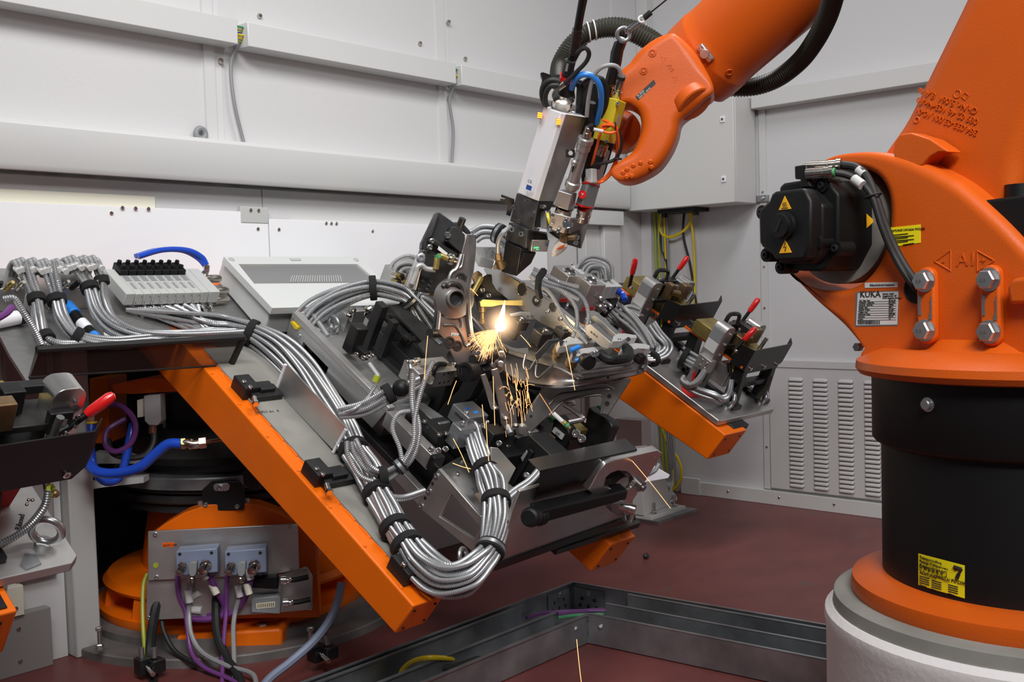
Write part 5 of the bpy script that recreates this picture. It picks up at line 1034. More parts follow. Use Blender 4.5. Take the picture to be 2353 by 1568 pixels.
pan = MB().add([p for c_ in g for p in c_], [(i*n_+j, (i+1)*n_+j, (i+1)*n_+j+1, i*n_+j+1) for i in range(len(g)-1) for j in range(n_-1)])
po = build('seat_pan', pan, 'steel_part', wk, smooth=55); sl = po.modifiers.new('sheet', 'SOLIDIFY'); sl.thickness = .004
pf = lambda x, y, d_: at(x, y, d_)
for j_, rr_ in ((3, .0055), (7, .0045)): build('pan_edge', MB().tube([g[i][j_] for i in range(56)], rr_, 8), 'steel_part', po)
for pts in ([(1208, 815, 3.69), (1203, 838, 3.68), (1206, 850, 3.67), (1216, 850, 3.66), (1224, 838, 3.66), (1234, 826, 3.66)], [(1236, 822, 3.65), (1231, 852, 3.64), (1232, 866, 3.63), (1240, 868, 3.62), (1252, 856, 3.61), (1272, 838, 3.60)]):
    build('pressed_rib', MB().tube(spline([pf(*p) for p in pts], 24), .0045, 8), 'chrome' if 0 else 'steel_part', po)
for y_, d_, x0, x1 in ((852, 3.60, 1332, 1450), (861, 3.59, 1336, 1452), (868, 3.59, 1340, 1456)):
    build('pressed_step', MB().tube(spline([pf(x0, y_, d_), pf((x0+x1)/2, y_-8, d_+.05), pf(x1, y_-16, d_+.12)], 10), .005, 8), 'steel_part', po)
build('rolled_end', MB().tube(spline([pf(1436, 838, 3.72), pf(1458, 812, 3.80), pf(1478, 818, 3.83), pf(1482, 836, 3.84), pf(1474, 850, 3.82)], 20), .012, 10), 'steel_part', po)
for x, y in ((1230, 836), (1323, 874), (1397, 868), (1466, 856)): p = at(x, y, 3.6 if x < 1400 else 3.72); build('hole', MB().cyl(p, p+F0*.004, .005), 'ink', po)
# lower arched frame with its legs
DF = Dp(3.70, -4)
lf = pp('lower_frame', DF, [(1252, 884), (1300, 890), (1440, 868), (1452, 872), (1398, 955), (1380, 952), (1386, 916), (1376, 907), (1300, 920), (1263, 955), (1214, 1000), (1196, 990), (1196, 968)], .02, 'steel_part', wk, bev=.004)
for pts in ([(1262, 930), (1285, 908), (1320, 902), (1376, 894), (1400, 896)], [(1300, 892), (1380, 882), (1402, 888), (1412, 896)], [(1262, 955), (1300, 921), (1376, 908), (1386, 918), (1381, 950)]):
    build('pressed_rib', MB().tube(spline([hit(x, y, (DF[0]-DF[1]*.002, DF[1])) for x, y in pts], 20), .0045, 8), 'steel_part', lf)
for x, y, r in ((1400, 911, .008), (1395, 928, .009), (1220, 957, .006)): p = hit(x, y, DF); build('hole', MB().cyl(p-DF[1]*.001, p, r), 'ink', lf)
p = hit(1199, 988, DF); build('pivot', MB().lathe(p, -DF[1], [(.024, 0), (.024, .006), (.015, .008), (.015, .016), (.0005, .017)], 20), 'steel_part', lf)
pp('foot_tab', DF, [(1190, 1000), (1214, 1000), (1222, 1012), (1214, 1018), (1200, 1015), (1180, 1002)], .012, 'steel_part', wk)
for pts, d_ in ((([(1104, 862), (1116, 858), (1143, 935), (1136, 945), (1128, 938)]), 3.58), (([(1128, 850), (1144, 846), (1160, 900), (1172, 960), (1166, 985), (1152, 975), (1146, 930)]), 3.55), (([(1150, 985), (1178, 930), (1186, 935), (1190, 985), (1182, 990)]), 3.62)):
    pp('link', Dp(d_, -12), pts, .012, 'steel_part', wk, bev=.003)
for x, y, r in ((1137, 938, .014), (1162, 962, .014), (1185, 978, .014)): p = at(x, y, 3.53); build('rivet', MB().sphere(p, r, 14, 8, (1, 1, .6)), 'steel_part', wk)
build('pin', MB().cyl(at(1166, 980, 3.52), at(1174, 998, 3.5), .012, n=14), 'galvanised', wk)
c = at(1152, 832, 3.66); build('pivot_bracket', MB().px(Dp(3.66, -15), [(1130, 842), (1140, 815), (1150, 808), (1162, 815), (1164, 845), (1152, 858), (1140, 856)], .012), 'steel_part', wk, bev=.003)
for x, y in ((1126, 840), (1150, 838), (1152, 815)): p = at(x, y, 3.64); build('pivot_nut', MB().lathe(p, tocam(p), [(.014, 0), (.014, .006), (.009, .008), (.009, .012), (.0005, .012)], 14), 'steel_part', wk)
build('cross_tube', MB().cyl(at(1200, 880, 3.85), at(1330, 905, 4.1), .018, n=14), 'dark_steel', wk)
build('cross_tube', MB().cyl(at(1180, 930, 3.85), at(1330, 880, 4.2), .014, n=14), 'dark_steel', wk)
# ================================================================ clamps above and behind the frame
q1 = thing('backrest_clamp', 'tall black clamp block with a steel clevis behind the upright seat side', 'clamp', at(1020, 620, 3.95))
crp = cr
DQ = Dp(3.88, -15); dq = lambda o: (DQ[0]-DQ[1]*o, DQ[1])
pp('back_plate', dq(-.03), crp([(475, 68), (505, 72), (610, 150), (700, 215), (700, 460), (660, 540), (560, 520), (340, 390), (345, 340)]), .06, 'black_anodised', q1, bev=.004)
pp('ridge', dq(.004), crp([(478, 68), (500, 75), (430, 280), (395, 300)]), .03, 'dark_steel', q1, bev=.002)
pp('pad_block', dq(.03), crp([(598, 195), (640, 195), (722, 265), (720, 340), (690, 430), (560, 320)]), .07, 'black_anodised', q1, bev=.003)
pp('rib', dq(.015), crp([(405, 300), (430, 295), (660, 430), (640, 460), (600, 450), (400, 320)]), .03, 'black_paint', q1)
p = hit(*crp([(562, 270)])[0], dq(.036)); build('bolt', MB().bolt(p-DQ[1]*.0, -DQ[1], .013, .012), 'chrome', q1)
for x, y in crp([(430, 322), (410, 375)]): p = hit(x, y, dq(.02)); build('screw', MB().cap_screw(p, -DQ[1], .010, .008), 'chrome', q1)
for x, y in crp([(522, 305), (590, 232), (555, 312)]): p = hit(x, y, dq(.0305)); build('hole', MB().cyl(p-DQ[1]*.001, p, .006), 'ink', q1)
pp('label', dq(.02), crp([(490, 365), (570, 430), (555, 455), (480, 395)]), .002, 'label_white', q1, bev=0)
pp('lower_plate', dq(.0), crp([(350, 390), (640, 520), (600, 600), (500, 780), (420, 780), (280, 760), (290, 600)]), .08, 'black_paint', q1, bev=.004)
pp('lever', dq(.05), crp([(290, 760), (235, 740), (190, 720), (300, 440), (340, 422), (372, 440), (372, 490), (330, 600)]), .018, 'satin_aluminium', q1, bev=.003)
p = hit(*crp([(333, 470)])[0], dq(.052)); build('lever_bolt', MB().cap_screw(p, -DQ[1], .016, .008), 'galvanised', q1)
for x, y in crp([(348, 677), (418, 677), (405, 715), (318, 750), (388, 750)]): p = hit(x, y, dq(.004)); build('screw', MB().cap_screw(p, -DQ[1], .006, .004), 'dark_steel', q1)
build('grey_pipe', MB().tube(spline([hit(x, y, dq(.07)) for x, y in crp([(250, 700), (290, 600), (300, 550), (340, 535), (370, 560), (400, 570), (460, 575)])], 30), .010, 8), 'grey_conduit', q1)
build('pneumatic_elbow', MB().tube(spline([hit(x, y, dq(.08)) for x, y in crp([(462, 570), (470, 520), (480, 465), (510, 455), (570, 480)])], 16), .011, 10), 'brass', q1)
build('green_ring', MB().cyl(hit(*crp([(490, 470)])[0], dq(.08)), hit(*crp([(480, 440)])[0], dq(.08)), .014), 'green', q1)
build('clevis_pin', MB().cyl(hit(*crp([(570, 480)])[0], dq(.07)), hit(*crp([(655, 495)])[0], dq(.06)), .014, n=14).torus(hit(*crp([(600, 482)])[0], dq(.07)), TX, .018, .005, 16, 6), 'chrome', q1)
pp('cam', Dp(3.98), crp([(590, 160), (690, 150), (770, 240), (760, 280), (650, 200)]), .05, 'black_paint', q1, bev=.004)
p = at(*crp([(685, 165)])[0], 3.9); build('stud', MB().cyl(p-TN*.02, p+TN*.02, .014), 'dark_steel', q1)
pp('lower_carrier', Dp(3.9), crp([(400, 800), (520, 560), (640, 520), (600, 760), (480, 830)]), .06, 'bronze', q1)
# aluminium block with pen marks, arm with holes, two bars
q2 = thing('perforated_clamp', 'bright aluminium clamp arm with round holes lit by the welding flash', 'clamp', at(1230, 700, 3.95))
pp('block_top', Tp(.60), [(1086, 567), (1170, 568), (1166, 596), (1150, 592), (1112, 592)], .04, 'satin_aluminium', q2)
ba = build('end_block', MB().ext([at(x, y, d_) for x, y, d_ in ((1088, 568, 3.98), (1108, 592, 3.90), (1140, 598, 3.88), (1132, 620, 3.88), (1098, 612, 3.90), (1084, 590, 3.98))], TX*.10), 'milled_aluminium', q2, bev=.004)
for i, (x, y) in enumerate(((1092, 572), (1098, 577), (1112, 582), (1126, 581), (1130, 586))): build('pen_mark', MB().tube([pT(x, y, .602), pT(x+5, y+3, .602), pT(x+7, y+1, .602)], .0018, 5), 'ink', q2)
ar = pp('arm', XT(.93), [(1110, 618), (1138, 606), (1160, 628), (1215, 660), (1260, 690), (1330, 748), (1360, 775), (1340, 790), (1300, 772), (1240, 742), (1180, 700), (1140, 668)], .028, 'milled_aluminium', q2, bev=.003)
for x, y, r in ((1199, 666, .026), (1233, 692, .022), (1270, 706, .018), (1288, 732, .007)):
    p = hit(x, y, XT(.929)); build('arm_hole', MB().torus(p, TX, r, r*.12, 24, 6), 'chrome', ar); build('hole_bore', MB().cyl(p-TX*.0006, p, r*.9, n=24), 'dark_steel', ar)
for x, y in ((1258, 715), (1234, 690), (1288, 732)): p = hit(x, y, XT(.928)); build('screw', MB().cap_screw(p, -TX, .009, .006), 'chrome', ar)
ib = thing('aluminium_bar', 'long square aluminium bar, the nearer of two above the seat pan', 'bar', at(1380, 800, 3.7))
pp('bar', XT(.90), [(1346, 748), (1356, 744), (1404, 788), (1398, 803), (1384, 800), (1345, 768)], .035, 'brushed_aluminium', ib, bev=.002)
ib2 = thing('aluminium_bar', 'long square aluminium bar, the farther of two above the seat pan', 'bar', at(1400, 780, 3.8))
pp('bar', XT(1.02), [(1356, 728), (1366, 724), (1434, 786), (1428, 800), (1418, 800), (1358, 748)], .035, 'brushed_aluminium', ib2, bev=.002)
for par, x0, y0, pl in ((ib, 1355, 764, XT(.899)), (ib2, 1378, 756, XT(1.019))):
    text('98 50 51', hit(x0, y0, pl), -TU, TN, .011, 'ink_grey', par)
for par, lst, xx in ((ib, ((1360, 752), (1366, 757), (1385, 776), (1394, 783)), .91), (ib2, ((1390, 748), (1398, 755), (1416, 772), (1424, 779)), 1.03)):
    for x, y in lst: p = hit(x, y, XT(xx)); build('top_hole', MB().sphere(p, .004, 8, 6), 'ink', par)
# bronze-tipped pale arms
for n_, (pts, lab, tip) in enumerate((([(1284, 784), (1296, 780), (1306, 774), (1345, 772), (1372, 778), (1366, 788), (1320, 790), (1308, 792), (1298, 796), (1286, 796)], 'pale stepped clamp arm with bronze tip, the middle left one', 1),
        ([(1314, 810), (1322, 804), (1342, 800), (1375, 796), (1410, 800), (1360, 808), (1346, 814), (1330, 818), (1316, 818)], 'pale stepped clamp arm with bronze tip, the front left one', 1),
        ([(1410, 772), (1420, 766), (1436, 766), (1462, 770), (1464, 776), (1438, 778), (1428, 784), (1408, 784)], 'pale stepped clamp arm on the right, the rear one', 0),
        ([(1428, 798), (1440, 790), (1460, 788), (1480, 790), (1494, 794), (1492, 802), (1466, 800), (1444, 808), (1426, 806)], 'pale stepped clamp arm on the right, the front one', 0))):
    a_ = thing('stepped_clamp', lab, 'clamp', at(*pts[0], 3.6)); hh = toT(at(*pts[0], 3.60+.08*(n_ in (0, 2, 3))))[2]
    build('arm', MB().ext([pT(x, y, hh) for x, y in pts], -TN*.030), 'white_plastic' if 0 else 'pale_arm', a_, bev=.002)
    x, y = pts[0] if tip else pts[5]
    build('clamp_screw', MB().cyl(pT(x+6, y+2, hh), pT(x+6, y+2, hh+.018), .008), 'ink', a_)
    for dx in (12, 17): build('hole', MB().cyl(pT(x+(dx if tip else -dx), y+2, hh), pT(x+(dx if tip else -dx), y+2, hh+.0008), .003), 'ink', a_)
    if tip:
        c = pT(x+4, y+14, hh-.03)
        build('bronze_tip', MB().lathe(c, -TN, [(.022, -.006), (.022, .028), (.016, .032), (.016, .045), (.021, .048), (.021, .07), (.012, .075)], 18), 'bronze', a_)
bw = thing('blue_coupling', 'small bright blue coupling between the two left pale clamp arms', 'coupling', at(1318, 803, 3.6))
build('body', MB().cyl(at(1310, 806, 3.6), at(1332, 797, 3.62), .009, n=14), 'bright_blue', bw); build('body', MB().cyl(at(1322, 829, 3.56), at(1332, 826, 3.56), .007, n=14), 'bright_blue', bw)
hd2 = thing('bow_handle', 'black plastic bow handle bolted in front of the pale clamp arms', 'handle', at(1410, 815, 3.55))
build('grip', MB().tube(spline([at(1378, 812, 3.52), at(1392, 824, 3.50), at(1410, 828, 3.50), at(1440, 822, 3.56), at(1446, 808, 3.62), at(1438, 800, 3.66)], 30), .017, 10), 'black_plastic', hd2)
build('mount', MB().px(Dp(3.54), [(1374, 812), (1382, 803), (1396, 812), (1398, 828), (1388, 832)], .03), 'black_plastic', hd2, bev=.004)
for x, y in ((1365, 815), (1371, 813), (1389, 822)): p = at(x, y, 3.50); build('screw', MB().cap_screw(p, tocam(p), .010, .01), 'chrome', hd2)
k_ = thing('tightening_knob', 'round black clamp knob on the front of the seat pan', 'knob', at(1353, 834, 3.52))
kc = at(1354, 834, 3.50); build('knob', MB().lathe(kc, nrm(tocam(kc)+R0*.4-Z*.3), [(.014, -.05), (.022, -.045), (.026, -.03), (.027, -.004), (.023, 0), (.0005, .001)], 28), 'black_plastic', k_)
sk = thing('proximity_sensor', 'small black sensor on a brass stud at the right pan corner', 'sensor', at(1472, 822, 3.8))
build('body', MB().box(at(1470, 824, 3.76), (.03, .03, .035), RT), 'black_plastic', sk, bev=.003); build('stud', MB().cyl(at(1474, 815, 3.77), at(1482, 812, 3.79), .007), 'brass', sk)
# black pads round the welding spot
for n_, (x, y, d_, sx, su, sh, lab) in enumerate(((1192, 742, 3.80, .065, .05, .04, 'black square clamp pad nearest to the welding flash'), (1246, 770, 3.74, .07, .05, .055, 'black square clamp pad with its arm over the pan flange'), (1298, 765, 3.78, .045, .05, .035, 'small black clamp pad beside the aluminium arm'))):
    a_ = thing('square_clamp', lab, 'clamp', at(x, y, d_)); x0, u0_, hh = toT(at(x, y, d_))
    build('block', bx(MB(), x0, x0+sx, u0_, u0_+su, hh-sh, hh), 'black_anodised', a_, bev=.004)
    build('screw', MB().cap_screw(T(x0+sx*.6, u0_+su*.5, hh), TN, .012, .004), 'chrome', a_)
    if n_ < 2: build('foot', bx(MB(), x0+.01, x0+sx*.5, u0_, u0_+.04, hh-sh-.04, hh-sh), 'black_paint', a_, bev=.003)
    if n_ == 1: pp('arm', Dp(3.60), [(1230, 815), (1260, 782), (1285, 778), (1284, 786), (1268, 790), (1240, 824), (1232, 828)], .03, 'dark_steel', a_)
gb = thing('yellow_lit_arm', 'yellow-lit stepped clamp arm just behind the welding flash', 'clamp', at(1140, 700, 3.95))
pp('arm', Dp(3.95, -10), [(1102, 694), (1110, 688), (1148, 690), (1200, 690), (1212, 698), (1205, 704), (1150, 702), (1130, 706), (1104, 706)], .03, 'brass', gb)  # brass colour stands in for the yellow light of the flash
build('tip', MB().lathe(at(1108, 706, 3.93), -Z, [(.016, 0), (.016, .02), (.011, .022), (.011, .045), (.015, .047), (.013, .07)], 14), 'bronze', gb)
pp('arm', Dp(3.92, -10), [(1170, 722), (1200, 716), (1262, 722), (1270, 730), (1230, 736), (1176, 734)], .03, 'galvanised', gb)
for x in (1213, 1222, 1231): p = at(x, 727, 3.915); build('hole', MB().cyl(p-F0*.001, p, .004), 'ink', gb)
bw2 = thing('brass_clamp', 'brass hinge block with a rod behind the upright seat side', 'clamp', at(1095, 650, 3.98))
pp('block', Dp(3.98), [(1082, 632), (1098, 622), (1108, 630), (1104, 652), (1090, 656)], .04, 'bronze', bw2, bev=.004)
build('rod', MB().cyl(at(1106, 638, 3.96), at(1082, 682, 3.92), .010, n=10), 'brass', bw2)
pp('back_plate', Dp(4.06), [(1082, 655), (1120, 630), (1180, 690), (1100, 720)], .04, 'dark_steel', bw2)
capd(bw2, [(1110, 667), (1124, 680)], 4.02, .010)
for n_, (dx, dy, lab) in enumerate(((0, 0, 'pale square clamp cylinder with a red strip, left of two'), (50, 20, 'pale square clamp cylinder with chrome elbows, right of two'))):
    a_ = thing('clamp_cylinder', lab, 'cylinder', at(1300+dx, 640+dy, 4.1))
    x0, u0_, hh = toT(at(1310+dx, 624+dy, 4.06))
    build('body', bx(MB(), x0-.05, x0+.05, u0_-.04, u0_+.05, hh-.12, hh), 'satin_aluminium', a_, bev=.003)
    build('port_ring', MB().torus(T(x0, u0_, hh), TN, .028, .005, 24, 6), 'chrome', a_); build('port', MB().cyl(T(x0, u0_, hh-.001), T(x0, u0_, hh+.0008), .024, n=20), 'dark_steel', a_)
    build('red_strip', bx(MB(), x0-.04, x0+.035, u0_-.0415, u0_-.04, hh-.115, hh-.10), 'red_mark', a_)
    for q_ in ((.02, -.05), (.045, -.09)): build('elbow', MB().tube(spline([T(x0+q_[0], u0_-.04, hh+q_[1]), T(x0+q_[0], u0_-.065, hh+q_[1]), T(x0+q_[0]+.02, u0_-.08, hh+q_[1]-.01)], 8), .010, 8), 'chrome', a_)
    build('stand', bx(MB(), x0-.03, x0+.03, u0_-.03, u0_+.03, hh-.30, hh-.12), 'galvanised', a_)
vt2 = thing('valve_terminal', 'second valve terminal with grey valves behind the clamp cylinders', 'valve block', at(1380, 660, 4.5))
x0, u0_, hh = toT(at(1380, 668, 4.4))
for i in range(5): build('valve', bx(MB(), x0-.09+i*.042, x0-.051+i*.042, u0_-.02, u0_+.16, hh-.03, hh+.03), 'pale_grey', vt2, bev=.002)
build('manifold_rail', bx(MB(), x0-.1, x0+.13, u0_-.01, u0_+.16, hh-.07, hh-.03), 'satin_aluminium', vt2)
for i in range(5): build('fitting', MB().cyl(T(x0-.07+i*.042, u0_-.01, hh-.05), T(x0-.07+i*.042, u0_-.05, hh-.055), .011), 'chrome', vt2)
tag(build('air_hose', MB().tube(spline([at(1418, 668, 4.45), at(1430, 676, 4.45), at(1436, 690, 4.42)], 8), .014, 8), 'blue_hose'), 'short blue hose stub right of the second valve terminal', 'hose')
# dark machine blocks under the seat frame
cr_ = thing('fixture_core', 'dark steel carriers and slides under the seat frame', 'fixture', T(.75, .7, 0))
for a in ((.62, .80, .35, .62, .0, .15, 'black_anodised'), (.85, 1.05, .40, .70, .0, .14, 'dark_steel'), (.60, .78, .70, 1.0, .0, .26, 'black_anodised'), (.85, 1.1, .75, 1.1, .0, .24, 'dark_steel'), (.66, .74, .45, .60, .15, .30, 'black_paint'), (.90, .98, .50, .62, .14, .26, 'black_anodised'), (.68, .95, .62, .72, .12, .20, 'black_paint')):
    build('carrier', bx(MB(), *a[:6]), a[6], cr_, bev=.004)
for x, u in ((.68, .40), (.74, .55), (.9, .46), (1.0, .6), (.95, .66), (.7, .9)): build('screw', MB().cap_screw(T(x, u, .152), TN, .010, .008), 'chrome', cr_)
tag(build('ball_knob', MB().sphere(at(922, 892, 3.42), .030, 20, 12).cyl(at(934, 897, 3.44), at(925, 893, 3.42), .01), 'black_plastic'), 'glossy black ball knob beside the pneumatic block', 'knob')
# ================================================================ clamp stations on the wings
def station(xg0, xg1, xa, xb, ug, tag_, full=True, lower=True, right_handle=False):
    s = thing('clamp_station', tag_, 'clamp station', T((xg0+xg1)/2, ug, 0))
    Bx = lambda *a: bx(MB(), *a)
    def prt(name, m_, *a, par=s, bev=.003): return build(name, Bx(*a), m_, par, bev=bev)
    ug2 = ug+.34
    # black stands
    for x0 in (xg0+.02, xg1-(.09 if not right_handle else .27)):
        st = build('stand', MB().ext([T(x0, u, h) for u, h in ((ug-.05, .0), (ug+.03, .0), (ug+.055, .22), (ug-.0, .22))], TX*.045), 'black_paint', s, bev=.004)
        st2 = build('stand', MB().ext([T(x0, u, h) for u, h in ((ug2-.06, .0), (ug2+.0, .0), (ug2+.02, .22), (ug2-.03, .22))], TX*.045), 'black_paint', s, bev=.004)
        prt('stand_brace', 'black_paint', x0, x0+.045, ug, ug2-.03, .0, .025)
        prt('foot', 'black_paint', x0-.02, x0+.065, ug-.06, ug+.05, 0, .022)
        build('screw', MB().cap_screw(T(x0-.01, ug-.03, .022), TN, .010, .012), 'chrome', s)
    prt('stand_crossbar', 'black_paint', xg0+.02, xg1-(.05 if not right_handle else .23), ug-.01, ug+.03, .10, .13)
    prt('shelf', 'orange_plate', xg0-.01, xg1-.06, ug+.0, ug2+.05, .215, .228, bev=.001)
    prt('shelf_top', 'dark_steel', xg0-.005, xg1-.065, ug+.005, ug2+.045, .228, .231, bev=0)
    for x0, u_, du_ in ((xg0+.02, ug+.0, .10), (xg0-.03, ug+.20, .14)):
        b_ = prt('brass_block', 'brass', x0, x0+.17, u_, u_+du_, .231, .30, bev=.002)
        for dx in (.03, .08): build('screw', MB().cap_screw(T(x0+dx, u_-.0, .24), -TU, .007, .006), 'chrome', b_)
    prt('brass_block', 'brass', xg0+.20, xg0+.32, ug+.20, ug+.30, .231, .30, bev=.002)
    # black guard
    gd_ = build('guard_plate', MB().ext([T(x, ug-.012, h) for x, h in ((xg0, .33), (xg1-.03, .345), (xg1-.03, .235), (xg1-.06, .20), (xg0+.05, .19), (xg0, .21))], TU*.005), 'black_paint', s)
    build('guard_flange', MB().ext([T(x, u, h) for x, u, h in ((xg1-.03, ug-.012, .345), (xg1, ug+.02, .358), (xg1, ug+.02, .27), (xg1-.03, ug-.012, .235))], TU*.005), 'black_paint', gd_)
    build('guard_flange', MB().ext([T(x, u, h) for x, u, h in ((xg0, ug-.012, .33), (xg0-.03, ug+.06, .325), (xg0-.03, ug+.06, .215), (xg0, ug-.012, .21))], TU*.005), 'black_paint', gd_)
    for x in (xg0+.05, xg0+.19, xg1-.08): build('screw', MB().cap_screw(T(x, ug-.012, .222), -TU, .010, .010), 'chrome', gd_)
    # two silver columns with rounded tops
    for k, x0 in enumerate((xa, xb)):
        wd = .085; hb = (.03, .21)[k]; ht = .40; uu = ug+.10
        prof_ = [(x0, hb), (x0+wd, hb), (x0+wd, ht-.03)]+[(x0+wd-.03+.03*math.cos(t), ht-.03+.03*math.sin(t)) for t in np.linspace(.2, math.pi/2, 5)]+[(x0+.03+.03*math.cos(t), ht-.03+.03*math.sin(t)) for t in np.linspace(math.pi/2, math.pi-.2, 5)]+[(x0, ht-.03)]
        c_ = build('column', MB().ext([T(x, uu, h) for x, h in prof_], TU*.075), 'milled_aluminium' if k else 'satin_aluminium', s, bev=.002)
        if k == 0:
            bx_ = Bx(x0-.003, x0, uu+.005, uu+.07, .31, .37); build('label', bx_, 'mid_grey', c_)
            build('label', Bx(x0-.003, x0, uu+.005, uu+.07, .25, .305), 'label_white', c_)
            build('red_mark', MB().ext([T(x0-.002, uu+u, h) for u, h in ((.02, .07), (.035, .05), (.055, .10), (.045, .125))], TX*.0015), 'red_mark', c_)
            vb_ = build('valve_body', Bx(x0-.03, x0+.02, uu-.02, uu+.06, .15, .22), 'satin_aluminium', c_, bev=.002)
            build('plug', Bx(x0-.035, x0+.0, uu-.02, uu+.02, .10, .155), 'black_plastic', c_, bev=.003)
            for q_ in ((.0, .20), (.03, .20), (.0, .17), (.03, .17)): build('screw', MB().cap_screw(T(x0-.03, uu+q_[0], q_[1]), -TX, .006, .005), 'chrome', vb_)
            build('led', MB().cyl(T(x0-.036, uu+.0, .145), T(x0-.035, uu, .145), .003), 'red_plastic', c_)
        for q_ in ((.02, .24), (.04, .30), (.045, .36)): build('screw', MB().cap_screw(T(x0+wd*.7, uu, q_[1]), -TU, .007, .006), 'chrome', c_)
    # black and bronze clamp works between the columns
    cl = thing_part = build('clamp_bed', Bx(xa+.06, xb+.02, ug+.09, ug+.20, .285, .305), 'dark_steel', s, bev=.003)
    r_ = random.Random(int(abs(xg0)*100))
    for i in range(9):
        x0 = xa+.09+.026*i; u_ = ug+.07+r_.random()*.10; h0_ = .30+r_.random()*.05
        build('clamp_block', Bx(x0, x0+.03+r_.random()*.03, u_, u_+.03+r_.random()*.04, h0_-.03, h0_+.02+r_.random()*.04), ('black_anodised', 'dark_steel', 'bronze', 'black_paint')[i % 4], s, bev=.003)
    for i in range(8): build('screw', MB().cap_screw(T(xa+.10+.028*i, ug+.08+r_.random()*.11, .385), TN, .008, .012).cyl(T(xa+.10+.028*i, ug+.13, .30), T(xa+.10+.028*i, ug+.13, .30), .001), 'chrome', s) if 0 else build('screw', MB().cap_screw(T(xa+.10+.028*i, ug+.08+r_.random()*.11, .355+.02*r_.random()), TN, .008, .014), 'chrome', s)
    build('clamp_bow', MB().tube(spline([T(xa+.11, ug+.18, .36), T(xa+.11, ug+.18, .42), T(xa+.13, ug+.17, .435), T(xa+.19, ug+.17, .425), T(xa+.20, ug+.16, .38)], 16), .011, 6), 'dark_steel', s)
    build('clamp_plate', Bx(xa+.08, xb+.03, ug+.16, ug+.19, .35, .375), 'black_anodised', s, bev=.003)
    build('bronze_bush', MB().cyl(T(xa+.17, ug+.09, .35), T(xa+.22, ug+.07, .35), .018), 'bronze', s); build('bronze_block', Bx(xa+.24, xa+.30, ug+.06, ug+.10, .32, .40), 'bronze', s, bev=.003)
    build('guide_pin', MB().cyl(T(xb-.02, ug+.04, .24), T(xb-.01, ug+.03, .37), .010), 'zinc', s)
    def lever(x, u, h, dx, du, dh):
        a = T(x, u, h); d_ = nrm(TX*dx+TU*du+TN*dh)
        l_ = build('lever', MB().cyl(a-d_*.05, a+d_*.03, .009), 'black_plastic', s)
        build('red_grip', MB().lathe(a+d_*.02, d_, [(.011, 0), (.014, .01), (.0155, .04), (.0155, .07), (.011, .083), (.0005, .087)], 16), 'red_plastic', l_); build('lever_bolt', MB().cap_screw(a-d_*.045-TU*.008, -TU, .009, .01), 'chrome', l_)
    if tag_.startswith('rear'): lever(xa-.03, ug+.22, .36, -.1, .2, 1); prt('orange_tongue', 'orange_plate', xa-.16, xa+.0, ug+.20, ug+.36, .26, .275)
    elif not right_handle: lever(xa+.10, ug+.05, .34, .5, -.1, 1)
    lever(xb+.02, ug+.20, .40, .35, .0, 1) if not right_handle else lever(xb+.07, ug+.08, .315, .9, .0, .8)
    if right_handle:
        k_ = prt('toggle_body', 'black_paint', xb-.01, xb+.05, ug+.075, ug+.10, .28, .345); build('square_plate', Bx(xb+.015, xb+.035, ug+.073, ug+.075, .305, .325), 'satin_aluminium', k_)
        build('toggle_link', MB().tube([T(xb+.0, ug+.08, .27), T(xb+.045, ug+.078, .30)], .012, 10), 'black_paint', k_)
        for x_, h_ in ((.0, .262), (.06, .33), (.058, .30), (.03, .285)): build('screw', MB().cap_screw(T(xb+x_, ug+.074, h_), -TU, .007, .006), 'chrome', k_)
    if lower:
        build('sensor_box', Bx(xg0+.02, xg0+.20, ug+.06, ug+.14, .06, .17), 'satin_aluminium', s, bev=.003); build('sensor_label', Bx(xg0+.09, xg0+.17, ug+.058, ug+.06, .09, .15), 'logo_blue' if 0 else 'label_white', s)
        for i in range(3): build('connector', MB().cyl(T(xg0+.0+.03*i, ug+.08, .20), T(xg0+.0+.03*i, ug+.05, .16), .011), ('black_plastic', 'yellow_green', 'brass')[i], s)
    return s
station(2.54, 2.95, 2.385, 2.70, .55, 'front clamp station on the right wing with brass blocks and a short red grip')
station(2.46, 2.88, 2.31, 2.62, .985, 'rear clamp station on the right wing with brass blocks and an upright red grip')
station(-1.25, -.80, -1.30, -.895, .555, 'clamp station in the left foreground with a black guard and a big red lever', lower=False, right_handle=True)
def eyebolt(x, u, lab, r=.036, axis=(.75, -.65)):
    e = thing('eye_bolt', lab, 'eye bolt', T(x, u, 0)); build('collar', MB().cyl(T(x, u, 0), T(x, u, .014), r*.62, n=20), 'zinc', e)
    build('ring', MB().torus(T(x, u, .012+r), nrm(TX*axis[0]+TU*axis[1]), r, r*.30, 28, 12), 'zinc', e)
eyebolt(2.53, .52, 'zinc lifting eye bolt standing at the front corner of the right wing plate', .036); eyebolt(2.84, .50, 'zinc lifting eye bolt lying behind the front stand on the right wing', .03)
eyebolt(-.90, .53, 'thick lifting eye bolt on the aluminium wing plate in the left foreground', .036, (.55, .75))
rdp = thing('red_disc', 'flat red disc lying on the right wing plate under the conduits', 'disc', pT(1585, 905, 0)); build('disc', MB().ext([pT(x, y, .0) for x, y in ((1563, 884), (1600, 893), (1614, 914), (1585, 914), (1568, 900))], TN*.004), 'red_mark', rdp)
rd2 = thing('red_cover', 'red cover plate standing behind the conduits in the left foreground', 'cover', T(-.99, .66, 0)); build('sheet', MB().ext([T(x, .70, h) for x, h in ((-1.12, 0), (-.92, 0), (-.90, .06), (-.93, .15), (-1.12, .15))], TU*.01), 'red_mark', rd2)
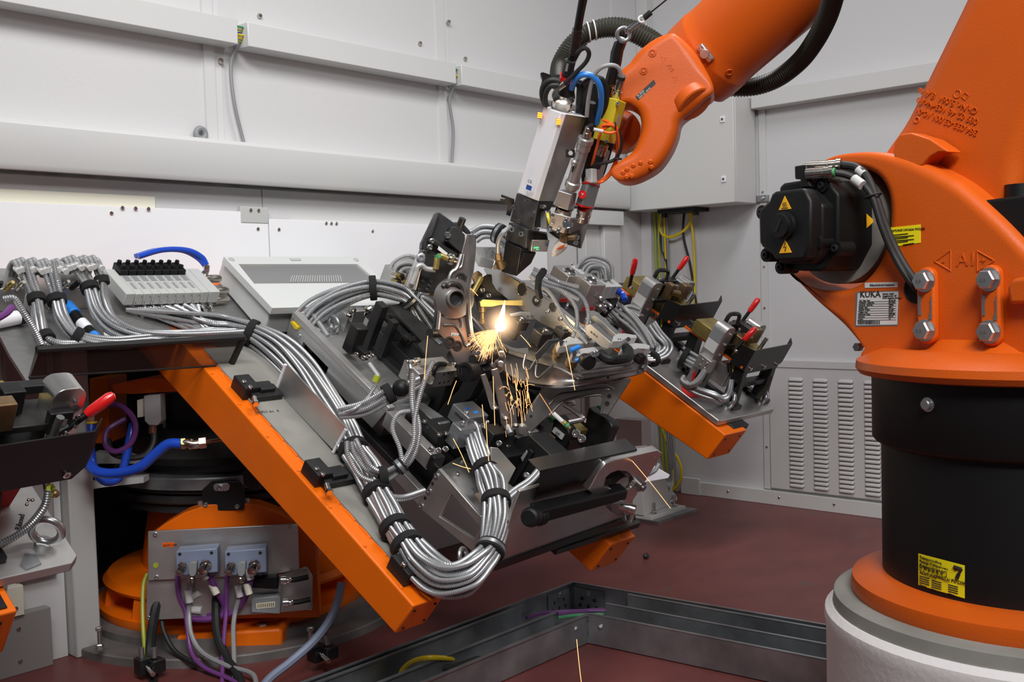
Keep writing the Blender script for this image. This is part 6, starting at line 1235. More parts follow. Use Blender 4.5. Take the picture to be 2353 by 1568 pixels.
ab = thing('angle_plate', 'small dotted metal plate by the black foot in the left foreground', 'plate', T(-.97, .47, 0)); build('plate', MB().ext([pT(x, y, .0) for x, y in ((46, 1300), (56, 1275), (82, 1277), (95, 1298), (78, 1305), (60, 1312))], TN*.004), 'galvanised', ab)
fk = thing('air_manifold', 'black fitting block with chrome screws and a yellow-green ring in the left foreground', 'fitting', T(-.96, .60, .2))
bb2('block', 'black_plastic', fk, 60, 1085, .18, .06, .05, .05); build('fitting', MB().cyl(at(105, 1085, 2.62), at(112, 1130, 2.62), .012), 'chrome', fk)
build('ring', MB().torus(at(118, 1128, 2.6), nrm(R0+Z*.3), .014, .006, 16, 8), 'yellow_green', fk); build('amber_tip', MB().sphere(at(127, 1135, 2.6), .011, 10, 8), 'bronze', fk)
for x, y in ((66, 1150), (75, 1150), (62, 1160)): build('screw', MB().sphere(at(x, y, 2.58), .005, 8, 6), 'chrome', fk)
# ================================================================ laser welding head on the robot flange
hp = lambda x, y, o=0.: at(x, y, 3.44+(y-240)*.00105+o)
hc2 = lambda x, y, o=0.: hp(1120+x/3.7325, 220+y/3.7333, o)          # second crop
hc1 = lambda x, y, o=0.: hp(1150+x/3.7327, y/3.7333, o)
hd = thing('laser_welding_head', 'laser welding head with a white cover pointing down at the seat frame', 'welding head', hp(1190, 630))
def lf(name, top, bot, m_, par=hd, bev=.003, f=hc2): return build(name, MB().loft([[f(*p) for p in top], [f(*p) for p in bot]]), m_, par, bev=bev)
cv = lf('white_cover', [(485, 95, .07), (630, 146, .0), (668, 156, .0), (850, 184, .07), (790, 150, .20), (600, 90, .20)], [(255, 833, .07), (405, 893, .0), (437, 906, .0), (578, 912, .07), (540, 870, .20), (350, 820, .20)], 'white_plastic')
lf('side_plate', [(672, 158, -.004), (846, 185, .065), (848, 187, .075), (674, 162, .01)], [(440, 905, -.004), (572, 910, .065), (576, 912, .075), (444, 906, .01)], 'satin_aluminium', bev=.001)
for n_, (x, y) in enumerate(((612, 220), (452, 165))):
    o = -.004 if not n_ else .05
    lw = build('led_window', MB().ext([hc2(x-22, y-28, o+.006), hc2(x+24, y-22, o), hc2(x+14, y+32, o), hc2(x-26, y+24, o+.006)], FW*.012), 'red_mark', cv, bev=.002)
    for k in range(3): build('led_strip', MB().tube([hc2(x-20-2*k, y-16+17*k, o-.001), hc2(x+20-2*k, y-10+17*k, o-.005)], .0028, 6), 'led_amber', lw)
exh = nrm(hc2(437, 906)-hc2(255, 833, .07)); eyh = nrm(hc2(630, 146)-hc2(405, 893))
text('CE', hc2(345, 742, .012), exh, eyh, .016, 'ink', cv); text('TRUMPF', hc2(338, 768, .014), exh, eyh, .0052, 'ink_grey', cv)
build('blue_logo', MB().ext([hc2(338, 765, .017), hc2(383, 780, .0), hc2(372, 818, .0), hc2(328, 800, .017)], -FW*.002), 'logo_blue', cv)
db = lf('optics_block', [(250, 836, .07), (437, 908, .0), (570, 905, .07), (560, 880, .2), (360, 840, .2)], [(192, 1078, .07), (393, 1160, .0), (455, 1130, .06), (480, 1080, .2), (300, 1040, .2)], 'anodised_grey')
lf('optics_side', [(450, 910, -.002), (572, 912, .06), (570, 900, .1), (470, 890, .1)], [(405, 1160, -.002), (440, 1150, .05), (450, 1130, .1), (420, 1120, .1)], 'black_anodised')
for x, y in ((238, 957), (388, 1020), (336, 903), (288, 1072), (485, 950), (432, 1143)): p = hc2(x, y, .02 if x < 400 else .01); build('screw', MB().cap_screw(p, tocam(p)-R0*.3, .008 if (x, y) != (336, 903) else .004, .03), 'chrome', db)
lb_ = lf('focus_block', [(185, 1085, .07), (345, 1150, .0), (390, 1165, .03), (380, 1130, .18), (260, 1090, .18)], [(150, 1245, .07), (330, 1310, .0), (380, 1300, .03), (360, 1280, .18), (230, 1250, .18)], 'anodised_grey')
for x, y in ((222, 1148), (302, 1187)): p = hc2(x, y, .02); build('screw', MB().cap_screw(p, tocam(p)-R0*.3, .010, .022), 'galvanised', lb_)
lf('nozzle_block', [(152, 1248, .06), (290, 1310, .0), (420, 1345, .06), (400, 1330, .18), (240, 1260, .18)], [(118, 1510, .06), (250, 1552, .0), (375, 1440, .06), (360, 1430, .16), (200, 1500, .16)], 'black_anodised')
lf('nozzle_cover', [(300, 1345, -.004), (415, 1360, .05), (414, 1350, .06), (310, 1340, .02)], [(262, 1530, -.004), (368, 1445, .05), (366, 1440, .06), (270, 1525, .02)], 'black_paint')
ds = lf('sensor_unit', [(385, 1238, -.02), (535, 1240, .02), (530, 1235, .09), (350, 1220, .08)], [(372, 1338, -.02), (512, 1340, .02), (510, 1330, .09), (330, 1310, .08)], 'satin_aluminium')
lf('sensor_cover', [(375, 1160, -.005), (500, 1185, .03), (510, 1170, .09), (360, 1150, .08)], [(372, 1238, -.012), (520, 1240, .03), (520, 1235, .09), (345, 1215, .08)], 'black_plastic')
build('sensor_logo', MB().ext([hc2(505, 1272, .008), hc2(522, 1274, .012), hc2(519, 1292, .012), hc2(502, 1290, .008)], -FW*.002), 'logo_blue', ds)
for k in range(4): build('led', MB().sphere(hc2(402+11*k, 1320, -.015+.004*k), .0022, 8, 6), 'led_green' if k > 1 else 'mid_grey', ds)
build('led_bar', MB().tube([hc2(400, 1308, -.016), hc2(440, 1305, -.006)], .002, 6), 'led_green', ds)
pp_ = build('side_bracket', MB().ext([hc2(x, y, .10) for x, y in ((120, 845), (232, 888), (196, 1030), (160, 1018), (178, 935), (108, 898), (112, 882), (152, 888), (155, 876), (116, 865))], FW*.02), 'ink', hd, bev=.002)
build('small_hose', MB().tube(spline([hc2(200, 1125, .06), hc2(140, 1170, .03), hc2(95, 1250, .02), hc2(92, 1370, .02), hc2(108, 1410, .02)], 24), .009, 10), 'conduit_steel', hd)
build('hose_nut', MB().cyl(hc2(92, 1350, .02), hc2(98, 1400, .02), .013, n=6), 'bronze', hd); build('hose_base', MB().cyl(hc2(100, 1400, .02), hc2(118, 1470, .03), .017), 'bronze', hd)
# fibre coupling on top
build('coupling', MB().lathe(hc2(632, 120, .10), nrm(hc2(650, 20, .08)-hc2(632, 120, .10)), [(.038, -.02), (.038, .02), (.034, .022), (.034, .055), (.040, .06), (.040, .066), (.026, .075)], 28), 'nickel', hd)
cf = build('fibre_socket', MB().lathe(hc1(560, 800, .09), nrm(hc1(595, 640, .08)-hc1(560, 800, .09)), [(.032, 0), (.028, .01), (.026, .04), (.024, .055), (.024, .075)], 24), 'dark_steel', hd)
build('red_ring', MB().cyl(hc1(568, 690, .08), hc1(576, 640, .08), .0255, n=24), 'red_plastic', cf); build('red_ring', MB().cyl(hc1(579, 632, .08), hc1(582, 622, .08), .022, n=20), 'red_mark', cf)
fb2 = build('fibre_cable', MB().tube(spline([hc1(585, 640, .08), hc1(615, 480, .08), hc1(645, 330, .08), hc1(680, 130, .08), hc1(712, -60, .08)], 24), .0125, 10), 'black_plastic', hd)
build('clear_sleeve', MB().tube(spline([hc1(628, 460, .08), hc1(660, 250, .08)], 6), .017, 10), 'smoked_glass', fb2)
build('second_fibre', MB().tube(spline([hc1(640, 480, .09), hc1(665, 330, .09), hc1(692, 150, .09), hc1(735, -60, .09)], 20), .009, 8), 'black_plastic', hd)
build('relief_sleeve', MB().tube(spline([hc1(570, 640, .07), hc1(600, 520, .07)], 6), .019, 10), 'rubber', hd); text('303551', hc1(572, 615, .045), nrm(hc1(615, 480)-hc1(585, 640)), -R0, .010, 'label_white', cf)
def hcab(name, pts, r, m_, f=hc1, n=30): return build(name, MB().tube(spline([f(*p) for p in pts], n), r, 10), m_, hd)
hcab('air_hose', [(610, 760, .06), (640, 690, .04), (700, 640, .03), (790, 655, .03), (855, 750, .03), (862, 900, .04), (825, 1060, .06)], .0105, 'bright_blue')
hcab('black_hose', [(680, 800, .10), (720, 720, .07), (800, 672, .05), (880, 700, .05), (908, 820, .05), (880, 970, .06), (800, 1110, .08), (770, 1180, .09)], .0115, 'rubber')
hcab('grey_cable', [(740, 1000, .03), (755, 850, .03), (790, 680, .03), (850, 590, .03), (940, 558, .03), (1010, 580, .03), (1038, 655, .03)], .0072, 'grey_conduit')
hcab('black_loop', [(510, 700, .06), (430, 690, .06), (370, 740, .06), (358, 820, .06), (385, 900, .07)], .010, 'rubber'); hcab('black_loop', [(500, 735, .04), (430, 740, .04), (390, 800, .04), (385, 870, .05), (395, 905, .06)], .009, 'rubber')
hcab('thin_cable', [(515, 745, .04), (580, 690, .03), (660, 610, .03), (735, 530, .03), (760, 460, .03), (730, 412, .03), (670, 440, .05), (650, 480, .07)], .0075, 'rubber')
hcab('thin_cable', [(620, 700, .06), (670, 740, .06), (690, 830, .06), (670, 930, .06)], .0085, 'rubber')
build('cable_plug', MB().cyl(hc1(500, 755, .04), hc1(555, 715, .035), .0105, n=12), 'nickel', hd)
hcab('black_cable', [(790, 880, .05), (770, 960, .05), (780, 1060, .05)], .012, 'rubber')
bk2 = build('rear_bracket', MB().ext([hc1(x, y, .17) for x, y in ((340, 625), (365, 615), (430, 640), (455, 690), (400, 700), (345, 730), (360, 680))], FW*.04), 'black_paint', hd, bev=.003)
mp2 = build('mounting_plate', MB().ext([hc1(x, y, .16) for x, y in ((660, 680), (930, 740), (1105, 810), (1080, 900), (900, 1480), (860, 1560), (700, 1560), (640, 1000))], FW*.03), 'black_anodised', hd, bev=.003)
build('back_plate', MB().ext([hc2(x, y, .14) for x, y in ((1000, 440), (1052, 475), (805, 1312), (665, 1270), (700, 1150), (760, 1100))], FW*.012), 'satin_aluminium', hd, bev=.002)
lf('lower_plate', [(520, 1170, .10), (560, 1160, .06), (800, 1200, .06), (810, 1190, .12)], [(580, 1215, .10), (690, 1278, .06), (800, 1312, .06), (808, 1312, .12)], 'bronze' if 0 else 'dark_steel')
# camera tube with its boxes
def seg(name, a, b_, prof_, m_, o=.0, par=hd, n=24):
    a = hc2(*a, o); b_ = hc2(*b_, o); L_ = np.linalg.norm(b_-a); return build(name, MB().lathe(a, b_-a, [(r, h*L_) for r, h in prof_], n), m_, par)
tb_ = seg('camera_tube', (848, 360), (718, 800), [(.024, 0), (.0275, .01), (.0275, .09), (.025, .1), (.025, .22), (.0215, .24), (.0215, .84), (.0265, .86), (.0265, .95), (.021, .97), (.021, 1)], 'satin_aluminium', -.02)
build('thumb_knob', MB().sphere(hc2(745, 575, -.05), .012, 14, 8), 'satin_aluminium', tb_); build('slot', MB().tube([hc2(738, 605, -.046), hc2(728, 655, -.046)], .003, 6), 'ink', tb_)
for k in range(2): build('print_line', MB().tube([hc2(765, 535+14*k, -.045), hc2(835, 548+14*k, -.042)], .001, 4), 'ink_grey', tb_)
seg('tube_connector', (868, 265), (850, 350), [(.009, 0), (.012, .1), (.012, .5), (.015, .55), (.015, 1)], 'nickel', -.02); seg('tube_plug', (880, 255), (905, 300), [(.012, 0), (.010, 1)], 'rubber', -.02); seg('cable_marker', (910, 288), (990, 305), [(.006, 0), (.006, 1)], 'label_white', -.03)
build('clip', MB().box(hc2(712, 497, -.0), (.03, .02, .028)), 'dark_steel', hd, bev=.003); build('clip_bolt', MB().bolt(hc2(712, 497, -.015), -FW, .010, .01), 'chrome', hd)
cb_ = lf('camera_box', [(606, 812, -.04), (728, 850, -.05), (770, 835, .01), (660, 800, .02)], [(572, 945, -.04), (693, 988, -.05), (742, 990, .01), (640, 950, .02)], 'satin_aluminium')
seg('short_tube', (662, 960), (640, 1035), [(.03, 0), (.03, .9), (.028, 1)], 'nickel', -.01)
c2_ = lf('mirror_box', [(552, 1000, -.04), (722, 1045, -.06), (800, 1090, .0), (640, 1010, .04)], [(520, 1135, -.04), (655, 1185, -.06), (690, 1195, -.0), (600, 1150, .04)], 'satin_aluminium')
lf('grey_wedge', [(720, 1048, -.055), (860, 1085, .0), (870, 1080, .04), (740, 1040, .0)], [(690, 1190, -.055), (740, 1170, .0), (760, 1165, .04), (700, 1180, .0)], 'galvanised')
p = hc2(688, 1100, -.063); build('window_ring', MB().torus(p, tocam(p), .016, .003, 24, 6).lathe(p, tocam(p), [(.015, 0), (.0005, .001)], 20), 'chrome', c2_)
for x, y in ((560, 1025), (672, 1070), (542, 1130), (607, 1158)): p = hc2(x, y, -.055); build('screw', MB().cap_screw(p, tocam(p), .007, .008), 'chrome', c2_)
build('yellow_insert', MB().cyl(hc2(520, 1060, -.01), hc2(540, 1055, -.01), .024, n=20), 'sensor_yellow', hd); build('insert_frame', MB().box(hc2(500, 1060, .01), (.03, .03, .06)), 'galvanised', hd, bev=.003)
# grey-red scanner motor
m3 = lf('motor', [(808, 755, .0), (865, 745, -.03), (965, 785, .02), (900, 770, .09)], [(752, 930, .0), (812, 955, -.03), (912, 968, .02), (850, 940, .09)], 'mid_grey', bev=.006)
for a, b_ in (([(805, 742, -.0), (866, 733, -.034), (970, 775, .02), (900, 760, .095)], [(803, 760, -.0), (864, 752, -.034), (968, 792, .02), (898, 778, .095)]), ([(755, 918, -.0), (812, 942, -.034), (917, 955, .02), (850, 930, .095)], [(750, 936, -.0), (808, 962, -.034), (912, 974, .02), (846, 948, .095)])): lf('red_end_ring', a, b_, 'red_plastic', m3)
p = hc2(815, 848, -.025); build('red_badge', MB().lathe(p, tocam(p)-R0*.4, [(.015, 0), (.0145, .003), (.0005, .0035)], 20), 'red_plastic', m3); build('badge_sign', MB().tube([hc2(806, 835, -.031), hc2(818, 850, -.032), hc2(808, 862, -.031), hc2(818, 850, -.032), hc2(826, 838, -.032)], .0015, 5), 'label_white', m3)
seg('motor_flange', (835, 970), (815, 1070), [(.027, 0), (.027, .3), (.022, .32), (.022, .6), (.026, .62), (.026, 1)], 'nickel', -.005)
build('motor_plug', MB().box(hc2(890, 690, .0), (.03, .03, .05)), 'pale_grey', hd, bev=.003); seg('motor_stud', (850, 700), (845, 750), [(.006, 0), (.006, 1)], 'chrome', -.01)
seg('cross_valve', (625, 1215), (765, 1215), [(.017, 0), (.017, .4), (.012, .45), (.012, .9), (.016, 1)], 'bronze', -.02)
for x, y in ((770, 1217), (758, 1262)): p = hc2(x, y, -.0); build('screw', MB().cap_screw(p, tocam(p), .009, .06), 'chrome', hd)
nz = seg('nozzle_tip', (655, 1255), (562, 1375), [(.016, 0), (.0215, .06), (.0215, .42), (.013, .85), (.008, .88), (.006, 1), (.0005, 1)], 'tool_tip', -.02)
build('orange_patch', MB().ext([hc2(x, y, -.047) for x, y in ((668, 1272), (655, 1300), (625, 1318), (585, 1318), (620, 1298))], -FW*.002), 'orange_cable', nz)
# yellow sensor box
yb = lf('sensor_box', [(875, 828, .06), (1008, 852, .03), (1082, 884, .08), (960, 840, .13)], [(788, 1188, .06), (928, 1222, .03), (982, 1238, .08), (870, 1200, .13)], 'sensor_yellow', f=hc1)
for (x, y) in ((1006, 888), (908, 1212)): p = hc1(x, y, .03); build('screw', MB().cap_screw(p, tocam(p), .006, .006), 'galvanised', yb)
build('label', MB().ext([hc1(x, y, o) for x, y, o in ((1010, 985, .028), (1035, 990, .045), (1012, 1075, .045), (988, 1068, .028))], -FW*.002), 'label_white', yb); build('label', MB().ext([hc1(x, y, .055) for x, y in ((915, 915), (945, 920), (925, 985), (895, 980))], -FW*.003), 'galvanised', yb)
build('warning_mark', MB().ext([hc1(x, y, .058) for x, y in ((900, 990), (925, 1015), (890, 1025))], -FW*.004), 'ink', yb); build('warning_mark', MB().ext([hc1(x, y, .058) for x, y in ((875, 1045), (905, 1065), (865, 1080))], -FW*.004), 'ink', yb)
def seg1(name, a, b_, prof_, m_, o): a = hc1(*a, o); b_ = hc1(*b_, o); L_ = np.linalg.norm(b_-a); return build(name, MB().lathe(a, b_-a, [(r, h*L_) for r, h in prof_], 20), m_, hd)
seg1('sensor_connector', (988, 855), (1035, 665), [(.015, 0), (.015, .25), (.017, .27), (.017, .4), (.013, .42), (.015, .5), (.015, .9), (.010, 1)], 'nickel', .08); seg1('connector_boot', (1032, 680), (1040, 650), [(.0145, 0), (.0145, 1)], 'rubber', .08)
seg1('sensor_connector', (890, 1235), (858, 1330), [(.014, 0), (.017, .1), (.017, .5), (.015, .55), (.015, 1)], 'nickel', .08); seg1('connector_boot', (860, 1330), (830, 1440), [(.015, 0), (.011, 1)], 'rubber', .08)
for pts in ([(885, 1030, .03), (950, 1062, .0), (1000, 1105, .0), (960, 1138, -.01), (890, 1132, -.01), (860, 1085, .0), (920, 1070, -.005), (985, 1095, -.005), (1018, 1200, .0), (1012, 1330, .01), (960, 1470, .01), (895, 1545, .01), (830, 1565, .0), (805, 1500, .0)], [(940, 1075, .0), (865, 1125, .0), (830, 1250, .01), (800, 1360, .02), (785, 1420, .03)], [(1000, 1120, .02), (1005, 1260, .02), (985, 1380, .02), (930, 1490, .02), (868, 1545, .01), (850, 1560, .01)]): hcab('orange_cable', pts, .0052, 'orange_cable', n=60)
hcab('black_cable', [(870, 1120, .02), (920, 1080, .0), (975, 1085, .0), (1025, 1160, .0), (1035, 1260, .0), (990, 1360, .0), (910, 1395, .0), (830, 1410, .01), (790, 1430, .02)], .0062, 'rubber', n=50)
build('cable_tie', MB().torus(hc1(985, 1080, -.003), R0, .011, .003, 16, 6), 'rubber', hd); build('cable_tie', MB().torus(hc1(1005, 1365, .0), Z, .013, .003, 16, 6), 'rubber', hd)
# eye rod, snap hook and safety wire
er = thing('eye_rod', 'black rod with a steel ring standing on the welding head mount', 'rod', hc1(930, 740, .1))
build('rod', MB().loft([ell(hc1(935, 745, .1), R0*.022, F0*.02, 6), ell(hc1(985, 550, .1), R0*.021, F0*.02, 6), ell(hc1(1000, 445, .1), R0*.022, F0*.02, 6), ell(hc1(1032, 355, .1), R0*.022, F0*.02, 6)]), 'black_paint', er, bev=.002)
c = hc1(1055, 295, .1); build('ring', MB().torus(c, nrm(tocam(c)+R0*.2), .021, .007, 28, 10), 'galvanised', er); build('shoulder', MB().cyl(hc1(1036, 352, .1), hc1(1042, 335, .1), .017, n=14), 'galvanised', er)
sh_ = thing('snap_hook', 'steel snap hook clipped into the ring above the welding head', 'hook', hc1(1090, 262, .1))
build('loop', MB().tube(spline([hc1(1080, 275, .1), hc1(1085, 250, .1), hc1(1150, 200, .1), hc1(1195, 180, .1), hc1(1205, 190, .1), hc1(1140, 240, .1), hc1(1095, 280, .1), hc1(1080, 275, .1)], 40), .005, 8), 'chrome', sh_)
sw = thing('safety_wire', 'thin steel safety wire running from the hook up out of sight', 'wire', hc1(1210, 170, .1))
build('thimble', MB().torus(hc1(1212, 165, .1), FW, .010, .004, 18, 8), 'label_white', sw); build('crimp', MB().cyl(hc1(1235, 152, .1), hc1(1290, 105, .1), .0095, n=12), 'rubber', sw)
build('wire', MB().tube(spline([hc1(1290, 105, .1), hc1(1420, 0, .08), hc1(1600, -160, .05)], 12), .0026, 6), 'dark_steel', sw)
# ================================================================ conduit bundles
NSTRAP = {}
def bundle(P, n, r, lab, group, m_='conduit_steel', seed=1, pitch=.0062, depth=.22, straps=(), twist=.6, noise=.15, fan0=None, fan1=None, metal=()):
    """P: list of (world point, bundle radius). Every conduit is an object of its own."""
    r_ = random.Random(seed); pts = A([p for p, _ in P]); rad = A([q for _, q in P]); k = len(pts)
    t = np.gradient(pts, axis=0); t /= np.linalg.norm(t, axis=1)[:, None]
    x = basis(t[0])[0]; X = []
    for i in range(k): x = nrm(x-t[i]*(x@t[i])); X.append(x)
    X = A(X); Y = np.cross(t, X)
    for s in range(n):
        rr = math.sqrt((s+.5)/n); a0 = s*2.39996+seed; ph = r_.random()*6.28; am = noise*(.5+r_.random()); q = []
        for i in range(k):
            a = a0+twist*i/k*(1 if seed % 2 else -1)+am*math.sin(1.3*i+ph); f = rr*(1+am*math.sin(.9*i+ph*2))
            q.append(pts[i]+(X[i]*math.cos(a)+Y[i]*math.sin(a))*rad[i]*f)
        if fan0: q = [fan0[s % len(fan0)]]+q
        if fan1: q = q+[fan1[s % len(fan1)]]
        mb = MB(); rings(mb, q, r*(.9+.2*r_.random()), pitch, depth, 8 if r < .012 else 10)
        tag(build('conduit', mb, m_, smooth=50), lab, 'conduit', group)
    for j, (i, sl) in enumerate(straps):
        i0 = int(i); f = i-i0; c = pts[i0]*(1-f)+pts[min(k-1, i0+1)]*f; R_b = (rad[i0]*(1-f)+rad[min(k-1, i0+1)]*f)+r*1.0
        d_ = nrm(t[i0]*(1-f)+t[min(k-1, i0+1)]*f); w_ = .026
        o = build('cable_strap', MB().lathe(c-d_*w_/2, d_, [(R_b*.96, -.001), (R_b*1.04, 0), (R_b*1.06, w_*.5), (R_b*1.04, w_), (R_b*.96, w_+.001)], 24), 'velcro', smooth=60)
        tag(o, sl, 'strap')
        if j in metal: build('metal_band', MB().lathe(c-d_*.006, d_, [(R_b*1.07, 0), (R_b*1.08, .012)], 24), 'galvanised', o)
pt = lambda *a: pT(*a)
# main bundle: over the table edge, down, round the bottom and up to the fixture
mainP = [(pt(470, 745, .045), .045), (pt(525, 752, .05), .045), (pt(578, 764, .06), .040), (pt(640, 800, .06), .055), (pt(695, 855, .06), .06), (pt(745, 925, .055), .055), (pt(785, 985, .055), .048), (pt(812, 1035, .055), .042), (pt(845, 1082, .055), .044), (pt(868, 1135, .055), .040), (pt(890, 1178, .055), .041), (pt(908, 1214, .055), .040), (pt(935, 1254, .055), .042),
         (pt(970, 1300, .06), .052), (pt(1015, 1330, .07), .056), (pt(1065, 1326, .09), .052), (pt(1108, 1290, .11), .040), (pt(1128, 1262, .13), .036), (pt(1142, 1205, .16), .044), (pt(1140, 1152, .18), .038), (pt(1132, 1112, .19), .044), (pt(1116, 1078, .20), .034), (pt(1098, 1030, .20), .034), (pt(1086, 985, .22), .028)]
bundle(mainP, 21, .0085, 'silver corrugated conduit of the thick bundle looping round the lower end of the table', 'main conduit bundle', seed=3, twist=.9, noise=.10,
       straps=((2, 'black strap on the main bundle at the right end of the guard sheet'), (7, 'black strap on the main bundle just below the tray wall'), (9, 'black strap on the main bundle beside the lower guide block'), (11, 'black strap on the main bundle left of the triangular cut-out'), (12, 'black strap on the main bundle where the bottom loop begins'), (17, 'black strap with a metal band right of the bottom loop'), (19, 'black strap on the rising bundle left of the handle knob'), (21, 'black strap on the rising bundle below the silver cylinder')),
       fan0=[pt(290+20*i, 712-3*i, .02) for i in range(9)], fan1=[pt(1060+12*i, 955+8*(i % 3), .23) for i in range(6)], metal=(5,))
# four bundles falling from the connector boxes
LB = (([(58, 612, .15, .026), (72, 650, .12, .024), (84, 688, .09, .020), (92, 735, .06, .022), (104, 776, .05, .02), (135, 792, .04, .022), (190, 792, .035, .02)], 6, 'leftmost', ((2, 'black strap high on the leftmost conduit bundle'), (4, 'black strap low on the leftmost conduit bundle'))),
      ([(112, 614, .16, .028), (122, 650, .13, .024), (130, 690, .09, .022), (142, 735, .07, .024), (178, 774, .05, .022), (250, 788, .04, .022), (330, 784, .035, .02), (440, 775, .035, .02), (545, 764, .04, .02)], 7, 'second from left', ((2, 'black strap high on the second bundle from the left'), (4, 'black strap low on the second bundle from the left'))),
      ([(175, 606, .16, .026), (192, 635, .13, .024), (206, 662, .11, .021), (225, 715, .08, .024), (262, 752, .06, .024), (330, 772, .045, .022), (430, 772, .04, .02), (560, 768, .045, .02)], 6, 'third from left', ((2, 'black strap on the third bundle from the left'),)),
      ([(222, 606, .17, .020), (234, 645, .13, .016), (240, 690, .09, .02), (262, 735, .07, .022), (320, 768, .05, .02), (420, 778, .04, .02), (560, 772, .045, .02)], 4, 'fourth from left', ((1, 'black strap on the thin bundle left of the valve terminal'),)))
for i, (P, n_, wh, st_) in enumerate(LB):
    bundle([(pt(x, y, h), q) for x, y, h, q in P], n_, .0088, 'silver corrugated conduit in the %s bundle falling from the connector boxes' % wh, 'connector box bundle '+wh, seed=11+i, straps=st_, noise=.2)
    for k in range(n_):
        p = pt(P[0][0]-22+k*9, P[0][1]+4-3*(k % 3), P[0][2]); q = p+TU*.05-TN*.05; o = build('marker_sleeve', MB().cyl(p, p-TU*.03+TN*.004, .0105, n=8), 'label_white'); tag(o, 'white marker sleeve on the %s conduit bundle' % wh, 'marker', 'marker sleeves '+wh)
    for k in range(n_):
        p = pt(P[0][0]-22+k*9, P[0][1]+4-3*(k % 3), P[0][2]); mb = MB(); rings(mb, [p-TU*.02+TN*.004, p+TU*.02+TN*.012, p+TU*.045-TN*.02, p+TU*.05-TN*.06], .0088, .0062, .22, 8)
        tag(build('conduit_bend', mb, 'grey_conduit', smooth=50), 'short grey conduit bend on top of the %s bundle' % wh, 'conduit', 'conduit bends '+wh)
# bundle arching behind the black clamp unit
ap_ = lambda x, y, d_: at(x, y, d_)
bundle([(ap_(700, 745, 4.02), .05), (ap_(735, 712, 4.05), .05), (ap_(790, 680, 4.07), .045), (ap_(857, 662, 4.08), .038), (ap_(915, 672, 4.10), .042), (ap_(942, 690, 4.12), .036), (ap_(968, 730, 4.15), .05), (ap_(1000, 775, 4.18), .055)], 14, .0095, 'silver corrugated conduit of the bundle arching behind the black clamp unit', 'arching conduit bundle', seed=21, noise=.2,
       straps=((3, 'black strap on top of the arching bundle'), (5, 'black strap with a metal band right of the arching bundle top')), metal=(1,))
bundle([(ap_(955, 690, 4.2), .02), (ap_(975, 690, 4.2), .045), (ap_(1010, 715, 4.2), .055)], 7, .0095, 'short dark-lit conduit fanning right behind the upright seat side', 'fanning conduits', seed=25)
bundle([(ap_(690, 720, 4.0), .04), (ap_(700, 745, 4.0), .05), (ap_(730, 790, 3.95), .05)], 6, .0095, 'grey conduit dropping behind the upper fixture plate', 'dropping conduits', seed=29, m_='grey_conduit')
bundle([(ap_(905, 640, 4.25), .03), (ap_(915, 615, 4.25), .03), (ap_(940, 604, 4.25), .03), (ap_(975, 612, 4.25), .02)], 8, .009, 'grey conduit bent over a connector box behind the black clamp block', 'rear conduit bends', seed=31, m_='grey_conduit')
rb_ = thing('connector_box', 'connector box with brass plugs behind the black clamp block', 'connector box', ap_(920, 640, 4.3))
build('body', MB().box(ap_(925, 645, 4.3), (.16, .10, .10), RT), 'satin_aluminium', rb_, bev=.003)
for k in range(8): p = ap_(902+7*(k % 4), 632+14*(k//4), 4.2); build('plug', MB().cyl(p, p-TU*.03+TN*.01, .011, n=10), ('nickel', 'brass', 'black_plastic')[k % 3], rb_)
bundle([(ap_(780, 950, 3.42), .018), (ap_(838, 938, 3.42), .022), (ap_(893, 905, 3.44), .024), (ap_(925, 892, 3.46), .024), (ap_(960, 875, 3.5), .02)], 4, .009, 'silver conduit of the short bundle beside the glossy ball knob', 'short bundle by the ball knob', seed=35, straps=((2, 'black strap on the short bundle beside the ball knob'),))
bundle([(ap_(948, 858, 3.38), .004), (ap_(947, 920, 3.36), .006), (ap_(958, 985, 3.36), .012), (ap_(945, 1040, 3.34), .016), (ap_(920, 1072, 3.33), .016), (ap_(880, 1094, 3.32), .022), (ap_(840, 1085, 3.30), .03), (ap_(812, 1045, 3.30), .03), (ap_(805, 1015, 3.32), .02)], 3, .009, 'silver conduit running from the pneumatic block elbow down to the main bundle', 'conduits from the block elbow', seed=37, noise=.1, straps=((4, 'black strap with a metal band left of the lower bracket'), (5, 'black strap where the side conduits meet the main bundle')), metal=(0,))
bundle([(ap_(995, 832, 3.40), .004), (ap_(972, 890, 3.36), .008), (ap_(955, 960, 3.34), .01), (ap_(952, 1020, 3.33), .012), (ap_(930, 1068, 3.32), .012)], 2, .009, 'silver conduit running from the sensor plug down beside the elbow conduit', 'conduits from the sensor plug', seed=39)
bundle([(ap_(945, 944, 3.36), .002), (ap_(915, 952, 3.34), .002), (ap_(902, 985, 3.33), .002), (ap_(918, 1030, 3.32), .004), (ap_(924, 1066, 3.32), .004)], 1, .0092, 'single grey conduit in a wide bow left of the block conduits', 'single bow', seed=41, m_='grey_conduit')
bundle([(ap_(880, 1142, 3.30), .008), (ap_(925, 1148, 3.30), .008), (ap_(975, 1133, 3.36), .008)], 2, .009, 'silver conduit crossing from the main bundle to the lower bracket', 'crossing conduits', seed=43)
bundle([(ap_(1246, 1070, 3.46), .012), (ap_(1215, 1105, 3.40), .014), (ap_(1175, 1132, 3.34), .014), (ap_(1148, 1160, 3.30), .014), (ap_(1120, 1205, 3.26), .01), (ap_(1112, 1250, 3.26), .008)], 3, .009, 'silver conduit coming out under the black guard into the rising bundle', 'guard conduits', seed=45)
bundle([(ap_(850, 838, 3.5), .002), (ap_(872, 868, 3.45), .003)], 1, .010, 'short grey tube with a green ring on the upper plate', 'upper plate tube', seed=47, m_='grey_conduit')
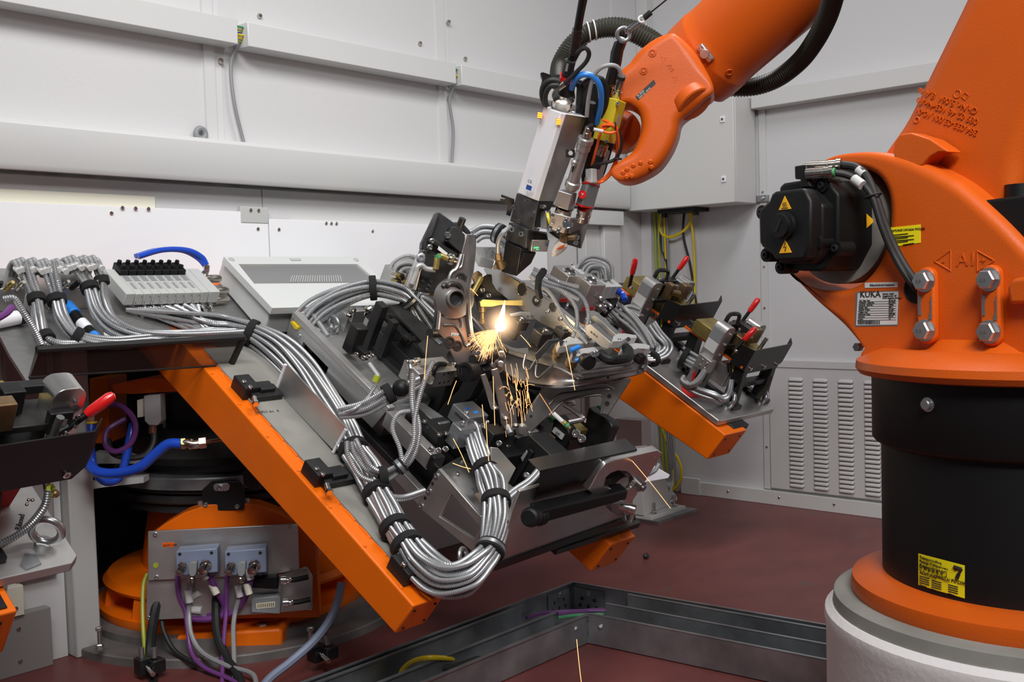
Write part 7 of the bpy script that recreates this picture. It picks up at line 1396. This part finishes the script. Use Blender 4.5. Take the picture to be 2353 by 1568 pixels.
bundle([(ap_(862, 885, 3.44), .002), (ap_(842, 915, 3.42), .003), (ap_(812, 940, 3.40), .003), (ap_(785, 948, 3.42), .002)], 1, .008, 'thin silver conduit from the green-ringed tube to the tray wall', 'thin tube conduit', seed=49)
build_gr = tag(build('tube_plug', MB().cyl(ap_(862, 878, 3.44), ap_(868, 864, 3.44), .012, n=12), 'yellow_green'), 'yellow-green plug at the end of the short grey tube', 'plug')
# right of the head
for i, (pts, lab) in enumerate((([(1222, 628), (1262, 650), (1310, 664), (1342, 690), (1352, 730), (1342, 768)], 'outer'), ([(1222, 640), (1260, 660), (1298, 676), (1322, 705), (1326, 745), (1316, 775)], 'middle'), ([(1224, 650), (1258, 668), (1280, 700), (1304, 742), (1330, 765), (1350, 790)], 'crossing'), ([(1226, 618), (1270, 640), (1290, 650), (1330, 660)], 'top short'), ([(1218, 634), (1250, 655), (1290, 668), (1330, 690)], 'inner short'))):
    mb = MB(); rings(mb, [ap_(x, y, 3.84-.012*k-.02*(i % 3)) for k, (x, y) in enumerate(pts)], .0088, .0064, .22, 8); tag(build('conduit', mb, 'conduit_steel', smooth=50), '%s conduit curving over the bright aluminium arm' % lab, 'conduit', None)
s_ = ap_(1243, 652, 3.79); tag(build('cable_strap', MB().tube([ap_(1250, 622, 3.74), ap_(1238, 640, 3.71), ap_(1236, 665, 3.70), ap_(1240, 684, 3.72)], .014, 6), 'velcro'), 'black strap hanging round the conduits over the aluminium arm', 'strap')
bundle([(ap_(1088, 545, 4.1), .03), (ap_(1110, 532, 4.1), .03), (ap_(1140, 533, 4.08), .03), (ap_(1160, 548, 4.06), .03), (ap_(1185, 570, 4.05), .03)], 6, .0095, 'silver conduit of the bundle passing behind the black optics nozzle', 'bundle behind the nozzle', seed=51, straps=((2.3, 'black strap with metal band on the bundle behind the nozzle'),), metal=(0,))
# right wing
bundle([(ap_(1340, 650, 4.45), .04), (ap_(1342, 622, 4.45), .04), (ap_(1360, 610, 4.45), .04), (ap_(1385, 618, 4.45), .04), (ap_(1390, 645, 4.45), .04)], 8, .0092, 'grey conduit bent over the rear of the second valve terminal', 'bends behind the second valve terminal', seed=55, m_='grey_conduit')
bundle([(ap_(1380, 690, 4.5), .05), (ap_(1400, 705, 4.5), .04), (ap_(1420, 720, 4.5), .05), (ap_(1450, 742, 4.55), .05), (ap_(1475, 775, 4.6), .05), (ap_(1490, 800, 4.62), .04)], 10, .0092, 'grey conduit of the bundle left of the rear clamp station', 'bundle left of the rear station', seed=57, m_='grey_conduit', straps=((1, 'black strap on the bundle left of the rear clamp station'),))
bundle([(ap_(1470, 825, 4.75), .025), (ap_(1500, 826, 4.8), .025), (ap_(1525, 815, 4.9), .025), (ap_(1532, 795, 4.95), .025), (ap_(1512, 770, 4.95), .025), (ap_(1495, 745, 4.95), .03)], 5, .0092, 'silver conduit looping at the foot of the rear clamp station', 'loop at the rear station foot', seed=59, straps=((1, 'black strap on the loop at the rear station foot'),))
bundle([(ap_(1490, 755, 4.95), .006), (ap_(1500, 785, 4.95), .01), (ap_(1512, 800, 4.95), .01), (ap_(1510, 818, 4.9), .01)], 3, .010, 'thin grey conduit hanging under the rear clamp shelf', 'conduits under the rear shelf', seed=61, m_='grey_conduit')
bundle([(ap_(1470, 712, 4.8), .004), (ap_(1445, 705, 4.8), .004), (ap_(1425, 715, 4.8), .004), (ap_(1415, 735, 4.75), .004), (ap_(1430, 745, 4.75), .004), (ap_(1458, 740, 4.8), .004)], 2, .0092, 'grey conduit in a small ring left of the rear silver column', 'small ring conduits', seed=63, m_='grey_conduit')
bundle([(ap_(1560, 815, 5.3), .04), (ap_(1580, 825, 5.3), .04), (ap_(1610, 840, 5.25), .04), (ap_(1640, 850, 5.25), .04)], 7, .0092, 'grey conduit crossing behind the front stand of the right wing', 'conduits behind the front stand', seed=65, m_='grey_conduit', straps=((.6, 'black strap on the conduits behind the front stand'),))
bundle([(ap_(1622, 850, 4.95), .008), (ap_(1605, 875, 4.95), .012), (ap_(1585, 885, 4.95), .015), (ap_(1568, 878, 4.98), .012), (ap_(1570, 868, 5.0), .01)], 3, .011, 'grey conduit hooking round under the front silver column', 'hook conduits', seed=67, m_='grey_conduit')
bundle([(ap_(1570, 880, 4.98), .015), (ap_(1600, 898, 5.0), .02), (ap_(1640, 912, 5.05), .02), (ap_(1660, 920, 5.15), .015), (ap_(1676, 905, 5.2), .01), (ap_(1682, 872, 5.2), .008)], 4, .011, 'silver conduit lying along the wing plate to the front eye bolt', 'conduits along the wing plate', seed=69)
bundle([(ap_(1770, 865, 5.35), .006), (ap_(1760, 890, 5.35), .006), (ap_(1738, 915, 5.35), .006)], 2, .009, 'dark conduit hanging behind the right foot of the front station', 'dark hanging conduits', seed=71, m_='hose_black')
# left foreground
bundle([(ap_(112, 1128, 2.58), .006), (ap_(105, 1165, 2.58), .010), (ap_(75, 1205, 2.58), .012), (ap_(40, 1232, 2.57), .012), (ap_(0, 1255, 2.55), .012)], 2, .0095, 'dark ribbed conduit sloping down to the left in the left foreground', 'foreground conduits', seed=73, m_='galvanised')
bundle([(ap_(8, 690, 3.05), .004), (ap_(32, 688, 3.06), .004), (ap_(50, 715, 3.06), .006), (ap_(75, 755, 3.08), .008), (ap_(90, 790, 3.1), .01)], 2, .0095, 'silver conduit falling from the round plug at the far left', 'far left conduits', seed=75)
tag(build('cable', MB().tube(spline([ap_(28, 705, 3.02), ap_(15, 720, 3.0), ap_(-10, 735, 2.98)], 8), .010, 8), 'purple'), 'purple cable stub with a white marker at the far left edge', 'cable')
# ================================================================ steel cable duct on the floor
HT = .116
z0 = lambda x, y: hit(x, y, Zp(.003)); zt = lambda x, y: hit(x, y, Zp(HT))
dt = thing('cable_duct', 'galvanised open cable duct meeting at a corner on the red floor', 'duct', z0(1345, 1480))
def wall(name, a, b_, lip=True, par=dt):
    a = A(a); b_ = A(b_); a[2] = b_[2] = .004; d_ = nrm(b_-a); nn = np.cross(Z, d_)
    mb = MB().ext([a, b_, b_+Z*(HT-.004), a+Z*(HT-.004)], nn*.003)
    if lip: mb.ext([a+Z*(HT-.006), b_+Z*(HT-.006), b_+Z*(HT-.001), a+Z*(HT-.001)], nn*.012)
    return build(name, mb, 'galvanised', par)
cN = zt(1347, 1411); cF = zt(1312, 1339)
XA = A((-1., 0, 0)); rdir = nrm(zt(1935, 1445)-cF)
w1 = wall('side_wall', cN, cN+XA*1.35); w2 = wall('side_wall', cF, cF+XA*2.1)
w3 = wall('side_wall', zt(1352, 1412), zt(1352, 1412)+nrm(zt(1935, 1526)-zt(1352, 1412))*1.9); w4 = wall('side_wall', cF, cF+rdir*2.2)
wall('divider', zt(1272, 1408), zt(1272, 1408)+XA*1.35); wall('divider', zt(1197, 1392), zt(1197, 1392)+XA*1.6)
wall('divider', zt(1391, 1389), zt(1391, 1389)+nrm(zt(1935, 1490)-zt(1391, 1389))*1.9); wall('divider', zt(1441, 1368), zt(1441, 1368)+nrm(zt(1935, 1455)-zt(1441, 1368))*1.9)
fa_ = MB(); q = [cN+XA*1.35, cN, cF, cF+XA*2.1]; fa_.add([A((p[0], p[1], .004)) for p in q], [(0, 1, 2, 3)]); q = [cN, zt(1352, 1412)+nrm(zt(1935, 1526)-zt(1352, 1412))*1.9, cF+rdir*2.2, cF]; fa_.add([A((p[0], p[1], .0045)) for p in q], [(0, 1, 2, 3)])
build('bottom_sheet', fa_, 'galvanised', dt, kind=None)
for a, b_ in ((1268, 1310), (1314, 1362)):
    pa = zt(a if a < 1312 else 1314, 1348 if a > 1312 else 1357); 
jp = build('joint_plate', MB().ext([A((cF[0]-.02, cF[1]-.004, .01)), A((cF[0]-.16, cF[1]-.004, .01)), A((cF[0]-.16, cF[1]-.004, .10)), A((cF[0]-.02, cF[1]-.004, .10))], A((0, -.003, 0))), 'galvanised', dt)
for dx, dz in ((.05, .03), (.09, .03), (.13, .03), (.06, .06), (.12, .06)): build('slot_hole', MB().box(A((cF[0]-dx, cF[1]-.0075, dz)), (.008, .001, .012)), 'ink', jp)
build('bolt', MB().bolt(A((cF[0]-.09, cF[1]-.006, .085)), (0, -1, 0), .010, .008), 'zinc', jp)
nr = np.cross(Z, rdir)
jp2 = build('joint_plate', MB().ext([cF*A((1, 1, 0))+rdir*a+nr*(-.006)+Z*h for a, h in ((.02, .01), (.16, .01), (.16, .10), (.02, .10))], nr*-.003), 'galvanised', dt)
for a, h in ((.05, .03), (.09, .03), (.13, .03), (.06, .06), (.12, .06)): build('slot_hole', MB().box(cF*A((1, 1, 0))+rdir*a-nr*.0095+Z*h, (.01, .01, .012)), 'ink', jp2)
build('bolt', MB().bolt(cF*A((1, 1, 0))+rdir*.09-nr*.009+Z*.085, -nr, .010, .008), 'zinc', jp2)
for x, y in ((1322, 1444), (1380, 1440)): p = hit(x, y, Yp(cN[1])) if x < 1347 else hit(x, y, (zt(1352, 1412), np.cross(Z, nrm(zt(1935, 1526)-zt(1352, 1412))))); build('bolt', MB().lathe(p, tocam(p), [(.010, -.002), (.010, .004), (.006, .008), (.0005, .008)], 12), 'zinc', dt)
for pts, r, m_, lab in (([(1282, 1412), (1330, 1406), (1380, 1402), (1430, 1408)], .008, 'purple', 'purple cable lying in the corner of the floor duct'), ([(1282, 1420), (1330, 1414), (1400, 1412)], .007, 'green', 'green cable lying in the corner of the floor duct'), ([(1210, 1420), (1260, 1408), (1330, 1404), (1420, 1404)], .007, 'purple', 'thin purple cable behind the first in the floor duct')):
    tag(build('cable', MB().tube(spline([hit(x, y, Zp(.05)) for x, y in pts], 20), r, 8), m_), lab, 'cable')
tag(build('cable', MB().tube(spline([hit(x, y, Zp(z)) for x, y, z in ((915, 1575, .03), (925, 1540, .08), (955, 1518, .12), (1000, 1512, .13), (1066, 1518, .06))], 30), .009, 8), 'yellow'), 'yellow cable arching out of the left arm of the floor duct', 'cable')
tag(build('cable', MB().tube(spline([hit(x, y, Zp(z)) for x, y, z in ((980, 1560, .02), (1000, 1540, .07), (1060, 1528, .07), (1140, 1490, .05))], 20), .010, 8), 'rubber'), 'black cable lying in the left arm of the floor duct', 'cable')
tag(build('cable', MB().tube(spline([hit(x, y, Zp(z)) for x, y, z in ((1700, 1478, .04), (1780, 1480, .07), (1850, 1492, .08), (1930, 1530, .04))], 20), .010, 8), 'rubber'), 'black cable bowing in the right arm of the floor duct near the pedestal', 'cable')
p = z0(1485, 1283); rk = MB().sphere(p+Z*.010, .016, 8, 6, (1.2, .9, .8)); rk.v[-1] = rk.v[-1]+np.random.RandomState(2).normal(0, .002, rk.v[-1].shape); tag(build('slag_lump', rk, 'dark_steel', flat=True), 'small black lump of slag lying on the red floor', 'slag')
p = z0(1363, 1478); rk = MB().sphere(p+Z*.008, .010, 8, 6, (1.4, .9, .7)); tag(build('rubber_foot', rk, 'rubber'), 'small black rubber piece at the inner corner of the floor duct', 'rubber piece')
# ================================================================ welding flash and sparks
wd = 3.62
fc = at(1150, 751, 3.56)
fl_ = tag(build('welding_flash', MB().sphere(fc, .019, 18, 12, (1, 1, .9)), 'weld_core'), 'white-hot welding flash on the seat frame', 'flash')
build('flame', MB().lathe(fc+Z*.008, nrm(Z+R0*.22), [(.010, 0), (.012, .015), (.008, .04), (.004, .065), (.0005, .085)], 14), 'weld_flame', fl_)
pv = MB().sphere(fc+Z*.012+R0*.004, .10, 24, 16, (1, 1, 1.1)); build('flash_glow', pv, glow_mat(.10), fl_, org=fc+Z*.012+R0*.004)
lp2 = bpy.data.lights.new('welding_light', 'POINT'); lp2.energy = 1.9; lp2.color = (1, .74, .42); lp2.shadow_soft_size = .03
lo = bpy.data.objects.new('welding_light', lp2); C.objects.link(lo); lo.location = at(1170, 726, 3.70)
sp = MB(); rs = random.Random(5)
for i in range(150):                                     # the dense fan under the flash
    a = rs.uniform(.62, .98)*math.pi if rs.random() < .8 else rs.uniform(.3, 1.1)*math.pi; L_ = rs.uniform(15, 72)
    x0, y0 = 1140+rs.uniform(-14, 8), 758+rs.uniform(0, 14); x1 = x0+L_*math.cos(a)*.9; y1 = y0+L_*abs(math.sin(a))*.9+4
    d_ = wd-.03-rs.random()*.12; b_ = rs.uniform(2, 14)
    sp.tube(spline([at(x0+(x1-x0)*.15, y0, d_), at((x0+x1)/2-2, (y0+y1)/2-b_*.4, d_-.01), at(x1, y1+b_*.5, d_-.02)], 5), .0006, 3)
for i in range(34):                                      # falling sparks
    x0 = rs.uniform(1158, 1215); y0 = rs.uniform(835, 960); L_ = rs.uniform(14, 60); d_ = wd-.02-rs.random()*.2
    sp.tube(spline([at(x0, y0, d_), at(x0+rs.uniform(1, 5), y0+L_*.5, d_), at(x0+rs.uniform(2, 9), y0+L_, d_)], 4), .0007, 3)
for i in range(15):
    x0 = rs.uniform(1160, 1215); y0 = rs.uniform(860, 945); w_ = rs.uniform(-22, 26); d_ = wd-.05-rs.random()*.15
    sp.tube(spline([at(x0, y0, d_), at(x0+w_*.5, y0-rs.uniform(3, 12), d_), at(x0+w_, y0+rs.uniform(-2, 12), d_)], 6), .0007, 3)
ss = tag(build('spark_shower', sp, 'spark'), 'golden shower of fine sparks falling below the welding flash', 'sparks'); ss['kind'] = 'stuff'
LONG = (((1300, 793), (1310, 840), (1321, 897), 3.45, 'long straight spark over the pale front clamp arms'), ((1240, 905), (1256, 930), (1270, 952), 3.5, 'thin red spark crossing the frame leg'), ((983, 772), (979, 815), (975, 872), 3.35, 'upright spark in front of the beige pneumatic block'), ((1049, 875), (1041, 895), (1029, 930), 3.4, 'spark by the knurled knob'), ((1133, 865), (1135, 920), (1137, 978), 3.45, 'upright spark in front of the steel links'), ((1041, 1008), (1058, 1040), (1078, 1086), 3.2, 'bent spark landing on the lower bright plate'), ((1117, 968), (1119, 1010), (1123, 1060), 3.25, 'upright spark over the rising bundle'), ((1108, 930), (1111, 960), (1114, 985), 3.3, 'short upright spark beside the silver cylinder'), ((1448, 1054), (1495, 1110), (1541, 1169), 3.45, 'long slanting spark crossing the slotted plate'), ((1325, 1470), (1330, 1520), (1336, 1572), 2.9, 'upright spark in front of the floor duct corner'), ((1063, 662), (1082, 664), (1098, 680), 3.62, 'small curved spark by the pivot boss'), ((1196, 770), (1210, 785), (1220, 798), 3.58, 'short spark beside the black clamp pads'), ((1040, 1065), (1062, 1073), (1082, 1078), 3.22, 'glowing streak put in as a reflection low on the bright plate'))  # the last streak is a reflection added as a glowing tube
for a, b_, c_, d_, lab in LONG: tag(build('spark', MB().tube(spline([at(*a, d_), at(*b_, d_), at(*c_, d_)], 8), .0010, 5), 'spark_dim' if 'red' in lab else 'spark'), lab, 'spark')
# ---------------------------------------------------------------- lettering becomes plain meshes
dg = bpy.context.evaluated_depsgraph_get()
for o in [o for o in C.objects if o.type == 'FONT']:
    me = bpy.data.meshes.new_from_object(o.evaluated_get(dg)); m = me.copy() if False else me
    n = bpy.data.objects.new('tmp', m); nm = o.name; C.objects.link(n); n.parent = o.parent; n.location = o.location; n.rotation_euler = o.rotation_euler
    bpy.data.objects.remove(o); n.name = nm; m.name = nm
